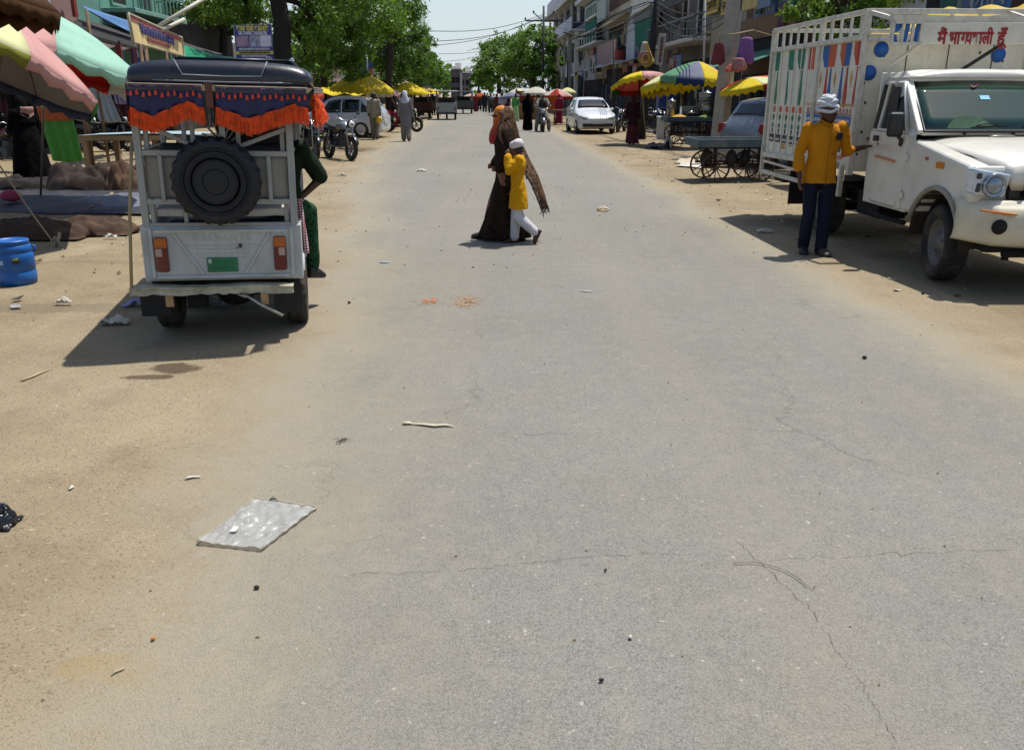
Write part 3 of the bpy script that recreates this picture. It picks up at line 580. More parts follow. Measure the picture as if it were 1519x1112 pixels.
# chassis, wheels
e=MB(); 
for s in (-.36,.36): e.bar((s,-.55,.47),(s,4.6,.50),.08,.13)
for y in (.5,1.3,2.0,3.4,4.0): e.bar((-.4,y,.47),(.4,y,.47),.08)
e.tube([(-.62,0,.34),(.62,0,.34)],.055,8); e.tube([(-.62,2.74,.34),(.62,2.74,.34)],.06,8); e.ell((0,2.74,.34),(.16,.16,.16)); e.box((-.45,1.75,.48),(.3,.55,.25)); e.box((0,.3,.5),(.6,1.0,.35)); e.tube([(-.75,.6,.44),(-.7,1.2,.42),(-.68,1.5,.44)],.025,6); e.tube([(.2,1.,.42),(.2,2.8,.38)],.04,8)
for s in (-.5,.5):
    for k in range(3): e.tube([(s,2.2,.46),(s,2.74,.40-.025*k),(s,3.3,.46)],.012,4)
e.build('chassis',under,t)
for x,y in ((-.645,0),(.645,0),(-.645,2.74),(.645,2.74)): wheel(t,(x,y,.345),.345,.205,-1 if x<0 else 1,hub,tread=34).rotation_euler=(0,0,R(-9 if y<1 else -1))
# --- cargo body: painted planks on posts
y0,y1,xs_,zb,zp,zt=1.70,4.60,.88,.90,2.20,2.45
e=MB(); e.box((0,(y0+y1)/2,zb-.03),(2*xs_,y1-y0,.07)); e.box((0,y0+.02,(zb+zp)/2),(2*xs_-.02,.04,zp-zb)); e.box((0,y1-.02,(zb+zp)/2),(2*xs_-.02,.04,zp-zb))
for s in (-1,1): e.box((s*(xs_-.02),(y0+y1)/2,(zb+zp)/2),(.04,y1-y0-.09,zp-zb))
body=e.build('cargo_body',bw,t,bevel=.006)
e=MB()
for x in (-xs_,xs_):
    for y in (y0,2.9,y1): e.bar((x,y,zb-.1),(x,y,zt),.06)
    e.bar((x,y0,zt),(x,y1,zt),.05); e.bar((x,y0,zp),(x,y1,zp),.07,.05)
    for i in range(11): e.bar((x,y0+.13+i*.265,zp),(x,y0+.13+i*.265,zt),.05 if i%3 else .07,.02)
    for y in (4.45,4.2,3.95,3.72,3.48,3.25): e.bar((x+math.copysign(.004,x),y,zb),(x+math.copysign(.004,x),y,zp),.03,.012)
for y in (y0,y1):
    e.bar((-xs_,y,zt),(xs_,y,zt),.05); e.bar((-xs_,y,zp),(xs_,y,zp),.06)
for x in (-.62,-.3,.0,.3,.62): e.bar((x,y0,zp),(x,y0,zt),.045,.02)
e.build('rail_frame',M('rail_white','#c6c1b2',.55,var=.15,vs=10,dirt=.35,dcol='#6f5a44',ds=16,streak=.3),body,bevel=.004)
# seams of the steel sheet behind the cab
e=MB()
for x in (-.42,.02,.5): e.box((x,y0-.003,(zb+zp)/2),(.006,.012,zp-zb))
for x,z in ((-.8,1.25),(-.78,1.1),(-.82,1.02),(-.72,1.18),(-.8,1.55),(-.84,1.75),(.62,1.97),(.36,2.05),(-.66,2.02)): e.ell((x,y0-.002,z),(.012,.006,.018),6,4)
e.build('rust_marks',M('rust','#4a3326',.9,var=.4),body)
for x,z in ((-.70,2.08),(-.80,1.85),(.56,2.03)):
    e=MB(); e.lathe([(.078,-.004),(.078,.004),(.002,.005)],28,(x,y0-.003,z),'Y'); e.build('blue_disc',M('disc_blue','#0f56a0',.55,var=.15,dirt=.12),body)
# painted panels on the side facing the road (x = -xs_)
pal=dict(o=M('p_orange','#b6502a',.7,var=.18,dirt=.25),b=M('p_blue','#21558f',.7,var=.18,dirt=.2),g=M('p_green','#176a4e',.7,var=.18,dirt=.2),r=M('p_red','#a52a22',.7,var=.18,dirt=.2),k=M('p_dark','#272b33',.7,var=.2,dirt=.2),y=M('p_ochre','#b08a4e',.7,var=.2),t=M('p_teal','#1d6d63',.7,var=.2),a=M('p_amber','#b8701f',.6,var=.15),d=M('p_white','#cfcabb',.6,var=.1))
SIDE={k:MB() for k in pal}
def pq(c,pts,lift=.003):                  # painted patch: (y,z) outline on the side, a thin raised layer of paint
    SIDE[c].prism(pts,-xs_-lift-.0015,-xs_+.001,'X')
def drape(c1,c2,ya,yb):                   # a swag: two-colour cloth hanging from the top and two tails
    ym=(ya+yb)/2; 
    pq(c1,[(ya,2.165),(ym,2.165),(ym,1.93),(ya-.10 if 0 else ya+.02,1.93),(ya,2.05)]); pq(c2,[(ym,2.165),(yb,2.165),(yb-.0,2.05),(yb-.08,1.93),(ym,1.93)])
def tail(c,y,z0=1.92,z1=1.50,w=.05): pq(c,[(y-.014,z0),(y+.014,z0),(y+w*.6,lerp(z0,z1,.45)),(y+w,lerp(z0,z1,.75)),(y+w*.6,z1),(y-w*.6,z1),(y-w,lerp(z0,z1,.75)),(y-w*.6,lerp(z0,z1,.45))])
for c1,c2,ya,yb in (('g','g',4.5,4.28),('r','o',1.76,1.94),('b','o',2.30,2.02),('o','b',2.42,2.80),('g','g',3.62,3.38),('g','g',3.98,3.74)):
    a_,b_=min(ya,yb),max(ya,yb); drape(c1,c2,a_,b_)
for c,y in (('r',1.80),('r',2.06),('b',2.20),('b',2.52),('r',2.63),('r',2.95),('g',3.42),('g',3.92),('g',4.33)): tail(c,y)
for y in (1.94,2.38,2.80): pq('y',[(y,1.88),(y+.03,1.80),(y,1.70),(y-.03,1.80)])
pq('o',[(3.05,1.92),(3.14,1.92),(3.14,2.165),(3.05,2.165)]); pq('r',[(3.18,1.92),(3.22,1.92),(3.22,2.165),(3.18,2.165)])
for i in range(26): pq('b' if i%2 else 'd',[(1.8+i*.088,2.185),(1.85+i*.088,2.185),(1.85+i*.088,2.215),(1.8+i*.088,2.215)],.036 if 0 else .003)
# lower band: blue scroll panel, red loops, flowers, dark lettered blocks
pq('b',[(1.82,1.30),(3.12,1.30),(3.12,1.405),(1.82,1.405)])
for i in range(22): pq('d',[(1.86+i*.058,1.35),(1.885+i*.058,1.38),(1.90+i*.058,1.355),(1.885+i*.058,1.325)],.006)
for i in range(15):
    y=1.86+i*.088; SIDE['r'].tube([(-xs_-.002,y-.02,1.42),(-xs_-.002,y-.02,1.46),(-xs_-.002,y,1.485),(-xs_-.002,y+.02,1.46),(-xs_-.002,y+.02,1.42)],.005,4)
pq('k',[(1.78,1.413),(3.14,1.413),(3.14,1.419),(1.78,1.419)]); pq('y',[(1.74,1.515),(3.16,1.515),(3.16,1.53),(1.74,1.53)],.012)
for y in (3.36,3.60,3.84,4.08,4.33): 
    pq('o',[(y-.05,1.42),(y-.02,1.40),(y,1.42),(y+.03,1.40),(y+.05,1.45),(y+.02,1.49),(y-.02,1.48),(y-.05,1.47)]); pq('g',[(y,1.39),(y+.045,1.35),(y,1.29),(y-.045,1.35)]); pq('t',[(y-.04,1.24),(y,1.28),(y+.04,1.24),(y+.02,1.20),(y-.02,1.20)]); pq('k',[(y-.03,1.19),(y+.03,1.19),(y+.015,1.13),(y-.015,1.13)])
for i,y in enumerate((1.86,2.1,3.06,3.3,3.55,3.82,4.08,4.33)):
    pq('k',[(y-.09,1.02),(y+.09,1.02),(y+.09,1.12),(y-.09,1.12)])
    for q in range(4): pq('d',[(y-.06+q*.035,1.05),(y-.045+q*.035,1.08),(y-.03+q*.035,1.06),(y-.045+q*.035,1.04)],.005)
for y in (3.3,3.55,3.85): pq('y',[(y-.07,.99),(y+.07,.985),(y+.06,1.01),(y-.06,1.01)])
for y in (2.0,3.05,3.32,3.84): pq('a',[(y-.06,.945),(y+.06,.945),(y+.06,.98),(y-.06,.98)])
for y in (1.9,2.35,2.75): pq('r',[(y-.08,.99),(y-.05,1.05),(y,1.0),(y+.04,1.06),(y+.07,.99),(y,.965)])
paint_names=dict(o='orange_print',b='blue_print',g='green_print',r='red_print',k='dark_print',y='ochre_print',t='teal_print',a='amber_reflector',d='white_print')
for k_,mb in SIDE.items():
    if mb.v: mb.build(paint_names[k_],pal[k_],body)
# under-run guard and mudflap at the rear corner
e=MB(); e.bar((-xs_-.02,3.0,.60),(-xs_-.02,4.6,.60),.04,.05); e.bar((-xs_-.02,4.58,.60),(-xs_-.02,4.58,.95),.05); e.bar((-xs_-.02,3.02,.60),(-xs_-.02,3.02,.9),.05); e.bar((-xs_-.02,2.0,.88),(-xs_-.02,4.58,.83),.03,.06); e.bar((-xs_-.02,1.86,.55),(-xs_-.02,1.86,.9),.05); e.bar((-xs_-.02,3.0,.72),(-xs_-.02,4.58,.745),.025,.03); e.build('side_guard',M('rail_white','#b5afa0'),t,bevel=.004)
e=MB(); e.box((-.7,3.55,.47),(.3,.02,.42)); e.box((-.7,3.9,.55),(.34,.4,.06)); e.build('mud_guard',M('mudguard','#20150f',.9,var=.3),t)
# the sign box over the cab, with a little window of blue bars
e=MB(); ys_=1.22; e.box((.04,ys_+.10,2.215),(1.10,.10,.20)); 
sg=e.build('sign_box',M('sign_white','#c8c4b4',.5,var=.08,dirt=.25,dcol='#8b7c62',ds=9),t,bevel=.006)
e=MB(); e.bar((-.80,ys_+.06,2.315),(-.50,ys_+.06,2.315),.03); e.bar((-.80,ys_+.06,2.115),(-.50,ys_+.06,2.115),.03); e.bar((-.80,ys_+.06,2.115),(-.80,ys_+.06,2.32),.03)
for x in (-.70,-.60,-.51): e.bar((x,ys_+.06,2.12),(x,ys_+.06,2.31),.022)
e.build('window_bars',M('rail_white','#b5afa0'),sg)
e=MB(); e.prism([(-.79,2.305),(-.69,2.305),(-.72,2.24),(-.76,2.22),(-.79,2.2)],ys_+.075,ys_+.08,'Y'); e.prism([(-.67,2.305),(-.62,2.305),(-.64,2.13),(-.67,2.13)],ys_+.075,ys_+.08,'Y'); e.prism([(-.52,2.305),(-.56,2.305),(-.57,2.14),(-.53,2.13)],ys_+.075,ys_+.08,'Y'); e.prism([(-.79,2.13),(-.73,2.13),(-.75,2.2),(-.79,2.2)],ys_+.075,ys_+.08,'Y'); e.build('blue_flags',M('disc_blue','#0f56a0'),sg)
e=MB(); e.bar((-.82,ys_+.09,2.35),(.60,ys_+.09,2.33),.05,.07); e.bar((-.86,y0,2.44),(-.80,ys_+.09,2.35),.04); e.bar((.6,y0,2.44),(.6,ys_+.09,2.34),.04); e.build('sign_rail',M('rail_white','#b5afa0'),sg)
for x,m_ in ((-.50,bw),(.34,blk)):
    e=MB(); e.bar((x-.22 if x<0 else x-.22,y0-.08,1.86),(x,ys_+.05,2.12),.03); e.build('sign_strut',m_,sg)
# lettering, brushed in red
redp=M('sign_red','#8f1018',.5,var=.2); fy=ys_+.047
def dev(body,x0,wid,size=.165):
    o=text(body,'sign_lettering',redp,sg,(x0,fy,2.165),(PI/2,0,0),size,.002,'LEFT',bold=.006); w_=max(v.co.x for v in o.data.vertices)-min(v.co.x for v in o.data.vertices); mn=min(v.co.x for v in o.data.vertices)
    k=wid/w_; o.scale=(k,1,1); o.location.x=x0-mn*k; return o
dev('\u092e\u0948\u0902',-.345,.10); dev('\u092d\u093e',-.225,.118); g=dev('\u0917',-.106,.085)
import bmesh
bm=bmesh.new(); bm.from_mesh(g.data); mx=max(v.co.x for v in bm.verts); bmesh.ops.bisect_plane(bm,geom=bm.verts[:]+bm.edges[:]+bm.faces[:],plane_co=(mx*.70,0,0),plane_no=(1,0,0),clear_outer=True); bm.to_mesh(g.data); bm.free()
dev('\u092f\u0936\u093e\u0932\u0940',-.06,.285); dev('\u0939\u0942\u0901',.265,.11)
# ---------------------------------------------------------------- people
def skinm(n,c): return M(n,c,.55,var=.08,vs=8,spec=.35)
skin=skinm('skin_brown','#6b4530'); skind=skinm('skin_dark','#4a2f20')
hairm=M('hair','#0b0908',.5,var=.3,vs=40,bump=.3,bs=90)
def cloth(n,c,**k):
    k.setdefault('var',.16); k.setdefault('vs',7); k.setdefault('bump',.35); k.setdefault('bs',16); k.setdefault('bd',.012); return M(n,c,.85,spec=.2,**k)
J0=dict(head=(0,-.03,1.585),neck=(0,.012,1.47),chest=(0,.0,1.29),waist=(0,-.005,1.08),pelvis=(0,.01,.93),
 sL=(.175,.01,1.40),eL=(.225,.035,1.11),wL=(.235,-.04,.86),sR=(-.175,.01,1.40),eR=(-.225,.035,1.11),wR=(-.235,-.04,.86),
 hL=(.088,.01,.90),kL=(.095,-.02,.49),aL=(.095,.025,.08),hR=(-.088,.01,.90),kR=(-.095,-.02,.49),aR=(-.095,.025,.08))
class Body:
    def __init__(b,h=1.65,yaw=0.,tilt=0.,toe=None,hands=True,fat=1.,**pose):
        b.s=h/1.70; b.J={k:V(pose.get(k,v))*b.s for k,v in J0.items()}; b.yaw=yaw; b.tilt=tilt; b.hands=hands; b.fat=fat
        b.toe=toe or {}
    def limb(b,e,pts,rr,n=10,k=0.):
        # sub-sample so the limb tapers smoothly; rounded ends
        pts=[V(p) for p in pts]; P_=[];R2=[]
        for i in range(len(pts)-1):
            for j in range(4): t=j/4; P_.append(pts[i].lerp(pts[i+1],t)); R2.append(lerp(rr[i],rr[i+1],t)*b.s+k)
        P_.append(pts[-1]); R2.append(rr[-1]*b.s+k); e.tube(P_,R2,n)
        for p,r in ((P_[0],R2[0]),(P_[-1],R2[-1])): e.ell(p,r*.98,10,6)
        for i in range(1,len(pts)-1): e.ell(pts[i],rr[i]*b.s+k,10,6)
    def torso(b,e,k=0.,lo=-.09,hi=1.,flare=None,n=24):
        J=b.J; s=b.s; f=b.fat
        def ring(c,wx,wy,a): return [(c.x+math.cos(t)*wx*math.cos(a)-math.sin(t)*wy*math.sin(a)*0, c.y+math.sin(t)*wy+math.cos(t)*wx*math.sin(a), c.z+.0) for t in [2*PI*i/n for i in range(n)]]
        sh=(J['sL']-J['sR']); a=math.atan2(sh.y,sh.x) if sh.length>.01 else 0
        hp=(J['hL']-J['hR']); a0=math.atan2(hp.y,hp.x) if hp.length>.01 else 0
        up=(J['chest']-J['pelvis']).normalized()
        L=[(J['pelvis']+up*(lo*s),.145*f,.10*f,a0),(J['pelvis']+up*(.0),.165*f,.112*f,a0),(J['pelvis'].lerp(J['waist'],.6),.15*f,.10*f,a0),(J['waist'],.138*f,.092*f,(a+a0)/2),(J['waist'].lerp(J['chest'],.6),.155*f,.10*f,a),(J['chest'],.17*f,.108*f,a),(J['chest'].lerp(J['neck'],.45),.172,.10,a),(J['chest'].lerp(J['neck'],.72),.14,.085,a),(J['neck'],.065,.06,a)]
        rs=[ring(c,wx*s+k,wy*s+k,q) for c,wx,wy,q in L]
        if hi<1: rs=rs[:-1]
        if flare:
            rs=rs[1:]
            for (dz,wx,wy,dx,dy) in flare: rs.insert(0,ring(J['pelvis']+V((dx,dy,dz))*s,wx*s,wy*s,a0))
        e.loft(rs,0,True,True)
        for q in ('L','R'): e.ell(J['s'+q],.058*s+k,12,8)
    def arm(b,e,q,k=0.,frac=None,cuff=0.):
        J=b.J; S,E,W_=J['s'+q],J['e'+q],J['w'+q]; rr=[.054,.044,.041,.036,.028]
        if frac is None: b.limb(e,[S,S.lerp(E,.6),E,E.lerp(W_,.35),W_],rr,10,k)
        elif frac<=1: b.limb(e,[S,S.lerp(E,frac)],[.058,.054],10,k+.004)
        else: b.limb(e,[S,E,E.lerp(W_,frac-1)],[.058,.05,.046+cuff],10,k)
    def leg(b,e,q,k=0.,frac=2.,r=(.086,.073,.052,.054,.037),wide=None):
        J=b.J; h,kn,a=J['h'+q],J['k'+q],J['a'+q]
        end=kn.lerp(a,frac-1) if frac>1 else h.lerp(kn,frac)
        if wide: b.limb(e,[h,kn,end],[wide[0],wide[1],wide[2]],12,k)
        else: b.limb(e,[h,h.lerp(kn,.5),kn,kn.lerp(a,.35),a],r,12,k)
    def foot(b,e,q,k=0.,pitch=0.):
        a=b.J['a'+q]; s=b.s; d=V(b.toe.get(q,(0,-1,0))).normalized(); up=V((0,0,1)); sd=d.cross(up).normalized(); u=sd.cross(d)
        rs=[]
        for t,w_,hh in ((-.075,.018,.03),(-.06,.032,.05),(0,.036,.055),(.07,.043,.038),(.13,.046,.026),(.165,.036,.018),(.178,.015,.010)):
            c=a+d*(t*s)-u*(.045*s); rs.append([c+sd*(math.cos(x)*(w_*s+k))+u*((math.sin(x)*hh+ (hh-.03))*s+ math.sin(x)*k) for x in [2*PI*i/12 for i in range(12)]])
        e.loft(rs,0,True)
    def hand(b,e,q,curl=.5,d=None,nrm=None,r=.0088):
        J=b.J; s=b.s; w_=J['w'+q]; d=V(d).normalized() if d else (w_-J['e'+q]).normalized(); sg=1 if q=='L' else -1
        nrm=V(nrm).normalized() if nrm else V((-sg,0,0)); nrm=(nrm-d*nrm.dot(d)).normalized(); t=d.cross(nrm)*sg; t.normalize()
        if nrm.length<.1: return
        e.loft([[w_+d*(z*s)+t*(math.cos(x)*a*s)+nrm*(math.sin(x)*c*s) for x in [2*PI*i/10 for i in range(10)]] for z,a,c in ((-.02,.024,.02),(.02,.031,.017),(.06,.04,.015),(.088,.038,.012))],0,True)
        for i,(o,l) in enumerate(((.029,.068),(.010,.078),(-.010,.073),(-.029,.057))):
            p=w_+d*(.082*s)+t*(o*s); pts=[p]; a=0
            for j in range(3):
                a+=curl*(.5,.9,.7)[j]*(1+.12*i); p=p+(d*math.cos(a)+nrm*math.sin(a))*(l*(.42,.33,.25)[j]*s); pts.append(p)
            e.tube(pts,[r*s*1.05,r*s,r*s*.9,r*s*.7],6); e.ell(pts[-1],r*s*.7,6,4); e.ell(pts[0],r*s*1.1,6,4)
        p=w_+d*(.02*s)+t*(.028*s); q1=p+(d*.6+t*.7+nrm*.25).normalized()*(.04*s); q2=q1+(d*.9+t*.15+nrm*.45).normalized()*(.03*s); e.tube([p,q1,q2],[r*s*1.35,r*s*1.15,r*s*.8],6); e.ell(q2,r*s*.8,6,4)
    def hm(b): return Matrix.Translation(b.J['head'])@Matrix.Rotation(b.yaw,4,'Z')@Matrix.Rotation(b.tilt,4,'X')@Matrix.Scale(b.s*1.0,4)
    def headp(b,e):
        T=b.hm(); n=20
        prof=[(-.118,.030,.028,-.045),(-.105,.044,.045,-.03),(-.085,.056,.062,-.015),(-.05,.064,.076,.0),(-.01,.070,.088,.005),(.03,.073,.094,.01),(.065,.070,.090,.012),(.095,.056,.072,.014),(.113,.03,.04,.015),(.12,.008,.01,.015)]
        rs=[]
        for z,wx,wy,yo in prof:
            r=[]
            for i in range(n):
                a=2*PI*i/n; x=math.cos(a)*wx; y=math.sin(a)*wy+yo
                if math.sin(a)<-.2: y+= .006*(-math.sin(a)-.2) if abs(z-.012)<.02 and abs(x)>.015 else 0
                r.append((x,y,z))
            rs.append(r)
        e.loft(rs,0,True,True,True,T)
        e.loft([[(x*w,-.083-d_,z) for x,z in ((-1,zc-hh),(1,zc-hh),(.8,zc+hh),(-.8,zc+hh))] for w,d_,zc,hh in ((.014,-.02,-.022,.028),(.010,.012,-.028,.018),(.006,.022,-.034,.008))],0,True,True,True,T)   # nose
        e.ell((0,-.078,-.068),(.026,.014,.008),10,6,T=T); e.ell((0,-.076,-.080),(.022,.013,.008),10,6,T=T)         # lips
        for s_ in (-1,1):
            e.ell((s_*.074,.01,-.012),(.010,.02,.032),8,6,T=T); e.ell((s_*.030,-.082,.020),(.022,.012,.008),8,5,T=T)
        e.tube([b.J['neck']-V((0,0,.05*b.s)),b.J['neck']+V((0,0,.03))*b.s,b.J['head']-V((0,-.0,.07))*b.s],[.062*b.s,.052*b.s,.05*b.s],12)
    def eyes(b,par):
        e=MB(); T=b.hm()
        for s_ in (-1,1): e.ell((s_*.030,-.088,.006),(.012,.006,.006),8,5,T=T)
        e.build('eyes',M('eye','#1a1412',.2),par)
    def cap(b,e,lo=.0,k=.012,back=-.07,n=24,T=None):      # hair / head cover shell: lower edge higher at the face
        T=T or b.hm(); rs=[]
        for j in range(7):
            f=j/6; r=[]
            for i in range(n):
                a=2*PI*i/n; fr=max(0,-math.sin(a)); z0=lerp(back,lo+.045,fr**.7); z=lerp(z0,.122+k,f); q=max(0,1-((z-.02)/(.105+k))**2)**.5 if z>.02 else 1
                r.append((math.cos(a)*(.073+k)*q,math.sin(a)*(.092+k)*q+.01,z))
            rs.append(r)
        e.loft(rs,0,True,True,True,T)
    def skirt(b,e,top,bot,folds=9,amp=.06,n=48,sag=0.,pw=.8):
        # top/bot: (centre, wx, wy)
        rs=[]
        for j in range(13):
            f=j/12; c=V(top[0]).lerp(V(bot[0]),f)*b.s; wx=lerp(top[1],bot[1],f**pw)*b.s; wy=lerp(top[2],bot[2],f**pw)*b.s
            rs.append([(c.x+math.cos(a)*wx*(1+amp*f*math.sin(folds*a+f*1.3)),c.y+math.sin(a)*wy*(1+amp*f*math.sin(folds*a+f*1.3+.7)),c.z) for a in [2*PI*i/n for i in range(n)]])
        e.loft(rs[::-1],0,True)
def figure(label,loc,rz,h=1.65,vox=.014,skinmat=None,full=True,curl=(.5,.5),hd=(None,None),hn=(None,None),**pose):
    b=Body(h,**pose); t=thing('person',label,'person',loc,rz); e=MB(); b.headp(e); b.torso(e)
    for i,q in enumerate('LR'):
        b.arm(e,q); b.leg(e,q); b.foot(e,q)
        if b.hands: b.hand(e,q,curl[i],hd[i],hn[i])
    e.build('body',skinmat or skin,t,remesh=vox,smooth=1); return t,b
def part(b,t,name,mat,fn,vox=.014,smooth=2,wr=.0,ws=.12):
    e=MB(); fn(e); return e.build(name,mat,t,remesh=vox,smooth=smooth,wrinkle=wr,ws=ws)
def shirt(t,b,mat,k=.014,frac=1.75,flare=None,vox=.014,name='shirt',wr=.018,cuff=.006,lo=-.12,wsx=.13):
    def fn(e):
        b.torso(e,k,lo=lo,flare=flare)
        for i,q in enumerate('LR'): b.arm(e,q,k*.75,frac[i] if isinstance(frac,tuple) else frac,cuff)
    return part(b,t,name,mat,fn,vox,2,wr,wsx)
def trousers(t,b,mat,wide=(.098,.076,.066),vox=.014,frac=1.93,name='trousers',wr=.014):
    def fn(e):
        for q in 'LR': b.leg(e,q,.006,frac,wide=wide)
        e.ell(b.J['pelvis']+V((0,0,-.02)),V((.152,.10,.09))*b.s,16,10)
    return part(b,t,name,mat,fn,vox,2,wr,.15)
def shoes(t,b,mat,vox=.01,name='shoe'):
    for q in 'LR':
        e=MB(); b.foot(e,q,.008); e.build(name,mat,t)
def hair(t,b,mat=None): e=MB(); b.cap(e,.03,.010,-.06); return e.build('hair',mat or hairm,t)
def turban(t,b,mat,big=1.,tilt=0):
    e=MB(); T=b.hm()@Matrix.Rotation(tilt,4,'X')
    e.ell((0,.012,.085),(.082*big,.10*big,.082*big),20,12,T=T)
    for i in range(7):
        z=.035+.018*i; r=1.08-.055*i-.02*i*i*.35; tl=(.35,-.25,.3,-.3,.2,-.2,.1)[i]
        pts=[((.083*r*big)*math.cos(a),.012+(.10*r*big)*math.sin(a),z+.022*math.sin(a+i)*1.0+tl*.03*math.cos(a)) for a in [2*PI*k/22 for k in range(22)]]
        e.tube(pts,.019*big,7,closed=True,cap=False)
    e.ell((.03,.03,.155),(.04,.05,.03),12,8,T=T)
    for o in range(len(e.v)): pass
    # rings were added in head space: move them
    return e,T
def build_turban(t,b,mat,big=1.,tilt=0):
    e=MB(); T=b.hm()@Matrix.Rotation(tilt,4,'X'); e2=MB()
    e2.ell((0,.012,.085),(.082*big,.10*big,.082*big),20,12)
    for i in range(7):
        z=.035+.019*i; r=1.05-.02*i-.013*i*i+.03*math.sin(i*2.3); tl=(.5,-.5,.45,-.4,.3,-.3,.1)[i]
        e2.tube([((.083*r*big)*math.cos(a),.012+(.10*r*big)*math.sin(a),z+tl*.075*math.cos(a+i*.9)+.006*math.sin(3*a+i)) for a in [2*PI*k/24 for k in range(24)]],.019*big,7,closed=True,cap=False)
    e2.ell((.02,.03,.158),(.045,.05,.025),12,8)
    e.add(e2.v,e2.f,0,True,T); return e.build('turban',mat,t,wrinkle=.012,ws=.03)
# ---- the driver in the mustard shirt with one hand on the cab door
mg=G(1203,377); 
t,b=figure('man in mustard shirt and white turban with his hand on the white truck door',mg,R(6),1.58,.009,skind,curl=(.35,.4),yaw=R(62),tilt=R(4),
  hn=((0,-.3,-1),(1,0,0)),sL=(.19,-.01,1.41),sR=(-.185,.02,1.40),eL=(.305,.04,1.155),wL=(.515,.06,1.195),eR=(-.25,.05,1.13),wR=(-.245,-.02,.87),hd=((1,.25,.12),(.05,-.15,-1)),
  hL=(.085,.0,.90),kL=(.085,-.04,.48),aL=(.075,-.07,.08),hR=(-.09,.02,.90),kR=(-.085,.0,.48),aR=(-.06,.09,.08),toe=dict(L=(.12,-1,0),R=(-.35,-1,0)))
b.eyes(t)
must=cloth('mustard','#b4740a',var=.14,vs=5,bump=.45,bs=11)
sh=shirt(t,b,must,.013,(1.12,1.55),[(-.06,.180,.132,0,0),(-.12,.192,.14,0,0)],.009,'shirt',.022,.010,wsx=.09)
e=MB(); e.box((.098*b.s,-.150,1.325*b.s),(.075,.012,.075),rot=(.1,0,.25)); e.build('pocket_print',M('pocket','#20140f',.8,var=.5,vs=30),sh,bevel=.004)
e=MB(); e.box((.055*b.s,-.142,1.14*b.s),(.05,.006,.008),rot=(0,.1,.2)); e.build('small_print',M('red_thread','#6b3315',.8),sh)
e=MB(); e.tube([(.0,-.128,1.40*b.s),(.004,-.146,1.30*b.s),(.002,-.138,1.1*b.s),(0,-.148,.95*b.s),(0,-.152,.80*b.s)],.004,5); e.build('placket',M('must_dark','#8a4e08',.85),sh)
e=MB(); 
for s_ in (-1,1): e.tube([(s_*.01,-.09,1.43*b.s),(s_*.05,-.075,1.47*b.s),(s_*.065,-.01,1.50*b.s),(s_*.03,.05,1.505*b.s)],.014,7,sq=.6)
e.build('collar',must,sh)
trousers(t,b,cloth('navy_trousers','#121729',var=.2),(.078,.068,.062),.010,1.97,wr=.02)
shoes(t,b,M('black_sandal','#0b0a0a',.6,dirt=.2))
build_turban(t,b,cloth('turban_white','#b9bcc0',var=.08,bump=.5,bs=22),1.0,R(-6))
# ---- woman crossing, wrapped in an orange scarf with a long printed dupatta
def lace(name,c1,c2,sc_=26,alpha=None):
    k=NT(name); vo=k.n('ShaderNodeTexVoronoi',feature='F1'); vo.inputs['Scale'].default_value=sc_; k.l(k.tc.outputs['Object'],vo.inputs['Vector'])
    n=k.noise(sc_*.8,3); f=k.math('MULTIPLY',vo.outputs['Distance'],n.outputs['Fac']); r=k.ramp(f,[(.12,c1),(.24,c2)]); k.l(r.outputs[0],k.b.inputs['Base Color']); k.b.inputs['Roughness'].default_value=.9; k.b.inputs['Specular IOR Level'].default_value=.08
    if alpha: k.l(k.ramp(f,[(.10,.95),(.26,alpha)]).outputs[0],k.b.inputs['Alpha'])
    return k.m
wl=G(748,359); wl.y+=.12
t,b=figure('woman in dark printed robe with orange scarf round her face crossing the road',wl,R(-93),1.50,.012,skin,curl=(1.2,1.0),hd=((.0,-1,-.25),(0,-1,-.3)),hn=((-1,0,0),(1,0,0)),yaw=R(0),tilt=R(5),sL=(.145,.02,1.375),sR=(-.145,.02,1.375),
  eL=(.19,.06,1.12),wL=(.13,-.05,.96),eR=(-.19,-.02,1.13),wR=(-.15,-.12,.98),hL=(.09,0,.90),kL=(.09,.02,.48),aL=(.08,.20,.08),kR=(-.09,-.17,.50),aR=(-.09,-.27,.08),toe=dict(L=(0,-1,-.2),R=(0,-1,.1)))
robe=lace('robe_print','#0d0a09','#2b2019',44)
def fn(e):
    b.torso(e,.02,lo=-.05)
    for q in 'LR': b.arm(e,q,.022,1.97,.012)
    b.skirt(e,((0,.02,1.12),.15,.115),((0,.0,.045),.23,.35),8,.08,pw=2.0)
part(b,t,'robe',robe,fn,.014,2,.03,.12)
shoes(t,b,M('dark_shoe','#15100e',.6))
k=NT('scarf_orange'); sx=k.n('ShaderNodeSeparateXYZ'); k.l(k.tc.outputs['Object'],sx.inputs[0]); nz=k.noise(14,3)
zz=k.math('ADD',sx.outputs[2],k.math('MULTIPLY',k.math('SUBTRACT',nz.outputs['Fac'],.5),.08)); k.l(k.ramp(k.math('MULTIPLY',zz,.6),[(.0,'#7d1214'),(.715,'#8e1517'),(.775,'#a8480e'),(.9,'#bd7012')]).outputs[0],k.b.inputs['Base Color']); k.b.inputs['Roughness'].default_value=.8
k.l(k.bump(k.noise(30,3).outputs['Fac'],.5,.01),k.b.inputs['Normal']); scarf=k.m
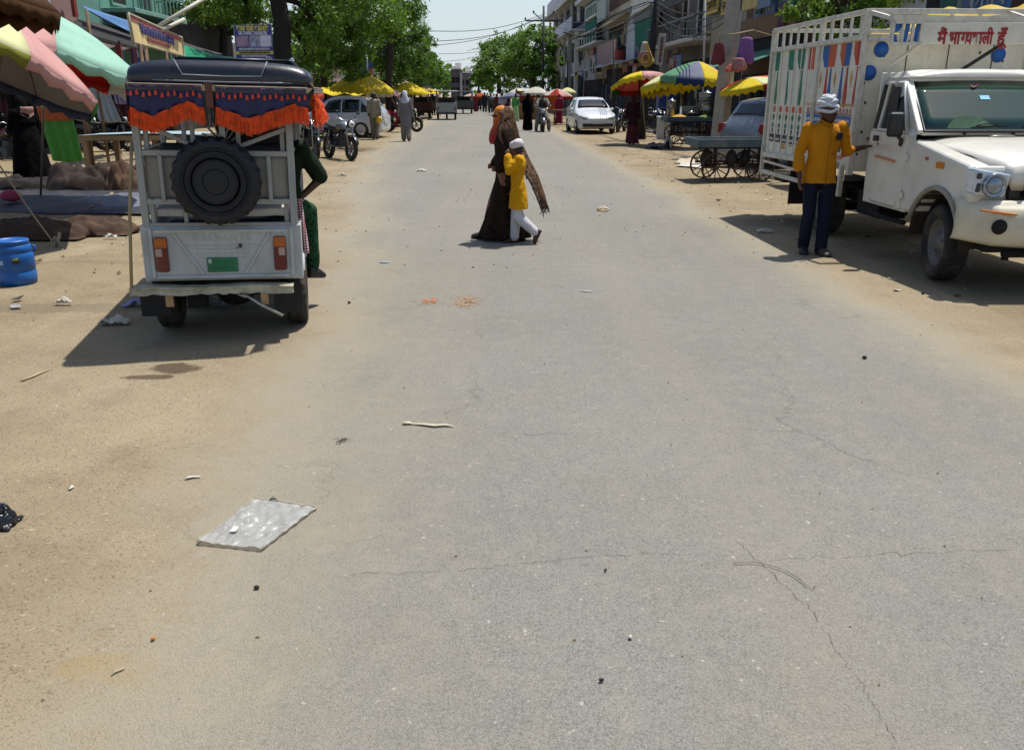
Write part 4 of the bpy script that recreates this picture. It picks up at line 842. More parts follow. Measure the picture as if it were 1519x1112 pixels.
def fn(e):
    T=b.hm(); e.ell((0,.0,.0),(.092,.108,.138),20,14,T=T); e.ell((0,-.045,-.06),(.075,.075,.085),16,10,T=T)
    e.loft([[(math.cos(a)*wx*b.s,(math.sin(a)*wy+yo)*b.s,z*b.s) for a in [2*PI*i/18 for i in range(18)]] for z,wx,wy,yo in ((1.53,.075,.085,-.04),(1.45,.095,.11,-.05),(1.37,.14,.13,-.06),(1.29,.12,.11,-.09),(1.24,.05,.06,-.12))],0,True)
s_=part(b,t,'headscarf',scarf,fn,.011,2,.012,.06)
e=MB(); e.tube([(.088*math.cos(a),-.005+.104*math.sin(a),.022+.006*math.sin(a)) for a in [PI+.45+(PI-.9)*i/14 for i in range(15)]],.017,6,sq=1.2); e2=MB(); e2.add(e.v,e.f,0,True,b.hm()); e2.build('eye_slit',M('eye_slit','#340a0c',.6),s_)
# dupatta: over the crown, blown back behind her
lm=lace('dupatta_lace','#241812','#6b5440',34,.72)
def dup_(u,v):                             # u across, v from brow to hem
    a=lerp(-1,1,u); pts=[(0,.01,1.705,.10),(0,.065,1.71,.11),(0,.12,1.63,.125),(0,.15,1.48,.20),(0,.20,1.30,.25),(0,.31,1.08,.25),(0,.44,.84,.24),(0,.53,.60,.21),(0,.57,.46,.16)]
    f=v*(len(pts)-1); i=min(int(f),len(pts)-2); q=[lerp(pts[i][j],pts[i+1][j],f-i) for j in range(4)]
    drop=.3 if v<.3 else .12
    y=q[1]-.16*max(0,a)**1.5*math.exp(-((v-.42)/.2)**2)+.03*math.sin(a*7+v*5)*v + (-.07*abs(a)**2 if v<.45 else -.05*abs(a)) ; z=q[2]-abs(a)**2*q[3]*(.75 if v<.30 else .30)
    x=a*q[3]*(1.0 if v<.3 else .85)+.05*max(0,a)*math.exp(-((v-.4)/.2)**2); return (x*b.s,y*b.s,z*b.s)
e=MB(); e.grid(dup_,26,40); d=e.build('dupatta',lm,t,solid=.004)
bm_=M('dupatta_border','#0c0908',.85)
e=MB(); 
for uu in (0.,1.): e.tube([dup_(uu,i/30) for i in range(31)],.009,5)
e.tube([dup_(i/20,1.) for i in range(21)],.009,5); e.build('border',bm_,d)
e=MB()
for i in range(9): p=V(dup_(i/8,1.)); e.tube([p,p+V((0,.01,-.03)),p+V((.008,.02*(i%3-1),-.075))],[.003,.006,.004],5)
for i in range(5): p=V(dup_(1.,.62+.07*i)); e.tube([p,p+V((.01,.012,-.03)),p+V((.012,.02,-.06))],[.003,.008,.004],5)
e.build('fringe',bm_,d)
def fn(e): e.loft([[(math.cos(a)*wx*b.s,(math.sin(a)*wy+yo)*b.s,z*b.s) for a in [2*PI*i/18 for i in range(18)]] for z,wx,wy,yo in ((1.46,.13,.10,.03),(1.30,.205,.135,.03),(1.05,.20,.15,.07),(.80,.19,.15,.11),(.62,.16,.12,.15))],0,True)
part(b,t,'shawl',lace('shawl_print','#0f0b0a','#2c2119',22),fn,.015,2,.02,.1)
# ---- boy walking beside her
cl=G(768,361); cl.y-=.02
t,b=figure('child in yellow kurta and white cap walking beside the veiled woman',cl,R(-90),1.15,.009,skin,curl=(1.2,.5),fat=.92,tilt=R(6),head=(0,-.03,1.56),
  eL=(.20,-.16,1.22),wL=(.10,-.155,1.47),eR=(-.19,.04,1.12),wR=(-.17,-.10,.92),hL=(.075,.0,.88),kL=(.08,.0,.47),aL=(.08,.30,.20),hR=(-.075,.0,.88),kR=(-.08,-.03,.48),aR=(-.08,-.055,.08),toe=dict(L=(0,-.45,-1),R=(0,-1,0)))
b.eyes(t)
yk=cloth('yellow_kurta','#c08a04',var=.13,vs=6,bump=.45,bs=13)
ks=shirt(t,b,yk,.016,1.85,[(-.08,.178,.14,0,0),(-.24,.192,.158,0,0),(-.34,.198,.165,0,.005)],.009,'kurta',.022,wsx=.08)
e=MB(); e.tube([(.16*b.s,-.03,.60*b.s),(.165*b.s,-.035,.66*b.s),(.16*b.s,-.04,.72*b.s)],.006,5); e.build('side_slit',M('kurta_shade','#7d5a06',.9),ks)
trousers(t,b,cloth('white_pyjama','#b7b4b6',var=.08),(.08,.08,.072),.009,1.95)
shoes(t,b,M('brown_sandal','#3c1d18',.6))
hair(t,b)
def fn(e): T=b.hm(); e.loft([[(math.cos(a)*wx,math.sin(a)*wy+.012,z+.012*math.sin(a)) for a in [2*PI*i/22 for i in range(22)]] for z,wx,wy in ((.025,.089,.108),(.05,.097,.118),(.085,.098,.12),(.12,.088,.108),(.145,.06,.078),(.155,.02,.03))],0,True,True,True,T)
part(b,t,'skull_cap',cloth('cap_white','#c3bcba',var=.06,bump=.5,bs=25),fn,.008,1,.012,.05)
# ---- passenger sitting sideways in the rickshaw, legs outside
a_=R(12); base=V((-2.02,6.15,0))+Matrix.Rotation(a_,3,'Z')@V((.36,.30,0.0))
t,b=figure('passenger in dark green clothes sitting sideways on the rickshaw with legs hanging out',base,R(12)+R(150),1.50,.011,skind,curl=(1.0,1.2),
  head=(0,-.10,1.62),neck=(0,-.04,1.50),chest=(0,-.01,1.33),waist=(0,.02,1.12),pelvis=(0,.02,.95),sL=(.175,-.02,1.43),sR=(-.175,-.02,1.43),eR=(-.27,-.16,1.17),wR=(-.16,-.02,1.03),eL=(.21,-.17,1.16),wL=(.05,-.26,.86),
  hL=(.088,.0,.93),kL=(.11,-.34,.86),aL=(.10,-.33,.36),hR=(-.088,.0,.93),kR=(-.10,-.20,.88),aR=(-.10,-.20,.36),toe=dict(L=(0,-1,-.15),R=(0,-1,-.2)))
gp=lace('green_print','#0b1a10','#24452b',40); 
shirt(t,b,cloth('dark_green_top','#10210f',var=.4,vs=12),.016,.95,[(-.1,.18,.16,0,-.03)],.011,'tunic',.02)
trousers(t,b,gp,(.10,.075,.06),.011); shoes(t,b,M('dark_shoe','#15100e'))
def fn(e):
    T=b.hm(); e.ell((0,.012,.03),(.088,.105,.115),18,12,T=T); e.ell((0,.05,-.06),(.07,.06,.09),12,8,T=T)
part(b,t,'headscarf',M('pink_scarf','#8e4550',.85,var=.3,vs=20,bump=.4,bs=30),fn,.011,2,.01,.06)
# checked towel over the knees
k=NT('checked_towel'); ch=k.n('ShaderNodeTexWave',wave_type='BANDS',bands_direction='Z'); ch.inputs['Scale'].default_value=17; k.l(k.tc.outputs['Object'],ch.inputs[0]); c2=k.n('ShaderNodeTexWave',wave_type='BANDS',bands_direction='X'); c2.inputs['Scale'].default_value=17; k.l(k.tc.outputs['Object'],c2.inputs[0])
f=k.ramp(k.math('MAXIMUM',ch.outputs['Fac'],c2.outputs['Fac']),[(.62,0.),(.8,1.)]); k.l(k.mix(f.outputs[0],'#c4bcbc','#7c1a2c'),k.b.inputs['Base Color']); k.b.inputs['Roughness'].default_value=.9
e=MB()
def tw_(u,v):
    z=lerp(.93,.55,v); return ((u-.5)*lerp(.10,.125,v)+.02*v,-.02*math.sin(u*9)*(.4+v)-.05*math.sin(PI*.5*v),z)
e.grid(tw_,12,20); e.add([(-.05,.0,.93),(.05,.0,.93),(.05,.12,.90),(-.05,.12,.90)],[(0,1,2,3)]); o=e.build('checked_towel',k.m,None,solid=.008,loc=(-1.56,6.13,0),rz=R(8)); tag(o,'red and white checked towel hanging over the rickshaw passenger\'s knee','towel')
# ---- woman in black under the big umbrella
bl=M('black_abaya','#040405',.9,var=.3,vs=6,bump=.4,bs=9,bd=.02,spec=.08)
def veiled(label,loc,rz,h,mat,vox=.016,skinmat=None,face=False,sk=.22,**pose):
    t,b=figure(label,loc,rz,h,vox,skinmat,hands=True,**pose)
    def fn(e):
        b.torso(e,.03,lo=-.05)
        for q in 'LR': b.arm(e,q,.03,1.85,.02)
        b.skirt(e,((0,.0,1.25),.19,.14),((0,.02,.03),sk+.03,sk),7,.07)
    part(b,t,'robe',mat,fn,vox,2,.03,.15)
    def fn(e):
        T=b.hm(); e.ell((0,.016,.012),(.098,.112,.135),18,12,T=T); e.loft([[(math.cos(q)*wx*b.s,(math.sin(q)*wy+yo)*b.s,z*b.s) for q in [2*PI*i/18 for i in range(18)]] for z,wx,wy,yo in ((1.62,.09,.1,.0),(1.50,.12,.115,.02),(1.40,.2,.14,.02),(1.22,.22,.16,.03))],0,True)
    part(b,t,'headscarf',mat,fn,vox,2,.01,.1); return t,b
t,b=veiled('woman in black robe standing under the large pink umbrella by the cloth sellers',G(52,277),R(-120),1.58,bl,.014,skin,tilt=R(18),sk=.36,eL=(.22,-.10,1.14),wL=(.12,-.28,1.05),eR=(-.25,-.0,1.13),wR=(-.26,-.12,.92))
e=MB(); e.grid(lambda u,v:((lerp(-.15,.11,u))*b.s,(.135+.03*math.sin(PI*u)+.01*math.sin(v*7))*b.s,lerp(1.52,1.30+.07*abs(u-.5)*2,v)*b.s),10,8); e.build('shawl',M('rose_shawl','#8d6a5f',.85,var=.2,vs=12),t,solid=.01)
o=MB(); o.box((0,0,0),(.07,.012,.14)); ph=o.build('mobile_phone',M('phone','#cfd6da',.2),None,bevel=.004,loc=G(52,277)+V((-.31,-.02,1.0)),rz=(.4,.2,.6)); tag(ph,'pale mobile phone held by the woman in black','phone')
# ---- man in grey kurta walking away
t,b=figure('man in grey kurta with white cloth on his head walking up the roadside',G(603,210),R(182),1.70,.018,skind,curl=(.5,.5),hL=(.09,0,.90),kL=(.10,-.06,.49),aL=(.10,-.10,.08),kR=(-.1,.0,.49),aR=(-.1,.12,.10))
gk=cloth('grey_kurta','#6f6a6c',var=.1); shirt(t,b,gk,.02,1.85,[(-.1,.18,.14,0,0),(-.28,.20,.16,0,0),(-.42,.205,.17,0,0)],.018,'kurta',.02)
trousers(t,b,cloth('grey_trousers','#7a756c',var=.1),(.11,.095,.085),.018,1.93); shoes(t,b,M('dark_shoe','#15100e')); hair(t,b)
def fn(e):
    T=b.hm(); e.ell((0,.02,.035),(.10,.118,.12),18,12,T=T); e.loft([[(math.cos(q)*wx*b.s,(math.sin(q)*wy+yo)*b.s,z*b.s) for q in [2*PI*i/18 for i in range(18)]] for z,wx,wy,yo in ((1.62,.085,.09,.03),(1.52,.10,.10,.04),(1.45,.15,.125,.02),(1.36,.19,.14,.02),(1.30,.12,.14,.03))],0,True)
part(b,t,'head_cloth',cloth('cloth_white','#aeb2bb',var=.08),fn,.018,2,.012,.1)
# ---- people farther off: (label, px, feet y, height, heading, top colour, bottom colour, kind)
def walker(label,px,py,h,rz,top,bot,kind='trousers',hairc=True,head=None,stride=.12,loc=None,vox=.03,bag=None):
    t,b=figure(label,loc if loc is not None else G(px,py),R(rz),h,vox*.8,skind,hands=False,kL=(.1,-.02-stride*.5,.49),aL=(.1,-stride,.08),aR=(-.1,stride,.1),kR=(-.1,0.,.49))
    tm=cloth('cl'+top,top); bm=cloth('cl'+bot,bot)
    if kind=='trousers': shirt(t,b,tm,.02,1.3,None,vox*.8,'shirt',.02); trousers(t,b,bm,(.105,.085,.078),vox*.8,1.95)
    else:
        shirt(t,b,tm,.02,1.6,[(-.1,.18,.14,0,0),(-.25,.2,.16,0,0)],vox*.8,'tunic',.02); part(b,t,'skirt',bm,lambda e:b.skirt(e,((0,0,.98),.16,.12),((0,0,.04),.23,.2),7,.07),vox*.8,1)
    shoes(t,b,M('dark_shoe','#15100e'))
    if head: part(b,t,'head_cloth',cloth('cl'+head,head),lambda e:(e.ell((0,.015,.02),(.10,.12,.13),16,10,T=b.hm()),e.ell(b.J['neck']+V((0,.02,-.03)),V((.15,.11,.07)),14,8)),vox*.7,1)
    elif hairc: hair(t,b)
    return t,b
veiled('woman in long black veil standing by the red stall beyond the crossing woman',G(783,194),R(30),1.62,bl,.028,skind)
walker('man in white shirt walking away near the white umbrellas',745,177,1.68,200,'#9a9aa6','#1b1a20')
walker('person in dark clothes walking far up the road edge',719,167,1.70,10,'#23272c','#26282c')
walker('person in red brown dress standing behind the man in white shirt',737,172,1.58,150,'#5a2a22','#4d1f1c','skirt',head='#4b2320')
walker('person in grey green shirt far up the road beside the market crowd',728,168,1.66,190,'#4c554c','#2f3336')
walker('woman in green and white dress beyond the crossing woman\'s head',765,180,1.60,20,'#4f8b46','#8fae7d','skirt')
walker('woman in maroon dress standing near the pink umbrella stall',937,214,1.56,165,'#2a1218','#54202a','skirt',head='#3a1a20',vox=.022)
walker('woman in crimson dress behind the white hatchback',829,184,1.58,200,'#7d2238','#6d1b31','skirt',head='#8a3347',vox=.026)
walker('man in grey shirt carrying a yellow bag beside the silver hatchback',557,207,1.66,175,'#8a8576','#6d675a',vox=.024)
walker('man in brown clothes walking beside the far red carts',643,170,1.66,180,'#3a2622','#2a211f')
walker('tiny person in white shirt far along the market street',701,163,1.62,15,'#a09a90','#3a3536')
walker('tiny person in black far along the market street',711,164,1.62,190,'#1b1c20','#1b1c20')
walker('person in tan clothes standing by the red stall front',806,186,1.60,160,'#8a6a44','#6f5638',loc=G(799,186)+V((0,1.5,0)))
o=MB(); o.ell((0,0,.13),(.11,.07,.13),12,8); o.tube([(-.05,0,.24),(-.03,0,.36),(.03,0,.36),(.05,0,.24)],.006,5); bg_=o.build('carrier_bag',M('yellow_bag','#c9a513',.4,var=.15,bump=.3),None,loc=G(561,207)+V((.08,-.12,.58))); tag(bg_,'yellow carrier bag held by the man beside the silver hatchback','bag')

for a in (('tiny person in dull red dress among the far market crowd',706,166,1.56,170,'#6b2a2a','#5a2024','skirt'),('tiny person in pale blue shirt among the far market crowd',715,163,1.66,20,'#7f8fa0','#2a2c33','trousers'),('tiny person in mustard top among the far market crowd',733,166,1.58,200,'#8a6a2a','#3a3128','skirt'),('tiny person in white kurta between dark figures of the far crowd',723,164,1.66,190,'#a5a39c','#8f8c86','trousers'),('person in plum dress walking behind the man in white shirt, by the kerb',752,171,1.56,15,'#4b2440','#3d1e35','skirt'),('person in dark blue shirt standing at the off white umbrella',772,176,1.66,160,'#27344c','#23262c','trousers')): walker(*a)
# ---------------------------------------------------------------- market umbrellas
def cl_(n,c,tr=.35): return M(n,c,.8,var=.1,vs=3,bump=.15,bs=9,trans=tr,spec=.2,dirt=.12,dcol='#8b8272')
def umbrella(label,apex,r,drop,cols,base=None,tilt=(0,0),rot=0.,flap=.12,flapcols=None,name='market_umbrella',group=None,sag=.5,pole=True,poler=.018,lining=None):
    n=len(cols); apex=V(apex); base=V(base) if base is not None else V((apex.x,apex.y,0))
    t=thing(name,label,'umbrella',base,0,group); top=apex-base
    T=Matrix.Translation(top)@Matrix.Rotation(tilt[1],4,'Y')@Matrix.Rotation(tilt[0],4,'X')@Matrix.Rotation(rot,4,'Z')
    def pt(a,f):                            # a in panels, f 0 apex..1 rim, >1 flap
        k=a-math.floor(a); th=2*PI*a/n; ch=math.cos(PI/n)/math.cos(2*PI/n*(k-.5)); ff=min(f,1.)
        rr=r*ff*lerp(1,ch,.85); z=-drop*(ff**1.75*.75+.25*ff)+.045*r*math.sin(PI*k)*ff*(1-ff*.6)*-sag
        if f>1: z-=flap*(f-1)*(1+.25*math.cos(2*PI*k*3)); rr*=1-.015*(f-1)
        return V((rr*math.cos(th),rr*math.sin(th),z))
    e=MB(); fl=flapcols or cols
    fs=[0,.12,.3,.5,.7,.86,1.]
    for i in range(n):
        vs=[];q=6
        for f in fs:
            for j in range(q+1): vs.append(pt(i+j/q*.9999,f if f>0 else .004))
        e.add(vs,[(a*(q+1)+b,a*(q+1)+b+1,(a+1)*(q+1)+b+1,(a+1)*(q+1)+b) for a in range(len(fs)-1) for b in range(q)],i,True,T)
        vs=[pt(i+j/12*.9999,1+g) for g in (0,.5,1) for j in range(13)]
        e.add(vs,[(a*13+b,a*13+b+1,(a+1)*13+b+1,(a+1)*13+b) for a in range(2) for b in range(12)],n+i,True,T)
    e.build('canopy',list(cols)+list(fl),t,solid=.004,fixn=False)
    if lining:
        e=MB(); q=6
        for i in range(n):
            vs=[pt(i+j/q*.9999,max(f*1.0,.004))-V((0,0,.014)) for f in fs for j in range(q+1)]
            e.add(vs,[(a*(q+1)+b,a*(q+1)+b+1,(a+1)*(q+1)+b+1,(a+1)*(q+1)+b) for a in range(len(fs)-1) for b in range(q)],0,True,T)
        e.build('lining',lining,t,fixn=False)
    e=MB()
    for i in range(n):
        e.tube([T@(pt(i,f)-V((0,0,.015))) for f in (.02,.3,.6,.85,1.)],.006,5); e.tube([T@V((0,0,-drop*.75)),T@(pt(i,.55)-V((0,0,.02)))],.005,5)
    e.tube([T@V((0,0,.0)),T@V((0,0,.06))],[.02,.008],8); e.build('ribs',M('rib','#2a2a2c',.5,.4),t)
    if pole: e=MB(); e.tube([V((0,0,0)),top*.5+V((.01,0,0)),T@V((0,0,-.02))],poler,8); e.build('pole',M('umbrella_pole','#6f6a62',.4,.5,var=.2,dirt=.2),t)
    return t
pk=cl_('u_pink','#cf9f98'); mint=cl_('u_mint','#a4cdb9'); pale=cl_('u_pale','#d5d5a2'); ylw=cl_('u_yellow','#d6c02c'); red_=cl_('u_red','#a8301c'); brn=cl_('u_brown','#4b3015',.25); grn=cl_('u_green','#2f7d3a'); org=cl_('u_orange','#b84a1c'); gry=cl_('u_slate','#7c8092'); wht=cl_('u_white','#c6c3b6'); olv=cl_('u_olive','#8c8a33'); sal=cl_('u_salmon','#b5685a'); tgr=cl_('u_tealgreen','#6a9a78'); blu=cl_('u_navy','#2a3a63')
UG='market umbrellas along the street'
umbrella('large market umbrella with pale pink and pale yellow panels dipping to a green corner',P(8,26,9.9),1.22,.46,[grn,pk,pk,pale,pale,pale,pk,pk],G(-30,330),(R(-21),R(23)),R(44),.11,[M('lining_blue','#2a2d3a',.85),M('lining_blue','#2a2d3a'),M('lining_blue','#2a2d3a'),olv,olv,olv,pk,grn],group=UG,sag=.9,lining=M('lining_grey','#6b625a',.9,var=.06))
umbrella('large market umbrella with mint green and rose panels behind the pink and yellow one',P(68,15,12.6),1.66,.62,[wht,red_,red_,red_,pk,pk,mint,mint],G(60,300),(R(-11),R(15)),R(34),.13,[wht,red_,red_,red_,pk,pk,mint,mint],group=UG,sag=.9)
umbrella('dark brown umbrella with a frayed hem, highest and nearest at the frame edge',P(-52,-80,6.9),.66,.36,[brn]*8,G(-190,420),(R(-6),R(8)),R(10),.10,[brn]*8,group=UG)
umbrella('umbrella with yellow, pink and green panels tilted over the maroon dressed woman',P(950,107,29.5),1.02,.36,[pk,red_,sal,sal,ylw,ylw,pk,pk],G(958,206),(R(-15),R(-6)),R(-5),.15,[red_,red_,red_,grn,ylw,ylw,pk,pk],group=UG)
umbrella('pale yellow umbrella between the pink one and the slate and yellow one',P(992,108,28.6),1.0,.36,[pale,ylw,pale,ylw,pale,ylw,pale,ylw],G(985,208),(R(-8),R(-8)),.2,.22,[ylw]*8,group=UG)
umbrella('big umbrella of slate, green, yellow and pink panels over the food cart',P(1036,91,27.6),1.12,.52,[red_,pk,grn,tgr,tgr,gry,ylw,pk],G(1030,206),(R(2),R(4)),R(2),.17,[red_,pk,grn,tgr,tgr,blu,ylw,pk],group=UG)
umbrella('wide plain yellow umbrella beside the silver hatchback',P(537,108,35.5),1.28,.62,[ylw,ylw,cl_('u_yellow2','#cdb53a'),ylw,ylw,ylw,cl_('u_yellow2','#cdb53a'),ylw],G(537,199),(R(2),R(3)),.3,.12,group=UG)
umbrella('yellow umbrella partly behind the head of the man in the grey kurta',P(607,122,46),1.0,.5,[ylw]*8,None,(0,R(5)),.1,.1,group=UG)
umbrella('pale pink and white umbrella low behind the yellow one',P(571,130,43),1.0,.34,[pk,wht]*4,None,(0,0),.3,.1,group=UG)
umbrella('off white umbrella left of the taller white one beyond the veiled woman',P(768,131,60),.85,.42,[wht,wht,pale,wht]*2,None,(0,0),.2,.1,group=UG)
umbrella('tall off white umbrella above the red stall',P(795,129,58),1.0,.42,[wht,wht,wht,pale]*2,None,(0,0),.5,.12,group=UG)
umbrella('red and white umbrella beside the white hatchback',P(827,132,52),.92,.40,[red_,wht,pk,red_,wht,red_,pk,wht],None,(R(2),0),.1,.14,[red_]*8,group=UG)
umbrella('small cream umbrella peeping over the red and white one',P(842,130,60),.6,.3,[pale]*8,None,(0,0),.1,.1,group=UG)
umbrella('dark grey umbrella left of the off white pair',P(756,137,56),.6,.26,[gry]*8,None,(0,R(-8)),.1,.1,group=UG)
umbrella('small grey umbrella farthest along the kerb',P(740,139,70),.75,.3,[gry,wht]*4,None,(0,0),.1,.1,group=UG)
umbrella('small orange red umbrella in the far crowd',P(713,138,85),.75,.35,[org]*8,None,(0,0),.1,.15,group=UG)
umbrella('faded pinkish umbrella left of the small orange one',P(698,139,95),.9,.4,[wht,pk]*4,None,(0,0),.1,.12,group=UG)
umbrella('red and yellow umbrella lying low behind the truck body',P(1112,115,23.5),.85,.16,[red_,ylw,pale,red_,ylw,ylw,pale,red_],None,(R(4),R(-14)),.1,.12,[red_,ylw,ylw,red_,ylw,ylw,red_,red_],group=UG)
# ---------------------------------------------------------------- cars
def car(label,name,loc,rz,L,Wd,Hh,paint,hatch=True,rims=None,front='car',lampc=None,plate=None,boot=.0):
    """local: nose at -y, ground z=0, origin at the middle"""
    t=thing(name,label,'car',loc,rz); h=Hh; y=lambda f:(f-.5)*L; w=Wd/2
    # stations: f, z sill, z belt, z top, half width belt, half width top
    S=[(.0,.30,.52,.60,.74,.60),(.02,.24,.56,.70,.86,.74),(.08,.20,.62,.80,.95,.86),(.18,.18,.66,.90,.99,.90),(.27,.18,.68,.955,1.,.92),(.31,.18,.70,1.0,1.,.92),(.37,.18,.72,1.15*1.02,1.,.86),(.46,.18,.73,h-.10,1.,.74),(.52,.18,.735,h-.02,1.,.72),(.65,.18,.745,h,1.,.72),(.80,.18,.76,h-.03,1.,.71),(.88,.19,.77,h-.09,.99,.69),(.94,.20,.78,1.16,.97,.76),(.975,.22,.78,.98,.94,.82),(1.,.32,.70,.82,.84,.74)] if hatch else None
    def sec(f):
        for i in range(len(S)-1):
            if S[i][0]<=f<=S[i+1][0]+1e-9:
                a,b=S[i],S[i+1]; k=(f-a[0])/(b[0]-a[0]); return [lerp(a[j],b[j],k) for j in range(6)]
    def belt(f): return max(sec(f)[2]+.18,0)
    def side(f,g,o=0.):                   # g: 0 sill .. 1 roof edge along the side
        _,zs,zb,zt,wb,wt=sec(f); zb2=min(zb+.17,zt-.03)
        pr=[(wb*.93,zs),(wb*.985,zs+.13),(wb*1.0,(zs+zb2)/2+.08),(wb*.975,zb2),(lerp(wb*.965,wt,.5),lerp(zb2,zt-.05,.5)),(wt,zt-.05),(wt*.93,zt-.012)]
        q=g*(len(pr)-1); i=min(int(q),len(pr)-2); k=q-i; return (lerp(pr[i][0],pr[i+1][0],k)*w+o, y(f), lerp(pr[i][1],pr[i+1][1],k)+o*.3)
    e=MB(); rg=[]
    for s in S:
        f=s[0]; r_=[side(f,g/6) for g in range(7)]; z=r_[-1][2]; tw_=r_[-1][0]; top=[(tw_*.6,y(f),z+.02),(0,y(f),z+.03)]
        R1=r_+top; rg.append(R1+[(-x,a,b) for x,a,b in reversed(R1[:-1])])
    e.loft(rg,0,True,True); bo=e.build('body',paint,t,bevel=0)
    wr_=.30*(h/1.5); ax=(y(.19),y(.80))
    c=MB()
    for a in ax: c.lathe([(wr_*1.13,-w*1.3),(wr_*1.13,w*1.3)],28,(0,a,wr_),'X')
    cut(bo,c)
    for p in bo.data.polygons: p.use_smooth=True
    q=bo.modifiers.new('e','EDGE_SPLIT'); q.split_angle=R(32)
    e=MB(); e.box((0,0,.36),(Wd*.82,L*.86,.3)); e.build('underbody',under,t)
    g_=glassm('car_glass','#0d1316',.06)
    for s_ in (-1,1):
        for f0,f1,nm in ((.405,.60,'side_window'),(.615,.79,'side_window'),(.805,.87,'quarter_window')):
            e=MB(); n=6
            def fn(u,v):
                f=lerp(f0,f1,u); top=.80 if f>.47 else lerp(.60,.80,max(0,(f-.405)/.065)); top=min(top,.80 if f<.8 else lerp(.80,.60,(f-.8)/.08)); p=side(f,lerp(.515,top,v),.006); return (s_*p[0],p[1],p[2])
            e.grid(fn,n,4); e.build(nm,g_,t,solid=.006)
        e=MB(); p=side(.40,.53); e.ell((s_*(p[0]+.08),p[1],p[2]+.05),(.09,.06,.065),10,7); e.build('wing_mirror',paint,t)
        e=MB(); 
        for f in (.56,.74): p=side(f,.42,.012); e.box((s_*p[0],p[1],p[2]),(.02,.13,.025))
        e.build('door_handle',paint,t)
        e=MB(); e.tube([tuple([s_*side(f,.10,.004)[0]]+list(side(f,.10,.004)[1:])) for f in (.3,.4,.5,.6,.7)],.01,4)
        for f in (.395,.61): e.tube([(s_*side(f,g/10,.001)[0],)+side(f,g/10,.001)[1:] for g in range(1,6)],.004,4)
        e.build('door_seam',M('seam','#1a1a1a',.7),t)
    def shield(fa,fb,nm,k=.86):
        e=MB()
        def fn(u,v):
            f=lerp(fa,fb,v); z=side(f,1.)[2]; zz=z+.014; a=lerp(-1,1,u); tw_=side(f,1.)[0]; return (a*tw_*1.0*k/.93*.98,y(f)-(.01 if fa<.5 else -.012),zz+.018*(1-a*a))
        e.grid(fn,8,5); return e.build(nm,g_,t,solid=.006)
    shield(.325,.455,'windscreen',.9); shield(.885,.94,'rear_window',.9)
    for s_ in (-1,1):
        hl=M('head_lamp','#9aa4ac',.1,.3,var=.25,vs=25,coat=.5); tl=M('tail_lamp_red','#6d0f12',.2,var=.15)
        e=MB(); e.prism([(s_*w*.50,.66),(s_*w*.80,.71),(s_*w*.88,.76),(s_*w*.85,.63),(s_*w*.55,.60)],y(-.004),y(.06),'Y'); e.build('headlight',hl,t,bevel=.015)
        e=MB(); e.prism([(s_*w*.80,1.0),(s_*w*.96,.98),(s_*w*.985,.74),(s_*w*.72,.78)],y(.955),y(.996),'Y'); e.build('tail_light',tl,t,bevel=.02)
        for a in ax: wheel(t,(s_*(w-.085),a,wr_),wr_,.18,s_,rims or steel,tread=0,detail=32,spokes=0 if not rims else 7)
    e=MB(); e.box((0,y(.004),.58),(Wd*.50,.03,.07)); e.box((0,y(-.003),.36),(Wd*.78,.03,.13)); e.build('grille',blk,t,bevel=.01)
    for yy in (y(-.010),y(1.004)):
        e=MB(); e.box((0,yy,.47 if yy<0 else .58),(.5,.02,.12)); e.build('number_plate',M('plate_white','#b9b9b4',.4,dirt=.1),t,bevel=.004)
    e=MB(); e.box((0,y(.99),.42),(Wd*.75,.05,.12)); e.build('rear_bumper_trim',blk,t,bevel=.01)
    return t
silver=M('silver_paint','#c2c6ca',.28,.15,var=.05,vs=2,coat=.6,dirt=.15,ds=4); whitep=M('white_paint','#c4c6c6',.25,var=.04,vs=2,coat=.7,dirt=.14,ds=4); slate=M('slate_paint','#6d7278',.32,.5,var=.06,coat=.5,dirt=.25,ds=4)
rimm=M('alloy','#a3a5a8',.3,.7,var=.1,dirt=.1)
p=G(541,205); car('silver hatchback parked with its red tail light towards the road','hatchback_car',(p.x-1.15,p.y+.85,0),R(-97),3.84,1.7,1.53,silver,rims=rimm)
p=G(875,199); car('white hatchback facing the camera near the red umbrella','hatchback_car',(p.x+.15,p.y+1.9,0),R(5),3.95,1.68,1.47,whitep)
car('older slate silver hatchback seen from behind beside the truck body','hatchback_car',(6.75,20.9,0),R(118),3.5,1.55,1.56,slate)
# far boxy vehicles on the road
def box_auto(label,loc,rz,mat,roofm,cat='auto rickshaw',name='auto_rickshaw',w=1.35,h=1.75,l=2.8):
    t=thing(name,label,cat,loc,rz); e=MB(); e.box((0,0,.75),(w,l,.62)); e.build('body',mat,t,bevel=.03)
    e=MB()
    for x in (-w/2+.04,w/2-.04):
        for y_ in (-l/2+.05,0,l/2-.1): e=MB(); e.bar((x,y_,1.0),(x,y_,h-.05),.05); e.build('roof_post',M('far_frame','#6d6b63',.6),t)
    e=MB(); e.box((0,.2,1.2),(w*.8,.1,.35)); e.build('seat_back',M('far_seat','#3d3b38',.7),t)
    e=MB(); e.box((0,0,h),(w+.16,l+.2,.1)); e.build('roof',roofm,t,bevel=.04)
    e=MB(); e.box((0,-l/2-.02,.40),(w,.1,.1)); e.build('bumper',dark,t)
    for x in (-w/2+.12,w/2-.12): wheel(t,(x,-l/2+.45,.26),.26,.14,1,steel,tread=0,detail=20)
    wheel(t,(0,l/2-.4,.26),.26,.13,1,steel,tread=0,detail=20)
    for x in (-w/2+.14,w/2-.14):
        e=MB(); e.box((x,-l/2-.012,.70),(.09,.02,.2)); e.build('tail_light',red,t)
    return t
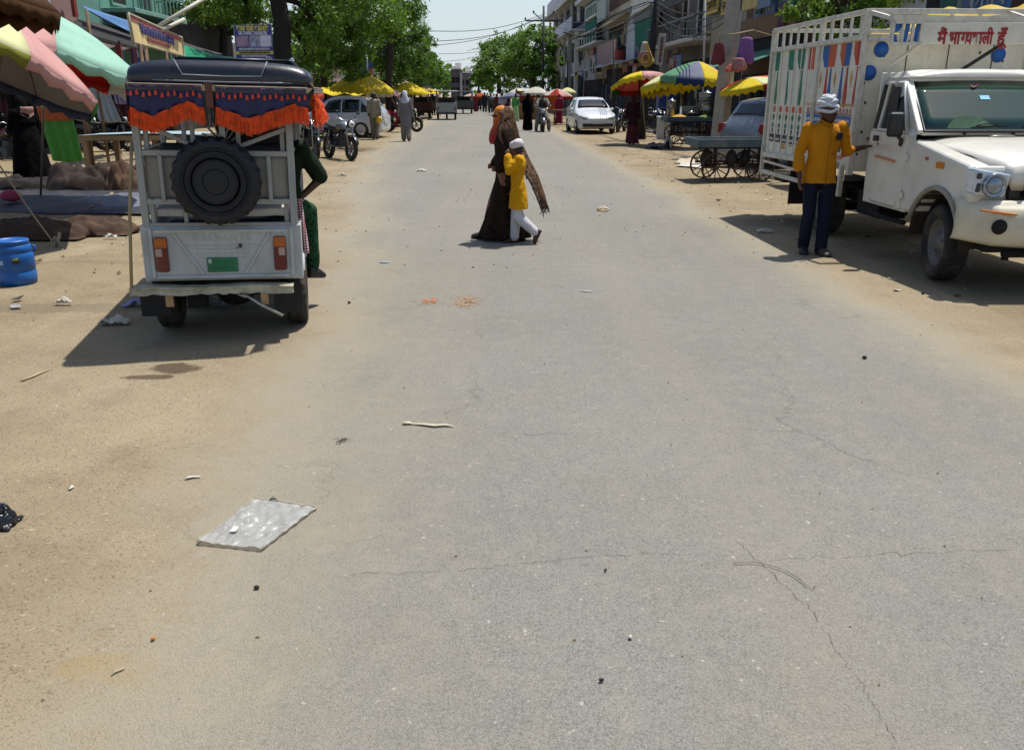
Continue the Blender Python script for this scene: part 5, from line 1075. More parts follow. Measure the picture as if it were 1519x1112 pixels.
box_auto('whitish passenger rickshaw driving away on the far road',(G(661,178).x,G(661,178).y+1.1,0),R(4),M('far_white','#8a8e88',.55,dirt=.2),M('far_roof','#9a9b92',.6))
box_auto('dark rickshaw just ahead of the whitish one on the far road',(G(686,169).x,G(686,169).y+1.2,0),R(4),M('far_dark','#3b3f3c',.5,dirt=.2),M('far_roof2','#5b5f5c',.5),w=1.6,l=3.3)
box_auto('reddish brown rickshaw parked behind the motorbike with two riders',(G(621,176).x,G(621,176).y+1,0),R(12),M('far_red','#43231f',.6,dirt=.2),M('far_roof3','#6f665c',.6))
box_auto('second reddish rickshaw parked beyond the first by the roadside',(G(636,171).x,G(636,171).y+1,0),R(8),M('far_red2','#4b2a22',.6,dirt=.2),M('far_roof4','#71603f',.6))
# ---------------------------------------------------------------- motorbikes
def motorbike(label,loc,rz,body,lean=0.,tank=None,scooter=False,seatc=None,side=-1):
    t=thing('motorbike',label,'motorbike',loc,rz); t.rotation_euler=(0,R(lean),rz); r=.30
    for y_ in (-.64,.62): wheel(t,(0,y_,r),r,.095,1,M('bike_rim','#6f7072',.35,.7),tread=16,spokes=6)
    e=MB()
    for x in (-.075,.075): e.tube([(x,-.64,r),(x*1.1,-.50,.78),(x*1.1,-.45,.95)],.022,7); e.tube([(x,.62,r),(x*1.3,.42,.72)],.02,7); e.tube([(x,.62,r),(x,.1,.34)],.022,6)
    e.build('forks',steel,t)
    e=MB(); e.tube([(0,-.45,.9),(0,-.2,.7),(0,-.12,.42),(0,.15,.36),(0,.3,.62),(0,-.2,.76)],.028,6); e.build('frame',dark,t)
    e=MB(); e.box((0,-.02,.44),(.2,.3,.24)); e.box((0,-.1,.58),(.16,.16,.2),rot=(.3,0,0)); e.lathe([(.07,-.14),(.075,.14)],12,(0,.06,.38),'X'); e.build('engine',M('engine','#3d3f42',.4,.6,var=.3,bump=.2,bs=30),t,bevel=.02)
    e=MB(); e.loft([[(math.cos(a)*wx,y_,z+math.sin(a)*hz) for a in [2*PI*i/14 for i in range(14)]] for y_,z,wx,hz in ((-.40,.80,.03,.03),(-.34,.84,.10,.09),(-.2,.86,.145,.115),(0,.82,.13,.10),(.1,.78,.08,.05))],0,True); e.build('tank',tank or body,t)
    e=MB(); e.loft([[(math.cos(a)*wx,y_,z+math.sin(a)*hz) for a in [2*PI*i/12 for i in range(12)]] for y_,z,wx,hz in ((.02,.78,.08,.04),(.15,.79,.12,.05),(.45,.82,.125,.05),(.72,.87,.10,.045),(.80,.90,.05,.02))],0,True); e.build('seat',seatc or M('bike_seat','#101012',.6),t)
    e=MB(); e.box((0,.55,.70),(.2,.42,.13),rot=(.15,0,0)); e.tube([(0,.7,.76),(0,.98,.62),(0,1.02,.55)],[.06,.05,.03],8,sq=.4); e.build('tail_panel',body,t,bevel=.03)
    e=MB()
    for y_,a0,a1 in ((-.64,.35,2.5),(.62,.5,2.2)): e.tube([(0,y_+(r+.03)*math.cos(PI-a),r+(r+.03)*math.sin(PI-a)) for a in [lerp(a0,a1,i/10) for i in range(11)]],.055,7,sq=.3)
    e.build('mudguards',body,t)
    e=MB(); e.ell((0,-.56,.90),(.10,.09,.10),14,9); hp=e.build('headlamp',M('bike_lamp_shell','#1a1a1c',.3,.3),t)
    e=MB(); e.lathe([(.08,-.03),(.08,.0),(.05,.02),(.004,.03)][::-1],16,(0,-.615,.90),'Y'); e.build('lens',M('bike_lens','#c9ccc8',.1,.2,coat=.5),hp)
    e=MB(); e.tube([(-.36,-.28,1.02),(-.25,-.34,1.04),(-.1,-.42,.98),(.1,-.42,.98),(.25,-.34,1.04),(.36,-.28,1.02)],.014,6); e.build('handlebar',chrome,t)
    for s in (-1,1):
        e=MB(); e.tube([(s*.22,-.36,1.04),(s*.27,-.40,1.16)],.006,5); e.ell((s*.29,-.40,1.18),(.05,.012,.035),10,6); e.build('mirror',blackp,t)
    e=MB(); e.tube([(.1,-.2,.45),(.12,-.15,.28),(.12,.2,.27),(.14,.75,.36)],[.02,.02,.03,.045],8); e.build('exhaust',chrome,t)
    return t
bblk=M('bike_black','#0c0d10',.25,.2,var=.2,coat=.4,dirt=.15); bred=M('bike_maroon','#3a0d0e',.25,var=.2,coat=.4,dirt=.2); bsil=M('bike_silver','#7d8188',.3,.5,var=.1,coat=.4); bblu=M('bike_blue','#22405e',.3,var=.1,coat=.4)
p=G(500,238); motorbike('black motorbike with silver tank standing in front of the silver hatchback',(p.x,p.y+.35,0),R(38),bblk,5,bsil)
motorbike('all black motorbike close beside the silver tanked one, nearer the rickshaw fringe',(p.x-.75,p.y+.3,0),R(25),bblk,5)
p=G(597,196); mb_=motorbike('dark motorbike carrying a rider in red leggings, pointing towards the road',(p.x,p.y+.1,0),R(84),bblk,0)
BG='black motorbikes parked in a row by the cloth stall'
for i,(px,a,m_,l) in enumerate(((112,115,bblk,'black parked motorbike nearest the green towel, half hidden by the wooden table'),(150,100,bblk,'black parked motorbike between the other two, behind the middle of the wooden table'),(192,80,bblk,'black parked motorbike behind the rickshaw frame, its wheel showing under the table'))):
    p=G(px,226); motorbike(l,(p.x,p.y+.4,0),R(a),m_,6,)
p=G(12,258); motorbike('maroon motorbike by the frame edge left of the woman in black',(p.x-.2,p.y+.3,0),R(70),bred,6)
p=G(921,196); motorbike('dark motorbike parked right of the white hatchback nose',(p.x,p.y,0),R(-20),bblk,6)
p=G(951,199); motorbike('dark motorbike parked behind the maroon dressed woman',(p.x+.2,p.y-.2,0),R(35),bblk,6); p=G(968,203); motorbike('dark motorbike covered in shade left of the white cooler box',(p.x,p.y,0),R(50),bblk,6)
p=G(805,196); mb2=motorbike('motorbike ridden towards the camera by a man with white headcloth',(p.x,p.y+.5,0),R(2),bsil,0)
# riders (things of their own, sitting on the bikes)
RIDE=dict(pelvis=(0,.12,.93),waist=(0,.06,1.08),chest=(0,.0,1.28),neck=(0,-.03,1.46),head=(0,-.07,1.58),sL=(.18,-.01,1.39),sR=(-.18,-.01,1.39),eL=(.27,-.2,1.18),eR=(-.27,-.2,1.18),wL=(.33,-.38,1.10),wR=(-.33,-.38,1.10),
  hL=(.1,.10,.90),hR=(-.1,.10,.90),kL=(.2,-.28,.72),kR=(-.2,-.28,.72),aL=(.18,-.05,.30),aR=(-.18,-.05,.30))
p=G(805,196); rl=dict(RIDE); rl.update(aL=(.30,-.15,.09),aR=(-.30,-.15,.09),kL=(.25,-.28,.52),kR=(-.25,-.28,.52))
t,b=figure('man in grey kurta and white headcloth riding a motorbike towards the camera',(p.x,p.y+.55,0),R(2),1.66,.02,skind,**rl)
shirt(t,b,cloth('rider_grey','#77726f'),.022,1.8,None,.02,'kurta',.02); trousers(t,b,cloth('rider_tr','#6d6862'),(.11,.09,.08),.02); shoes(t,b,M('dark_shoe','#15100e'))
part(b,t,'head_cloth',cloth('cloth_cream','#b3ab98'),lambda e:(e.ell((0,.02,.04),(.10,.118,.11),16,10,T=b.hm()),e.ell((0,.05,-.06),(.085,.075,.10),12,8,T=b.hm())),.018,1)
e=MB(); e.loft([[(math.cos(a)*.17,math.sin(a)*.12-.02,z) for a in [2*PI*i/14 for i in range(14)]] for z in (1.05,1.2,1.36)],0,True); e.build('waistcoat',M('waistcoat','#1b1a1e',.8),t)
p=G(597,196); fw=V((math.sin(R(84)),-math.cos(R(84)),0)); 
t,b=figure('rider in pale blue shirt at the front of the dark roadside motorbike',(p.x,p.y+.1,0),R(84),1.66,.02,skind,**RIDE)
shirt(t,b,cloth('rider_blue','#6f8792'),.02,1.5,None,.02,'shirt',.02); trousers(t,b,cloth('rider_dark','#202127'),(.11,.085,.07),.02); shoes(t,b,M('dark_shoe','#15100e')); hair(t,b)
pp=V((p.x,p.y+.1,0))-fw*.36; RP=dict(RIDE); RP.update(eL=(.22,-.12,1.12),eR=(-.22,-.12,1.12),wL=(.14,-.24,1.02),wR=(-.14,-.24,1.02))
t,b=figure('passenger in red leggings sitting behind the pale blue shirted rider',pp,R(84),1.56,.02,skind,**RP)
shirt(t,b,cloth('pillion','#241c22'),.02,1.5,[(-.1,.18,.14,0,0)],.02,'tunic',.02); trousers(t,b,cloth('red_leggings','#7d1c2c'),(.1,.075,.06),.02); shoes(t,b,M('dark_shoe','#15100e')); hair(t,b)
# ---------------------------------------------------------------- handcarts
wood=M('old_wood','#5f4a36',.85,var=.3,vs=5,bump=.4,bs=20,dirt=.25); teal=M('cart_teal','#3e525a',.7,var=.2,vs=4,dirt=.3,streak=.2,bump=.15); spk=M('spoke_wood','#3a2417',.8,var=.25,dirt=.25); pale_b=M('pale_board','#b3a58e',.85,var=.12,dirt=.3)
def handcart(label,loc,rz,L,Wd,Hh,r,tray,bed):
    t=thing('handcart',label,'handcart',loc,rz); e=MB(); e.box((0,0,Hh),(L,Wd,.03)); e.build('bed',bed,t)
    e=MB()
    for y_ in (-Wd/2,Wd/2): e.box((0,y_,Hh+.02),(L+.04,.035,.15))
    for x in (-L/2,L/2): e.box((x,0,Hh+.02),(.035,Wd-.037,.147))
    e.build('side_boards',tray,t,bevel=.006)
    e=MB()
    for y_ in (-Wd/2+.18,Wd/2-.18): e.bar((-L/2+.05,y_,Hh-.06),(L/2-.05,y_,Hh-.06),.05,.07)
    for x in (-L*.27,L*.27):
        e.bar((x,-Wd/2+.1,r),(x,Wd/2-.1,r),.05)
        for y_ in (-Wd/2+.18,Wd/2-.18): e.bar((x,y_,r),(x,y_,Hh-.05),.05)
    for y_ in (-Wd/2+.2,Wd/2-.2): e.bar((-L*.4,y_,r+.06),(L*.4,y_,r+.06),.04)
    e.build('under_frame',M('cart_frame','#2b2018',.85,var=.3),t)
    for x in (-L*.27,L*.27):
        for y_ in (-Wd/2+.08,Wd/2-.08):
            e=MB(); e.lathe([(r,-.022),(r,.022),(r*.9,.024),(r*.9,-.024),(r,-.022)],36,(0,0,0),'Y',cap=False); o=e.build('wheel',spk,t,loc=(x,y_,r))
            e=MB()
            for k in range(12): a=2*PI*k/12; e.tube([(0,.0,0),(r*.9*math.cos(a),0,r*.9*math.sin(a))],.011,5)
            e.lathe([(.05,-.05),(.05,.05)],12,(0,0,0),'Y'); e.build('spokes',spk,o)
    return t
a,b_=G(1060,270),G(1122,271); HC=(a+b_)/2; 
handcart('empty teal handcart with spoked wheels parked behind the truck',(HC.x-.0,HC.y+.42,0),R(3),1.62,1.02,.72,.28,teal,pale_b)
sk_=M('black_sack','#151110',.8,var=.35,vs=9,bump=.4,bs=14)
for i,(dx,dy,w_,l) in enumerate(((-.58,-.36,.26,'dark cloth bag hanging under the handcart at its outer end'),(-.12,-.42,.22,'dark cloth bag hanging under the middle of the empty handcart'),(.16,-.3,.16,'small dark bundle hanging under the handcart between its wheels'))):
    e=MB(); e.ell((0,0,-.17),(w_*.5,.12,.17),14,10); e.tube([(0,0,-.02),(0,0,.06)],.02,6); o=e.build('hanging_bag',sk_,None,wrinkle=.05,ws=.1,sub=1,loc=(HC.x+dx,HC.y+.42+dy,.62)); tag(o,l,'bag','bags hung under the handcart')
p=G(1022,214); FC=V((p.x+.05,p.y+.3,0)); handcart('food cart with blue edge loaded with yellow and green snacks under the umbrella',FC,R(2),1.75,1.0,.80,.32,M('cart_blue','#345060',.6,var=.2,dirt=.2),wood)
def heap(label,loc,r,h,mat,cat='food heap'):
    e=MB(); rr=random.Random(int(r*997)); 
    e.lathe([(r,0),(r*.85,h*.35),(r*.5,h*.8),(.01,h)],18)
    for i in range(90):
        a=rr.random()*2*PI; q=rr.random()**.5; e.ell((r*q*math.cos(a),r*q*math.sin(a),h*(1-q)+.01),(.03,.03,.02),6,4)
    o=e.build('snack_heap',mat,None,loc=loc); return tag(o,label,cat)
heap('heap of yellow snacks on the food cart',FC+V((-.42,-.2,.83)),.32,.13,M('snack_yellow','#b4871a',.8,var=.3,vs=20)); heap('heap of green chillies on the food cart beside the steel pots',FC+V((.42,-.25,.83)),.28,.12,M('snack_green','#55701d',.8,var=.3,vs=20))
def pot(label,loc,r,h,mat=None,name='steel_pot'):
    t=thing(name,label,'pot',loc); e=MB(); e.lathe([(r*.94,0),(r,.02),(r,h*.55),(r*1.02,h*.56),(r,h*.57),(r,h),(r*1.06,h+.01),(r*1.06,h+.03),(r*.9,h+.035)],24); e.build('pot_body',mat or M('pot_steel','#8d9190',.3,.85,var=.15,dirt=.2),t)
    e=MB(); e.lathe([(r*.9,h+.03),(r*.5,h+.06),(.03,h+.07),(.02,h+.1),(.002,h+.1)],20); e.build('lid',M('pot_lid','#9ea2a0',.25,.85),t); return t
pot('tall steel drum with lid at the far end of the food cart',FC+V((.55,.15,.82)),.27,.50); pot('narrow steel canister at the near end of the food cart',FC+V((-.62,.2,.82)),.15,.55); pot('squat steel pot stacked on the tall steel drum',FC+V((.55,.15,1.40)),.26,.22)
pot('small black cooking pan in the middle of the food cart',FC+V((-.0,-.1,.82)),.2,.16,M('pan_black','#15171a',.4,.4))
e=MB(); e.box((0,0,.2),(.62,.35,.40)); c_=e.build('glass_case',glassm('case_glass','#3c4644',.08),None,bevel=.01,loc=FC+V((.02,.25,.82))); tag(c_,'small glass display case standing on the food cart','display case')
t=thing('cooler_box','white cooler box standing on the ground left of the food cart','cooler box',G(985,207)+V((0,.3,0))); e=MB(); e.box((0,0,.38),(.42,.6,.76)); e.build('box',M('cool_white','#b4b3ab',.5,var=.08,dirt=.25),t,bevel=.03); e=MB(); e.box((0,0,.79),(.46,.64,.06)); e.build('lid',M('cool_lid','#c0c0bb',.5,dirt=.15),t,bevel=.02)
t=thing('blue_kiosk','deep blue metal kiosk panel standing behind the cooler box','kiosk',G(984,198)+V((.25,1.2,0))); e=MB(); e.box((0,0,.9),(.75,.7,1.8)); e.build('cabinet',M('kiosk_blue','#122c6b',.5,var=.12,dirt=.1),t,bevel=.02); e=MB(); e.box((-.05,-.37,1.05),(.5,.03,.03)); e.box((-.05,-.37,.85),(.5,.05,.03)); e.build('shelf',M('kiosk_trim','#7d8894',.5),t)
t=thing('blue_kiosk','small blue painted box behind the steel drum of the food cart','kiosk',FC+V((1.05,1.3,0))); e=MB(); e.box((0,0,.8),(.5,.5,1.6)); e.build('cabinet',M('kiosk_grey','#4a5058',.5,dirt=.2),t,bevel=.02); e=MB(); e.box((0,-.02,1.62),(.5,.5,.3)); e.build('top_panel',M('kiosk_blue2','#18387d',.5),t)
# rubbish spread by the food cart
def litter(label,pts,name,mat,thick=.004,z=.012,n=10,am=.03,cat='litter',seed=1,sub=True):
    # crumpled sheet from four ground points
    a,b,c,d=[V(p) for p in pts]
    e=MB(); s=V((seed*7.1,seed*3.3,0))
    def fn(u,v):
        p=a.lerp(b,u).lerp(d.lerp(c,u),v); ed=1+.0*u; k=noise.noise(V((u*3,v*3,0))+s); k2=noise.noise(V((u*8,v*8,3))+s)
        p=p+(b-a)*(.05*noise.noise(V((v*4,u*2,1))+s))+(d-a)*(.05*noise.noise(V((u*4,v*2,2))+s)); return (p.x,p.y,z+max(0,am*(.5+k+.6*k2))*(.3+.7*math.sin(PI*min(1,max(0,u)))))
    e.grid(fn,n,n); o=e.build(name,mat,None,solid=thick); return tag(o,label,cat)
wp=M('paper_white','#b5b0a6',.8,var=.1,bump=.2); dw=M('sheet_dirty','#a89b86',.85,var=.15,dirt=.2)
litter('dirty white sheet lying on the ground between the handcart and the food cart',[G(1000,243),G(1032,246),G(1030,236),G(1012,234)],'ground_sheet',dw,am=.06,seed=2)
litter('pale plastic sheet lying by the outer wheels of the handcart',[G(1004,248),G(1040,251),G(1042,244),G(1010,243)],'plastic_sheet',wp,am=.05,seed=3)
litter('crumpled white bag on the ground in front of the food cart',[G(984,222),G(998,222),G(997,214),G(985,214)],'plastic_bag',wp,am=.35,seed=4)
litter('torn flat packaging spread beside the crumpled white bag',[G(955,220),G(982,222),G(984,216),G(962,214)],'packaging',M('grey_pack','#5d5a55',.8,var=.3),am=.1,seed=5)
# ---------------------------------------------------------------- left roadside: barrel, table, sacks, tarps
t=thing('plastic_barrel','blue plastic barrel with pale printed panels standing on the dirt','barrel',G(28,420),R(25))
bl_=M('barrel_blue','#0c57a0',.45,var=.12,vs=4,dirt=.22,dcol='#6f7f8c',ds=6)
e=MB(); r=.162; H_=.40
e.lathe([(r*.86,0),(r*.95,.012),(r*.99,.05),(r*1.0,.115),(r*.965,.122),(r*.965,.132),(r*1.0,.14),(r*1.01,.24),(r*1.0,.282),(r*.96,.288),(r*.96,.298),(r*.99,.305),(r*.94,.34),(r*.86,.362),(r*.84,.366)],40); e.build('drum',bl_,t)
e=MB(); e.lathe([(r*.80,.362),(r*.88,.364),(r*.89,.39),(r*.85,.40),(r*.78,.40),(r*.76,.392),(.002,.392)],40); e.build('lid',bl_,t)
e=MB()
for s in (-1,1): e.tube([(s*r*.93,0,.335),(s*r*1.1,0,.33),(s*r*1.1,0,.29),(s*r*.98,0,.285)],.012,6)
e.build('handles',bl_,t)
def wrap(a0,a1,z0,z1,nm,mat,k=1.012):
    e=MB(); e.grid(lambda u,v:(r*k*math.sin(lerp(a0,a1,u)),-r*k*math.cos(lerp(a0,a1,u)),lerp(z0,z1,v)),8,3); return e.build(nm,mat,t,solid=.002)
wrap(-.05,.32,.20,.255,'print_label',M('bar_lbl','#1b2f33',.5,var=.5,vs=60)); wrap(-.75,-.5,.195,.235,'print_mark',M('bar_mark','#9fc0d8',.5)); wrap(.0,.27,.235,.245,'print_stripe',M('bar_y','#b3a93a',.5),1.016)
t=thing('wooden_table','rough wooden market table with a pale blue top sheet behind the rickshaw','table',(0,0,0))
A_=G(135,258); B_=P(205,236,A_.y+1.6)
e=MB(); tz=.74; cxy=[V((A_.x-.1,A_.y-.1,tz)),V((A_.x+2.3,A_.y+.25,tz)),V((A_.x+2.35,A_.y+1.35,tz)),V((A_.x+.05,A_.y+1.15,tz))]
e.add([tuple(p+V((0,0,.05))) for p in cxy]+[tuple(p-V((0,0,.05))) for p in cxy],[(0,1,2,3),(7,6,5,4),(0,4,5,1),(1,5,6,2),(2,6,7,3),(3,7,4,0)]); tw2=M('table_wood','#7d6547',.85,var=.25,vs=5,bump=.3,dirt=.25); e.build('table_frame',tw2,t)
e=MB(); e.grid(lambda u,v:tuple((cxy[0].lerp(cxy[1],u)).lerp(cxy[3].lerp(cxy[2],u),v)+V((0,0,.06+.02*noise.noise(V((u*5,v*4,1)))+.03*math.sin(PI*u)))),16,8); e.build('top_sheet',M('top_sheet','#8fa3a8',.5,var=.15,dirt=.2),t,solid=.012)
for p in cxy: e=MB(); q=p.lerp((cxy[0]+cxy[2])/2,.08); e.bar((q.x,q.y,0),(q.x,q.y,tz-.045),.10,.10); e.build('leg',tw2,t)
burl=M('burlap','#3d2a1c',.95,var=.3,vs=6,bump=.7,bs=45,dirt=.12,bd=.01); burl2=M('burlap_red','#4a3322',.95,var=.25,vs=6,bump=.6,bs=45,dirt=.2,bd=.01); navt=M('navy_tarp','#14171f',.6,var=.3,vs=3,bump=.5,bs=5,bd=.04,dirt=.15); gtarp=M('grey_tarp','#4a505c',.6,var=.25,vs=4,bump=.5,bs=6,bd=.03,dirt=.2)
def mound(label,cx,cy,rx,ry,h,mat,name='burlap_sack',seed=0,rz=0,cat='sack',flat=2.2,am=.3):
    e=MB(); s=V((seed*5.3,seed*1.7,seed))
    def fn(u,v):
        x=2*u-1;y_=2*v-1; d=(abs(x)**flat+abs(y_)**flat)**(1/flat); k=max(0,1-d**2.6); n_=-abs(noise.noise(V((x*3.1+y_,y_*3.3,5))+s))*.5+.1+noise.noise(V((x*1.6,y_*1.6,0))+s)*.5+noise.noise(V((x*4.5,y_*4.5,1))+s)*.25+noise.noise(V((x*10,y_*3,1))+s)*.10
        return (x*rx*(1+.12*noise.noise(V((y_*2,x,7))+s)),y_*ry*(1+.12*noise.noise(V((x*2,y_,9))+s)),.008+max(0,h*k**.55*(1+am*2*n_))+.012*(n_+.4))
    e.grid(fn,54,44); o=e.build(name,mat,None,solid=.01,loc=(cx,cy,0),rz=rz); return tag(o,label,cat)
p=G(120,351); mound('brown burlap sacks rolled on the dirt, the lower roll near the blue barrel',p.x,p.y+.35,.52,.35,.17,burl,'burlap_roll',1,R(4),'sack')
p=G(25,357); mound('brown burlap roll at the frame edge behind the blue barrel',p.x,p.y+.35,.72,.34,.19,burl,'burlap_roll',2,R(-3),'sack')
p=G(60,322); mound('dark navy tarpaulin spread on the ground behind the burlap rolls',p.x-.6,p.y+1.7,2.0,1.5,.075,navt,'ground_tarp',3,0,'tarpaulin',3.5,.5)
p=G(128,316); mound('grey blue tarpaulin lapped over the navy one, nearest the rickshaw',p.x,p.y+1.0,.72,.85,.11,gtarp,'ground_tarp',4,R(-10),'tarpaulin',3.,.35)
p=G(122,288); mound('dark brown covered heap under the wooden table',p.x-.1,p.y+.5,.75,.6,.42,M('burlap_dark','#2a1d14',.95,var=.35,vs=6,bump=.7,bs=45,bd=.01),'covered_heap',5,0,'heap',2.,.55)
p=G(178,288); mound('red brown burlap heap beside the dark heap under the table',p.x,p.y+.35,.40,.45,.46,burl2,'covered_heap',6,0,'heap',2.,.5)
p=G(35,282); mound('low dark sack at the feet of the woman in black',p.x-.1,p.y+.2,.8,.4,.2,M('dark_sack','#1b1410',.95,var=.3,bump=.5),'burlap_sack',7,0,'sack',2.,.4)
p=G(85,281); mound('strip of green vegetables on the tarpaulin near the woman in black',p.x+.05,p.y+.15,.42,.12,.05,M('veg_green','#55601f',.8,var=.5,vs=30,bump=.6,bs=40),'vegetable_row',8,0,'vegetables',2.,.5)
p=G(140,316); litter('flattened cardboard edging the grey blue tarpaulin',[G(122,318),G(150,312),G(172,292),G(160,294)],'cardboard',M('cardboard','#8f7851',.85,var=.25,bump=.3),.01,.03,am=.06,seed=9)
e=MB(); e.ell((0,0,.09),(.16,.11,.09),14,8); o=e.build('pink_bundle',M('pink_cloth','#8a2b45',.8,bump=.4),None,loc=G(8,312)+V((0,.2,.1)),wrinkle=.03,sub=1); tag(o,'small crimson bundle on the navy tarpaulin at the frame edge','bundle')
e=MB(); a,b_=P(-12,228,9.3),G(84,366); e.tube([a.lerp(b_,i/8)-V((0,0,.03*math.sin(PI*i/8))) for i in range(9)],.009,6); e.tube([b_,b_+V((.05,.02,.16))],.02,6)
for k in range(3): e.tube([b_+V((.0,0,.12)),b_+V((.08*(k-1),-.05,.0))],.008,5)
o=e.build('guy_rope',M('rope','#8b8068',.9,var=.2),None); tag(o,'taut umbrella guy rope tied to a peg above the blue barrel','rope')
# hanging cloths
def hang(label,x0,x1,y_,z0,z1,mat,name='hanging_cloth',fl=.05,seed=0,cat='cloth',dx=0.,loc=(0,0,0),bar=True,nf=7,w2=1.):
    t=thing(name,label,cat,loc); e=MB()
    e.grid(lambda u,v:(lerp(x0,x1,(u-.5)*lerp(1,w2,v)+.5)+dx*v,y_+fl*math.sin(u*nf*2*PI/2+seed+v)*(.3+.7*v)+.02*noise.noise(V((u*3,v*3,seed))),lerp(z1,z0,v)-.03*math.sin(PI*u)*v),30,18); e.build('cloth',mat,t,solid=.006)
    if bar: e=MB(); e.tube([(x0-.04,y_,z1),(x1+.04,y_,z1)],.012,6); e.build('rail',M('rail_dark','#2a2724',.6),t)
    return t
gt=M('green_towel','#3f7d2c',.9,var=.2,vs=4,bump=.4,bs=60); ot=M('orange_print','#9a4a22',.9,var=.5,vs=25)
p=P(68,238,17.2); q=P(102,158,17.2); t=hang('bright green towel with an orange printed top hanging beside the woman in black',p.x,q.x+.02,17.2,p.z,q.z,gt,'hanging_towel',.03,1,'towel',.12)
e=MB(); e.grid(lambda u,v:(lerp(p.x+.0,q.x,u)+.03*v,17.17+.03*math.sin(u*11+1)*(.3+.2*v),lerp(q.z-.01,q.z-.27,v)),14,6); e.build('printed_band',ot,t,solid=.006)
for px0,px1,y0_,y1_,Y_,m_,l,dxx in ((133,150,106,180,21.5,M('grey_shawl','#8f979b',.85,var=.12,bump=.3),'pale grey shawl hanging from the stall behind the parked motorbikes',.28),(154,172,106,152,21.6,M('plum_cloth','#3d1c30',.85,var=.5,vs=12),'dark plum patterned cloth hanging between the grey and the lilac ones',.18),(165,176,106,153,21.4,M('lilac_cloth','#877a93',.85,var=.25,vs=10),'lilac cloth hanging at the right end of the cloth stall',.14),(112,131,104,150,21.8,M('dark_stripe_cloth','#2b2a2e',.85,var=.6,vs=14),'dark striped cloth hanging at the start of the cloth stall',.1),(178,192,116,170,21.9,M('wine_cloth','#4a1f2a',.85,var=.4,vs=10),'wine coloured cloth hanging beside the rickshaw fringe',.05)):
    a,b_=P(px0,y1_,Y_),P(px1,y0_,Y_); hang(l,a.x,b_.x,Y_,a.z,b_.z,m_,'hanging_cloth',.05,px0,'cloth',dxx,w2=1.25)
# ---------------------------------------------------------------- litter on the road
k=NT('clear_sheet'); n=k.noise(9,5); k.l(k.ramp(n.outputs['Fac'],[(.3,'#a9a8a2'),(.7,'#c4c6c4')]).outputs[0],k.b.inputs['Base Color']); k.b.inputs['Roughness'].default_value=.28; k.b.inputs['Alpha'].default_value=.36; k.l(k.bump(k.noise(7,5,.65).outputs['Fac'],.8,.03),k.b.inputs['Normal']); csheet=k.m
cs=[G(293,809),G(389,819),G(471,756),G(379,744)]; t=thing('plastic_sleeve','large clear plastic sleeve lying flat on the road','plastic sleeve')
def sl(u,v,lift=0.):
    p=cs[0].lerp(cs[1],u).lerp(cs[3].lerp(cs[2],u),v); return (p.x,p.y,.012+lift+.022*abs(noise.noise(V((u*4,v*5,3))))+.008*noise.noise(V((u*11,v*11,3))))
e=MB(); e.grid(sl,40,40); e.build('sheet',csheet,t,solid=.0015)
e=MB(); 
for a,b_ in (((0,0),(1,0)),((1,0),(1,1)),((1,1),(0,1)),((0,1),(0,0))):
    e.tube([V(sl(lerp(a[0],b_[0],i/20),lerp(a[1],b_[1],i/20)))+V((0,0,.004)) for i in range(21)],[.0028+.0016*math.sin(i*1.7) for i in range(21)],5,sq=.5)
e.build('folded_rim',M('sleeve_rim','#a89f8a',.4,var=.2,alpha=.8),t)
e=MB(); e.grid(lambda u,v: sl(.28+.09*u,.22+.1*v*(1-u*.5)+.03*u,.012),3,3); e.build('white_label',M('label_white','#cfccc6',.5),t,solid=.001)
def strip(label,pts,rr,mat,name,cat='litter'): 
    e=MB(); e.tube([G(*p)+V((0,0,.012)) for p in pts],rr,6,sq=.35); o=e.build(name,mat,None); return tag(o,label,cat)
strip('twisted cream plastic strip lying across the middle of the road',[(598,630),(608,630),(611,631),(628,632),(645,634),(660,633),(674,635)],[.018,.016,.005,.012,.016,.012,.003],M('cream_strip','#b3a98f',.7,var=.15),'plastic_strip')
strip('small curled paper scrap above the clear plastic sleeve',[(275,713),(281,711),(288,710),(298,710)],[.004,.012,.008,.005],wp,'paper_scrap'); strip('tiny paper scrap beside the dirt edge below the rickshaw shadow',[(103,729),(108,725),(106,723)],[.006,.009,.003],wp,'paper_scrap'); strip('thin bent wire lying on the road at its right half',[(1086,839),(1100,838),(1122,838),(1145,843),(1165,850),(1182,860),(1196,872),(1206,876),(1209,873)],.0018,M('wire','#3a2e26',.6),'bent_wire','wire')
strip('pale dry stick on the dirt beyond the rickshaw shadow',[(32,567),(50,560),(66,553),(74,550)],[.008,.011,.008,.004],M('dry_stick','#a3926f',.8),'dry_stick','stick'); strip('short pale twig on the dusty lower corner of the road',[(166,1004),(173,999),(181,996),(187,993)],[.002,.004,.004,.002],M('dry_stick','#a3926f'),'twig','twig')
strip('white bit of rope near the middle of the road beyond the crossing pair',[(862,433),(870,434),(879,434)],[.008,.012,.006],wp,'paper_scrap'); strip('sky blue scrap near the dust edge',[(563,391),(570,391),(577,391)],[.01,.02,.01],M('blue_scrap','#6f9db5',.6),'plastic_scrap'); strip('white scrap on the far road beside the crossing woman',[(886,313),(893,314),(902,315)],[.02,.03,.01],M('orange_scrap','#b0824f',.7),'plastic_scrap')
t=mound('black plastic bag lying at the frame edge on the dirt',G(-8,783).x,G(-8,783).y+.02,.075,.06,.055,M('black_bag','#0d0e0f',.25,var=.3,bump=.6,bs=30),'plastic_bag',11,0,'bag',2.,.3)
e=MB(); e.tube([G(14,778)+V((0,0,.01)),G(22,772)+V((0,0,.016)),G(27,774)+V((0,0,.01))],[.014,.008,.003],6); e.build('knot',M('black_bag','#0d0e0f'),None).parent=t
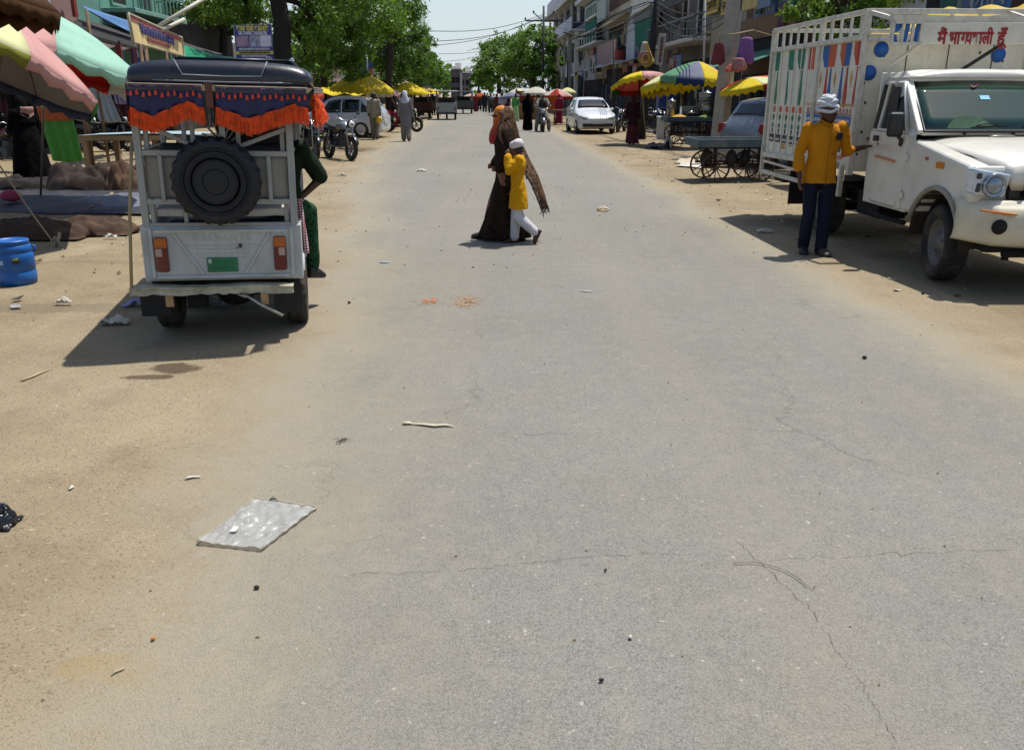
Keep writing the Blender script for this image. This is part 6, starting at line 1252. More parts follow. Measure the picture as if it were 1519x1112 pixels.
KIDS(t)[0].matrix_parent_inverse=Matrix.Translation(-t.location)
for i,(px,py,r_,l) in enumerate(((381,875,.009,'dark stone on the road below the clear plastic sleeve'),(898,849,.006,'small dark pebble beside the long road crack'),(1282,533,.015,'dark stone on the road right of the middle, near the truck shadow'),(892,1013,.007,'dark pebble near the lower middle of the road'),(935,949,.008,'pale pebble in the lower half of the road'),(518,451,.014,'brown stone at the dust edge near the rickshaw wheel'),(1369,437,.016,'small dark stone close to the truck front wheel'),(228,951,.008,'orange crumb on the dusty road corner'))):
    e=MB(); e.ell((0,0,r_*.35),(r_*1.2,r_*.8,r_*.7),9,6); m_=M('stone_dark','#26211c',.9,var=.3) if i not in (4,7) else (M('stone_pale','#aaa59a',.9) if i==4 else M('crumb','#a8713a',.9))
    o=e.build('pebble' if r_<.02 else 'stone',m_,None,loc=G(px,py)+V((0,0,.01)),rz=i*1.1,wrinkle=r_*.5,ws=r_); tag(o,l,'stone')
# loose grit and litter crumbs: uncountable
e=MB(); rr=random.Random(3)
for i in range(3200):
    v=2+rr.random()**1.5*30; u=rr.choice([rr.uniform(-7.5,-2.2),rr.uniform(-4,3.5),rr.uniform(3.4,6.5)]); 
    p=rd(u,v); s=rr.uniform(.004,.014)*(1 if v<8 else 1.8); z=gz(p.x,p.y)+.012; a=rr.random()*PI
    e.add([(p.x+s*math.cos(a+q*PI/2)*rr.uniform(.5,1.3),p.y+s*math.sin(a+q*PI/2)*rr.uniform(.5,1.2),z) for q in range(4)]+[(p.x+s*.2,p.y,z+s*.9)],[(0,1,4),(1,2,4),(2,3,4),(3,0,4)],rr.choice([0,0,0,1,1,2]))
tag(e.build('gravel',[M('grit_a','#6b5a45',.95),M('grit_b','#94866f',.95),M('grit_c','#b5b0a2',.9)],None),None,None,None,'stuff')
e=MB(); rr=random.Random(8)
for i in range(430):
    side_=rr.random(); v=4+rr.random()**1.3*34; u=rr.uniform(-8.5,-3.4) if side_<.5 else rr.uniform(3.7,6.6)
    p=rd(u,v); s=rr.uniform(.02,.07); a=rr.random()*PI; z=gz(p.x,p.y)+.016; h1,h2=rr.uniform(0,.03),rr.uniform(0,.03)
    e.add([(p.x+s*math.cos(a),p.y+s*math.sin(a),z+h1),(p.x+s*.6*math.cos(a+1.5),p.y+s*.6*math.sin(a+1.5),z),(p.x-s*math.cos(a),p.y-s*math.sin(a),z+h2),(p.x-s*.5*math.cos(a+1.5),p.y-s*.5*math.sin(a+1.5),z+.006)],[(0,1,2,3)],rr.choice([0,0,1,2,3]))
tag(e.build('scattered_litter',[M('lit_a','#a59c8c',.8),M('lit_b','#6d5b46',.9),M('lit_c','#2f2a25',.9),M('lit_d','#8f9297',.7)],None,solid=.003),None,None,None,'stuff')
# stains and spills: thin sheets of the stuff itself
def stain(label,px,py,rx,ry,mat,name,seed=0,cat='stain',z=.0105):
    c=G(px,py); e=MB(); n=40; s=V((seed,seed*2,0)); u_=rx/(c.y)*0+1
    pts=[]
    for i in range(n):
        a=2*PI*i/n; k=1+.55*noise.noise(V((math.cos(a)*1.6,math.sin(a)*1.6,seed)))+.25*noise.noise(V((math.cos(a)*5,math.sin(a)*5,seed+4))); pts.append((c.x+rx*k*math.cos(a),c.y+ry*k*math.sin(a),gz(c.x,c.y)+z))
    e.add(pts+[(c.x,c.y,gz(c.x,c.y)+z)],[(i,(i+1)%n,n) for i in range(n)]); o=e.build(name,mat,None); return tag(o,label,cat)
def scatter(label,px,py,rx,ry,mat,name,n=160,seed=1):
    c=G(px,py); e=MB(); rr=random.Random(seed)
    for i in range(n):
        x,y_=c.x+rr.gauss(0,rx),c.y+rr.gauss(0,ry); s=rr.uniform(.004,.014); a=rr.random()*6; e.add([(x+s*math.cos(a),y_+s*math.sin(a),.011),(x+s*math.cos(a+2.1),y_+s*math.sin(a+2.1),.012),(x+s*math.cos(a+4.2),y_+s*math.sin(a+4.2),.014)],[(0,1,2)])
    o=e.build(name,mat,None,fixn=False); o['kind']='stuff'; return o
scatter('',690,449,.07,.10,M('orange_crumbs','#a8783f',.9,var=.3),'orange_crumbs',190,1); scatter('',637,448,.04,.06,M('brown_crumbs','#a5602a',.9,var=.3),'brown_crumbs',90,2)

for i,(px,py,w_,h_,l,m_) in enumerate(((205,455,.22,.12,'pale lilac cloth scrap lying behind the rickshaw left wheel',M('lilac_scrap','#7d80a8',.7,var=.2)),(310,455,.42,.16,'crumpled newspaper under the rickshaw body',M('newsprint','#7c7a74',.8,var=.5,vs=20)),(172,482,.22,.12,'torn paper in the rickshaw shadow, larger one',wp),(95,452,.14,.05,'white paper scrap on the muddy drain strip',wp),(165,354,.16,.06,'white paper beside the end of the burlap roll',wp),(1135,346,.22,.07,'pale paper lying in the truck shadow',wp),(895,313,.2,.05,'small flat cream wrapper on the far half of the road',M('cream_strip','#b3a98f')),(625,255,.25,.10,'cream wrapper on the dirt road edge below the kurta man',wp),(508,262,.2,.06,'pale wrapper on the dirt near the silver tanked motorbike',wp))):
    c=G(px,py); litter(l,[(c.x-w_/2,c.y-h_/2,0),(c.x+w_/2,c.y-h_/2*.6,0),(c.x+w_/2*.8,c.y+h_/2,0),(c.x-w_/2*.9,c.y+h_/2*.8,0)],'paper_scrap',m_,.003,.016,10,.05,'litter',20+i)

e=MB(); rr=random.Random(31)
for i in range(9): a=rr.random()*6; e.tube([V((0,0,.004)),V((.025*math.cos(a),.02*math.sin(a),.012)),V((.05*math.cos(a+.3),.04*math.sin(a+.3),.004))],[.002,.002,.001],4)
o=e.build('dry_tuft',M('tuft','#3f3526',.9),None,loc=G(506,657)+V((0,0,.008))); tag(o,'small dark dry tuft lying on the road above the clear plastic sleeve','plant scrap')
e=MB(); e.grid(lambda u,v:((u-.5)*.045,(v-.5)*.022*math.sin(PI*(.1+.8*u)),.012*math.sin(PI*u)),6,4); o=e.build('fallen_leaf',M('leaf_dark','#26301a',.7),None,solid=.001,loc=G(405,746)+V((0,0,.010))); tag(o,'small dark green leaf at the far edge of the clear plastic sleeve','leaf')
# ---------------------------------------------------------------- buildings along both sides; facades lie on planes u = const
UR,UL=10.2,-13.2
def wallm(n,c,**k): k.setdefault('streak',.3); k.setdefault('dirt',.3); k.setdefault('var',.12); k.setdefault('dcol','#6b6255'); return M(n,c,.85,vs=.9,ds=1.1,bump=.15,bs=7,**k)
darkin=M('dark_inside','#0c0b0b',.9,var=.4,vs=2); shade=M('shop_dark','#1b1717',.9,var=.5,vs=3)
BL=[]
class Bld:
    def __init__(s,name,label,v0,v1,h,u,depth,mat,cat='building',z0=0):
        s.sg=1 if u>0 else -1; s.u=u; s.t=thing(name,label,cat,rd(u,(v0+v1)/2),R(ROAD)); s.vc=(v0+v1)/2; s.v0,s.v1=v0,v1
        e=MB(); e.box((s.sg*depth/2,0,(h+z0)/2),(depth,v1-v0-.04,h-z0)); s.wall=e.build('wall',mat,s.t,bevel=.02); BL.append(s)
    def L(s,v,z,out): return (-s.sg*out,v-s.vc,z)
    def panel(s,name,mat,va,vb,za,zb,out=.02,th=.06,bevel=0.,par=None):
        e=MB(); e.box((-s.sg*(out-th/2),(va+vb)/2-s.vc,(za+zb)/2),(th,abs(vb-va),abs(zb-za))); return e.build(name,mat,par or s.t,bevel=bevel)
    def px(s,name,mat,p0,p1,out=.02,th=.06,**k):     # panel from two opposite pixels of the photograph
        a=FU(*p0,s.u-s.sg*out); b=FU(*p1,s.u-s.sg*out); return s.panel(name,mat,min(a[0],b[0]),max(a[0],b[0]),min(a[1],b[1]),max(a[1],b[1]),out,th,**k)
    def window(s,va,vb,za,zb,frm,bars=3,out=.03,shutter=None):
        e=MB(); 
        for a,b in (((va,za),(vb,za)),((va,zb),(vb,zb)),((va,za),(va,zb)),((vb,za),(vb,zb))): e.bar(s.L(*a,out),s.L(*b,out),.09,.09)
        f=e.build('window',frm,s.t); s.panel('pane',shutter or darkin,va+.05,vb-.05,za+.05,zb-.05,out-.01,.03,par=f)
        if bars:
            e=MB()
            for i in range(1,bars+1): v=lerp(va,vb,i/(bars+1)); e.bar(s.L(v,za,out+.02),s.L(v,zb,out+.02),.025)
            e.build('grille',frm,f)
        return f
    def balcony(s,va,vb,z,d,mat,railm=None,hh=.9,posts=9,solid=False):
        e=MB(); e.box((-s.sg*d/2,(va+vb)/2-s.vc,z),(d,vb-va,.16)); b=e.build('balcony',mat,s.t,bevel=.02); e=MB()
        if solid: e.box((-s.sg*(d-.06),(va+vb)/2-s.vc,z+.08+hh/2),(.1,vb-va,hh))
        else:
            for i in range(posts): v=lerp(va+.05,vb-.05,i/(posts-1)); e.bar(s.L(v,z+.08,d-.06),s.L(v,z+hh,d-.06),.05)
            e.bar(s.L(va,z+hh,d-.06),s.L(vb,z+hh,d-.06),.08); 
            for v in (va+.05,vb-.05): e.bar(s.L(v,z+hh,.0),s.L(v,z+hh,d-.06),.06)
        e.build('railing',railm or mat,b); return b
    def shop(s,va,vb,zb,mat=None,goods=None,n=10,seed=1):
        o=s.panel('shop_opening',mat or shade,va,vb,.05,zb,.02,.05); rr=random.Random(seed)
        if goods:
            for i in range(n):
                v=lerp(va+.15,vb-.15,rr.random()); z=rr.uniform(.5,zb-.3); w_=rr.uniform(.14,.32); hh=rr.uniform(.3,.85); x=-s.sg*rr.uniform(.06,.4); q=rr.uniform(0,6); e=MB()
                e.grid(lambda a,b:(x+.03*math.sin(a*8+q)*(.3+b),v-s.vc+(a-.5)*w_*(.7+.4*b),z+hh/2-hh*b),6,4); e.build('hung_garment',goods[rr.randrange(len(goods))],o,solid=.02)
        return o
    def awning(s,va,vb,z,d,drop,mat,name='awning',th=.03,ripple=.04):
        e=MB(); e.grid(lambda a,b:(-s.sg*(d*b),lerp(va,vb,a)-s.vc,z-drop*b+ripple*math.sin(a*19)*b-.05*math.sin(PI*b)),24,6); return e.build(name,mat,s.t,solid=th)
goods=[M('g_red','#6e2026',.8),M('g_blue','#2b4a70',.8),M('g_pale','#9c968d',.8),M('g_black','#17161a',.8),M('g_ochre','#8a6a34',.8),M('g_teal','#2c5c58',.8),M('g_plum','#4b2440',.8)]
lav=wallm('w_lavender','#cfcad2'); beige=wallm('w_beige','#bfb09a'); grey=wallm('w_grey','#aeaba5'); dgrey=wallm('w_dgrey','#6d6864'); white_=wallm('w_white','#b9bdc2'); brick=wallm('w_brick','#5e3b2c'); brown=wallm('w_brown','#5d4530'); conc=wallm('w_concrete','#a5a5a8'); green_=wallm('w_green','#5a8a7a'); pinkw=wallm('w_pink','#8a6a66')
trim=wallm('w_trim','#cfcbc3',streak=.35); gcl=M('green_cloth','#0f6b52',.85,var=.2,vs=1.5,bump=.3,bs=5,trans=.25); rope_=M('cable_black','#121214',.7)
def V_(px,u=UR): return FU(px,138,u)[0]
def Zp(px,py,u=UR): return FU(px,py,u)[1]
# --- right row, from the farthest
v1=V_(822); v0=V_(866)
B=Bld('arcade_house','lavender white house with arched upper balcony at the far end of the right row',v0,v1,Zp(845,-12),UR,9,lav)
zs=[Zp(850,y) for y in (140,104,56,44,12,0)]
n=5; L_=v1-v0
for i in range(n+1):
    v=lerp(v0+.25,v1-.25,i/n); B.panel('column',trim,v-.22,v+.22,.0,zs[2],.9,.35,bevel=.03); B.panel('upper_column',trim,v-.14,v+.14,zs[3],zs[4],.75,.25)
B.balcony(v0,v1,zs[2]+.1,1.3,trim,lav,1.0,solid=True)
for i in range(n):
    va,vb=lerp(v0+.5,v1-.5,i/n)+.35,lerp(v0+.5,v1-.5,(i+1)/n)-.25; w=(vb-va)/2; vc=(va+vb)/2
    e=MB(); zt_=zs[4]-1.0; pts=[(va-B.vc,zs[3])]+[(va-B.vc,zt_)]+[(vc-B.vc-w*math.cos(a),zt_+w*.9*math.sin(a)) for a in [PI*k/10 for k in range(1,10)]]+[(vb-B.vc,zt_),(vb-B.vc,zs[3])]
    e.prism(pts,-.02,-.06,'X'); e.build('arch_window',darkin,B.t)
    B.window(va,vb,zs[1]+.6,zs[2]-.5,trim,2)
B.panel('cornice',trim,v0-.3,v1+.4,zs[4]+.1,zs[4]+.55,1.3,1.5); B.panel('parapet',lav,v0,v1,zs[4]+.55,zs[5]+1.2,1.0,.2)
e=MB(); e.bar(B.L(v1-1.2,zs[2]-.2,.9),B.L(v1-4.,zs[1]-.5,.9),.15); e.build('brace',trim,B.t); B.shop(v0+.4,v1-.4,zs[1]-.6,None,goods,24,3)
v1=v0; v0=V_(899)
B=Bld('shop_house','grey shop house with a long green cloth hanging from its balcony',v0,v1,Zp(880,-25),UR,8,grey)
e=MB(); a,b=FU(869,8,UR-.8),FU(883,64,UR-.8); e.grid(lambda u,v:(-.8-.06*math.sin(u*14)*v,lerp(a[0],b[0],u)-B.vc,lerp(a[1],b[1],v)),12,8); e.build('green_cloth',gcl,B.t,solid=.02)
B.px('pale_board',M('pale_panel','#8f9a90',.6,var=.1,streak=.3),(886,4),(898,28),.9); z=Zp(885,64); B.balcony(v0,v1,z-.2,1.0,trim,trim,.9,9); z2=Zp(885,30); B.balcony(v0,v0+.45*(v1-v0),z2-.1,1.0,trim,trim,.9,7)
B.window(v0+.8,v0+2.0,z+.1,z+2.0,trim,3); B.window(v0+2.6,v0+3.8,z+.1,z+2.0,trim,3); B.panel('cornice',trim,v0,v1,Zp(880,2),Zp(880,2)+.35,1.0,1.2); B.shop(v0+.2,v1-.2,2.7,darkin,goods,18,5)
v1=v0; v0=V_(938)
B=Bld('shop_house','beige shop house with barred windows and a faded pink signboard',v0,v1,Zp(915,-40),UR,8,beige)
z=[Zp(915,y) for y in (97,72,38,22,12,0)]
B.window(v0+.5,v0+3.2,z[1],z[2],trim,9); B.window(v0+3.6,v1-.6,z[1],z[2],trim,9); B.awning(v0,v1,z[3],1.2,.9,wallm('w_shade','#8b7a5c'),'sun_shade',.08,0); B.panel('brick_band',brick,v0+.3,v1-.5,z[4],z[5]+.3,.04,.08); B.balcony(v0+.3,v0+3.0,z[5]+.2,.9,trim,trim,.9,solid=True)
o=B.px('signboard',M('pink_board','#8d6a68',.6,var=.15,dirt=.3),(886,68),(913,93),.7,.08); B.px('white_pillar',M('pillar_white','#a4a7aa',.6,streak=.3),(931,22),(940,95),.35,.3)
B.awning(V_(960),v1+6,z[0]+.25,2.0,.5,M('awning_bw','#8d9094',.6,var=.4,vs=.6,dirt=.2),'awning',.04)
B.shop(v0+.1,v1-.1,z[0]-.2,M('shop_bluish','#2a3440',.9,var=.7,vs=2.5),goods,30,7)
t=thing('water_tank','small red water tank on the ledge of the beige shop house','water tank',rd(UR-.5,V_(927),Zp(927,90))); e=MB(); e.lathe([(.34,0),(.38,.1),(.38,.5),(.30,.62),(.1,.68)],20); e.build('tank',M('tank_red','#9a2f22',.5),t); e=MB(); e.lathe([(.12,.68),(.12,.74),(.01,.75)],14); e.build('lid',blackp,t); e=MB(); e.box((0,0,-.05),(.9,.9,.1)); e.build('stand',trim,t)
v1=v0; v0=V_(977)
B=Bld('clinic_building','narrow building draped with a big dark green cloth under a lettered fascia',v0,v1,Zp(955,-50),UR,8,grey)
f=B.px('fascia',M('fascia_grey','#4a4d4c',.6,var=.2,streak=.3),(940,2),(976,20),.6,.12)
wl_=M('letter_white','#a8aaa6',.6)
def scribble(par,B_,va,vb,z0,z1,n,mat,out,seed=0,name='lettering',headline=True,w=.02):   # worn, unreadable hand lettering: strokes under a headline
    e=MB(); rr=random.Random(seed); hh=z1-z0
    for i in range(n):
        a=lerp(va,vb,(i+.1)/n); b=lerp(va,vb,(i+.9)/n)
        if headline: e.bar(B_(a,z1),B_(b,z1),w,w)
        e.bar(B_(b,z1),B_(b,z0),w,w)
        pts=[B_(lerp(a,b,rr.uniform(.0,.8)),lerp(z0,z1,q)) for q in (1,.7,.45,.15)]; e.tube(pts,w*.55,4)
        if rr.random()<.4: e.tube([B_(lerp(a,b,.5),z1),B_(lerp(a,b,.3),z1+hh*.3),B_(a,z1+hh*.25)],w*.5,4)
    return e.build(name,mat,par)
scribble(f,lambda v,z:B.L(v,z,.62),v1-.6,v0+.4,Zp(955,16),Zp(955,7),8,wl_,.62,3,w=.05)
e=MB(); a,b=FU(943,22,UR-.5),FU(976,62,UR-.5)
def gcl_(u,v): return (-.5-.10*math.sin(u*11+v*2)*v-.1*v,lerp(a[0],b[0],lerp(lerp(0,.25,v*v),1,u))-B.vc,lerp(a[1]-.4*abs(u-.6)*(1-v),b[1],v)-.35*math.sin(PI*u)*(1-v))
e.grid(gcl_,18,12); e.build('green_cloth',gcl,B.t,solid=.02); B.px('blue_door',M('door_blue','#26384a',.6,var=.3),(940,62),(958,92),.05); B.shop(v0+.1,v1-.1,Zp(955,98),shade,goods,14,9); B.px('cornice',trim,(938,-3),(978,2),.8,.9)
v1=v0; v0=V_(1049)
B=Bld('dark_house','dark two storey house with open balcony set in shade behind the black pole',v0,v1,Zp(1010,-60),UR+.6,8,dgrey)
uu=UR+.6; zf=Zp(1010,62,uu); B.balcony(v0,v1,zf-.3,1.4,grey,M('rail_grey','#5c5a58',.6),.95,17)
for k in range(3): va=lerp(v0+.4,v1-.4,k/3)+.15; B.window(va,va+1.1,zf-.1,zf+2.0,trim,0,shutter=darkin)
f=B.panel('fascia',M('fascia_dark','#2c2c2c',.7,streak=.2),v0,v1,Zp(1010,20,uu),Zp(1010,2,uu),1.3,.14); scribble(f,lambda v,z:B.L(v,z,1.34),v1-.6,v0+2.5,Zp(1000,13,uu),Zp(1000,5,uu),9,wl_,1.3,11,w=.06)
B.panel('pipe',M('pipe_grey','#8a8a86',.5),v1-1.3,v1-1.18,Zp(990,75,uu),Zp(990,22,uu),.3,.12); B.px('curtain',M('curtain_grey','#6a6668',.8,var=.3),(999,45),(1006,78),.6,.05); B.shop(v0+.1,v1-.1,Zp(1010,92,uu),darkin,goods,26,13)
v1=v0; v0=V_(1098)
B=Bld('concrete_house','concrete house with slatted ventilator behind the leaning pole',v0,v1,Zp(1070,-60),UR,8,wallm('w_conc2','#958f86'))
e=MB(); a,b=FU(1053,26,UR-.1),FU(1096,3,UR-.1)
for i in range(9): z=lerp(a[1],b[1],i/8); e.bar(B.L(a[0],z,.1),B.L(b[0],z,.1),.05,.10)
e.build('slatted_ventilator',M('slat_grey','#8a8b8c',.5,.3,streak=.3),B.t); z=Zp(1070,85); B.window(v0+.6,v0+1.5,z+.1,z+1.5,trim,0); B.px('plaster_patch',wallm('w_patch','#958a75'),(1056,35),(1090,82),.03); B.shop(v0+.1,v1-.1,Zp(1070,98),darkin,goods,14,15)
v1=v0; v0=V_(1184)
B=Bld('shuttered_shop','shop house with a wide brown corrugated front above a green awning',v0,v1,Zp(1140,-70),UR,8,brown)
e=MB(); a,b=FU(1098,62,UR-.35),FU(1182,10,UR-.35); N=34
for i in range(N): z=lerp(a[1],b[1],i/N); e.bar(B.L(a[0],z,.35),B.L(b[0],z,.35),.06,abs(b[1]-a[1])/N*.8)
e.build('corrugated_front',M('corr_brown','#74522a',.6,.2,var=.25,streak=.4,dirt=.2),B.t); B.px('black_gap',darkin,(1110,60),(1183,74),.3,.3)
f=B.px('hoarding',M('hoard_yellow','#a88c2a',.5,var=.3,vs=3),(1102,-8),(1122,11),.7,.08); o=B.px('blue_hoarding',M('hoard_blue','#3b5672',.5,var=.3,vs=3),(1124,-8),(1142,9),.7,.08); scribble(f,lambda v,z:B.L(v,z,.72),V_(1104),V_(1120),Zp(1112,7),Zp(1112,0),4,M('letter_red','#8a2a1a',.6),.7,21,w=.03)
B.awning(v0+.2,v1-.2,Zp(1140,70),1.9,.7,M('awning_green','#2d6b58',.7,var=.2,dirt=.2,trans=.2),'awning',.03); B.shop(v0+.1,v1-.1,2.3,darkin,goods,20,17)
v1=v0; v0=V_(1290)
B=Bld('grey_house','plain grey concrete house beside the leafy tree behind the truck',v0,v1,Zp(1215,-90),UR+1.2,8,conc); B.panel('render_joint',trim,v0,v1,Zp(1215,18,UR+1.2),Zp(1215,16,UR+1.2),.03,.06); B.shop(v0+.1,v1-.1,2.5,shade,goods,12,19)
v1=V_(1372); v0=V_(1640)
B=Bld('white_house','white painted house with a mottled plaster panel over the truck signboard',v0,v1,Zp(1450,-140),UR,8,white_)
B.px('mottled_panel',wallm('w_mottle','#7d8a7d',var=.35),(1400,-30),(1466,80),.05); e=V_(1385); B.px('window_opening',darkin,(1377,-14),(1401,16),.03); B.px('slot',darkin,(1386,21),(1391,28),.03); B.px('slot',darkin,(1480,17),(1482,34),.03); B.px('slot',darkin,(1489,17),(1493,34),.03); B.px('ledge',brick,(1500,-6),(1560,8),.5,.5); B.shop(v0+.5,v1-1.2,2.2,shade,goods,18,23)
t=thing('yellow_tarp','yellow tarpaulin roof showing between truck body and house','tarpaulin',(0,0,0)); e=MB(); e.grid(lambda u,v: tuple(rd(lerp(6.2,8.5,v),lerp(11.6,16.5,u),lerp(2.35,3.0,v)-.25*math.sin(PI*u)*math.sin(PI*v)+.25*math.sin(u*9)*.2+.05*math.sin(u*23))),26,10); e.build('sheet',M('tarp_yellow','#c7a818',.5,var=.12,bump=.3,bs=6,trans=.25),t,solid=.01); e=MB()
for u_,v_ in ((6.2,11.6),(6.2,16.5)): e.tube([rd(u_,v_),rd(u_,v_,2.35)],.03,6)
e.build('post',wood,t)
# goods hung on the leaning pole
lp0,lp1=P(1070,172,24.),P(1092,-40,24.); lp0=V((lp0.x-.02,24,0))
t=thing('concrete_pole','thick pale concrete utility pole leaning over the food cart','utility pole',lp0); e=MB(); d=lp1-lp0; e.tube([V((0,0,0)),d*.5,d*1.25],[.25,.22,.17],4,sm=False); e.build('pole',M('pole_concrete','#8f897f',.85,var=.18,streak=.3,dirt=.3,bump=.3),t)
e=MB(); a,b=P(1062,53,23.7)-lp0,P(1118,45,23.7)-lp0; e.tube([a,(a+b)/2-V((0,0,.03)),b],.018,5); e.tube([b,P(1150,54,23.7)-lp0],.008,4); e.build('cross_stick',M('bamboo','#94835f'),t)
def frock(label,px,py0,py1,Y_,mat,w0,w1,seed,n=48,sag=0.,cat='dress'):
    a=P(px,py0,Y_); b=P(px,py1,Y_); h=a.z-b.z; e=MB(); e.loft([[(math.cos(q)*lerp(w0,w1,f**.8)*(1+.22*f*math.sin(q*13+seed+f*2)),math.sin(q)*lerp(w0,w1,f)*.6*(1+.22*f*math.sin(q*13+seed)),-h*f+.04*math.sin(q*3+seed)*f) for q in [2*PI*i/n for i in range(n)]] for f in [i/8 for i in range(9)]],0,True)
    t=thing('hanging_dress',label,cat,(a.x,Y_,a.z)); e.build('cloth',mat,t,solid=.006,sub=1); e=MB(); e.tube([(0,0,.0),(0,0,.10),(.03,0,.13)],.008,5); e.build('hanger',M('wire','#3a2e26'),t)
frock('lilac frilled dress hanging on the right of the leaning pole',1108,55,95,23.6,M('lilac_frock','#8a5a9c',.8,var=.25,vs=12,trans=.3,bump=.4,bs=20),.14,.22,1); frock('pink frilled skirt hanging below the lilac dress',1096,86,104,23.4,M('pink_frock','#a8706e',.8,var=.25,vs=12,trans=.25),.12,.22,3); frock('red and white striped garment hanging left of the leaning pole',1067,64,96,23.6,M('striped_frock','#6a2428',.8,var=.6,vs=14),.12,.17,2); frock('small coral garment tied to the leaning pole',1087,95,106,23.4,M('coral_frock','#a5503e',.8,var=.25),.07,.2,4)
# black leaning pole with looped cables and boards
bp0=P(953,150,33.); bp0.z=0; bp1=P(979,-30,33.)
t=thing('black_pole','black painted utility pole with looped cables left of the slate and yellow umbrella','utility pole',bp0); e=MB(); d=bp1-bp0; e.tube([V((0,0,0)),d*.5,d*1.3],[.17,.15,.13],10); e.build('pole',M('pole_black','#15110f',.7,var=.3),t)
e=MB()
for pts in (((977,2),(990,40),(1010,54),(1030,54),(1047,44)),((980,6),(996,26),(1012,30),(1030,24),(1046,12)),((974,0),(950,20),(925,35),(900,45),(868,55),(835,48)),((974,5),(960,3),(930,14),(905,25),(880,48),(850,58))): 
    q=[P(x,y,33-.01*i)-bp0 for i,(x,y) in enumerate(pts)]; s=[]
    for i in range(len(q)-1):
        for j in range(4): s.append(q[i].lerp(q[i+1],j/4))
    e.tube(s+[q[-1]],.022,5)
e.build('cable',rope_,t)
def board(label,pts,Y_,mat,name='signboard',th=.05,cat='sign',rows=None):
    q=[P(x,y,Y_+dy) for x,y,dy in pts]; t=thing(name,label,cat,q[3]); e=MB(); n_=(q[1]-q[0]).cross(q[3]-q[0]).normalized()*th; o=q[3]
    e.add([p-o for p in q]+[p-o+n_ for p in q],[(0,1,2,3),(7,6,5,4),(0,4,5,1),(1,5,6,2),(2,6,7,3),(3,7,4,0)]); e.build('board',mat,t,bevel=.01)
    nn=n_.normalized(); nn=nn if nn.dot(-q[0])>0 else -nn
    return t,(lambda u,v: q[0].lerp(q[1],u).lerp(q[3].lerp(q[2],u),v)-o+nn*(th+.012 if nn.dot(n_)>0 else .012))
t,f=board('tall pale narrow banner hanging on the right of the black pole',[(978,50,0),(989,51,0),(982,98,0),(974,96,0)],31.5,M('banner_pale','#9a968c',.7,var=.15,streak=.3)); scribble(t,lambda v,z:f(z,v),.1,.9,.2,.6,9,M('banner_ink','#6b4a46',.7),0,31,w=.03)
t=thing('hanging_banner','cream and yellow folded banner with a round brown emblem hanging left of the black pole','banner',P(955,62,31.8)); o_=P(955,62,31.8); e=MB(); A=[P(x,y,31.8)-o_ for x,y in ((953,62),(960,62),(971,92),(946,89))]
e.grid(lambda u,v: tuple(A[0].lerp(A[1],u).lerp(A[3].lerp(A[2],u),v)+V((0,-.12*math.sin(PI*u)*v,-.22*math.sin(PI*u)*v))),12,10,0,True,lambda u,v: 1 if v>.68 or u>.6 else 0); e.build('cloth',[M('banner_cream','#9d9388',.8),M('banner_yellow','#a98f45',.8)],t,solid=.01)
e=MB(); c_=P(957.5,86,31.55)-o_; e.tube([c_+V((.2*math.cos(a),0,.2*math.sin(a))) for a in [2*PI*i/16 for i in range(16)]],.025,5,closed=True); e.ell(c_,(.09,.02,.1),8,6); e.build('emblem',M('emblem_brown','#7a4a1a',.7),t)
def post(label,px,yb,yt,Y_,r,mat,name='thin_post'):
    a=P(px,yb,Y_); a.z=0; b=P(px,yt,Y_); e=MB(); e.tube([V((0,0,0)),b-a],r,7); e.lathe([(r*2.2,0),(r*2.2,.06),(r,.07)],8); o=e.build(name,mat,None,loc=a); tag(o,label,'post')
pw=M('post_white','#9c9a94',.5,streak=.3)
post('thin white pole rising behind the slate and yellow umbrella',1047,130,-40,30,.035,pw); post('dark slim post at the far end of the shop awning',842,145,66,70,.05,rope_); post('dark reddish post between the beige shop house and the pink umbrella',911,150,60,40,.045,M('post_red','#2b1412',.6)); post('slim dark post beside the pink umbrella, nearer than the reddish one',949,150,108,30,.025,M('post_dark','#2b0f12',.6))
# red stall and orange cloth on the far right side
t=thing('red_stall','red fronted stall with a pale lettered band under the white umbrellas','stall',rd(3.9,58,0),R(ROAD)); e=MB(); e.box((0,0,.5),(2.0,1.0,1.0)); e.build('counter',M('stall_tan','#8f6a3a',.7,var=.2),t,bevel=.02); e=MB(); e.box((0,-.05,1.45),(2.1,.12,.65)); b_=e.build('front_board',M('stall_red','#7d1c1c',.6,var=.15),t,bevel=.01); scribble(b_,lambda v,z:(v,-.13,z),-.8,.8,1.45,1.65,9,wl_,0,41,w=.03); e=MB()
for x in (-.98,.98): e.bar((x,-.4,0),(x,-.4,1.9),.06); e.bar((x,.4,0),(x,.4,1.9),.06)
e.build('post',wood,t)
p=P(821,170,50.5); hang('orange cloth hanging below the red and white umbrella',p.x-.5,p.x+.45,50.5,.75,1.5,M('cloth_orange','#b8560f',.8,var=.2,trans=.3),'hanging_cloth',.04,3)
t=thing('market_stall','wooden stall table with pale goods beside the red and white umbrella','stall',P(842,165,48)*1.0); t.location.z=0; e=MB(); e.box((0,0,.75),(1.6,.9,.06)); e.build('table_top',wood,t); e=MB()
for x in (-.7,.7):
    for y_ in (-.35,.35): e.bar((x,y_,0),(x,y_,.73),.06)
e.build('leg_frame',wood,t)
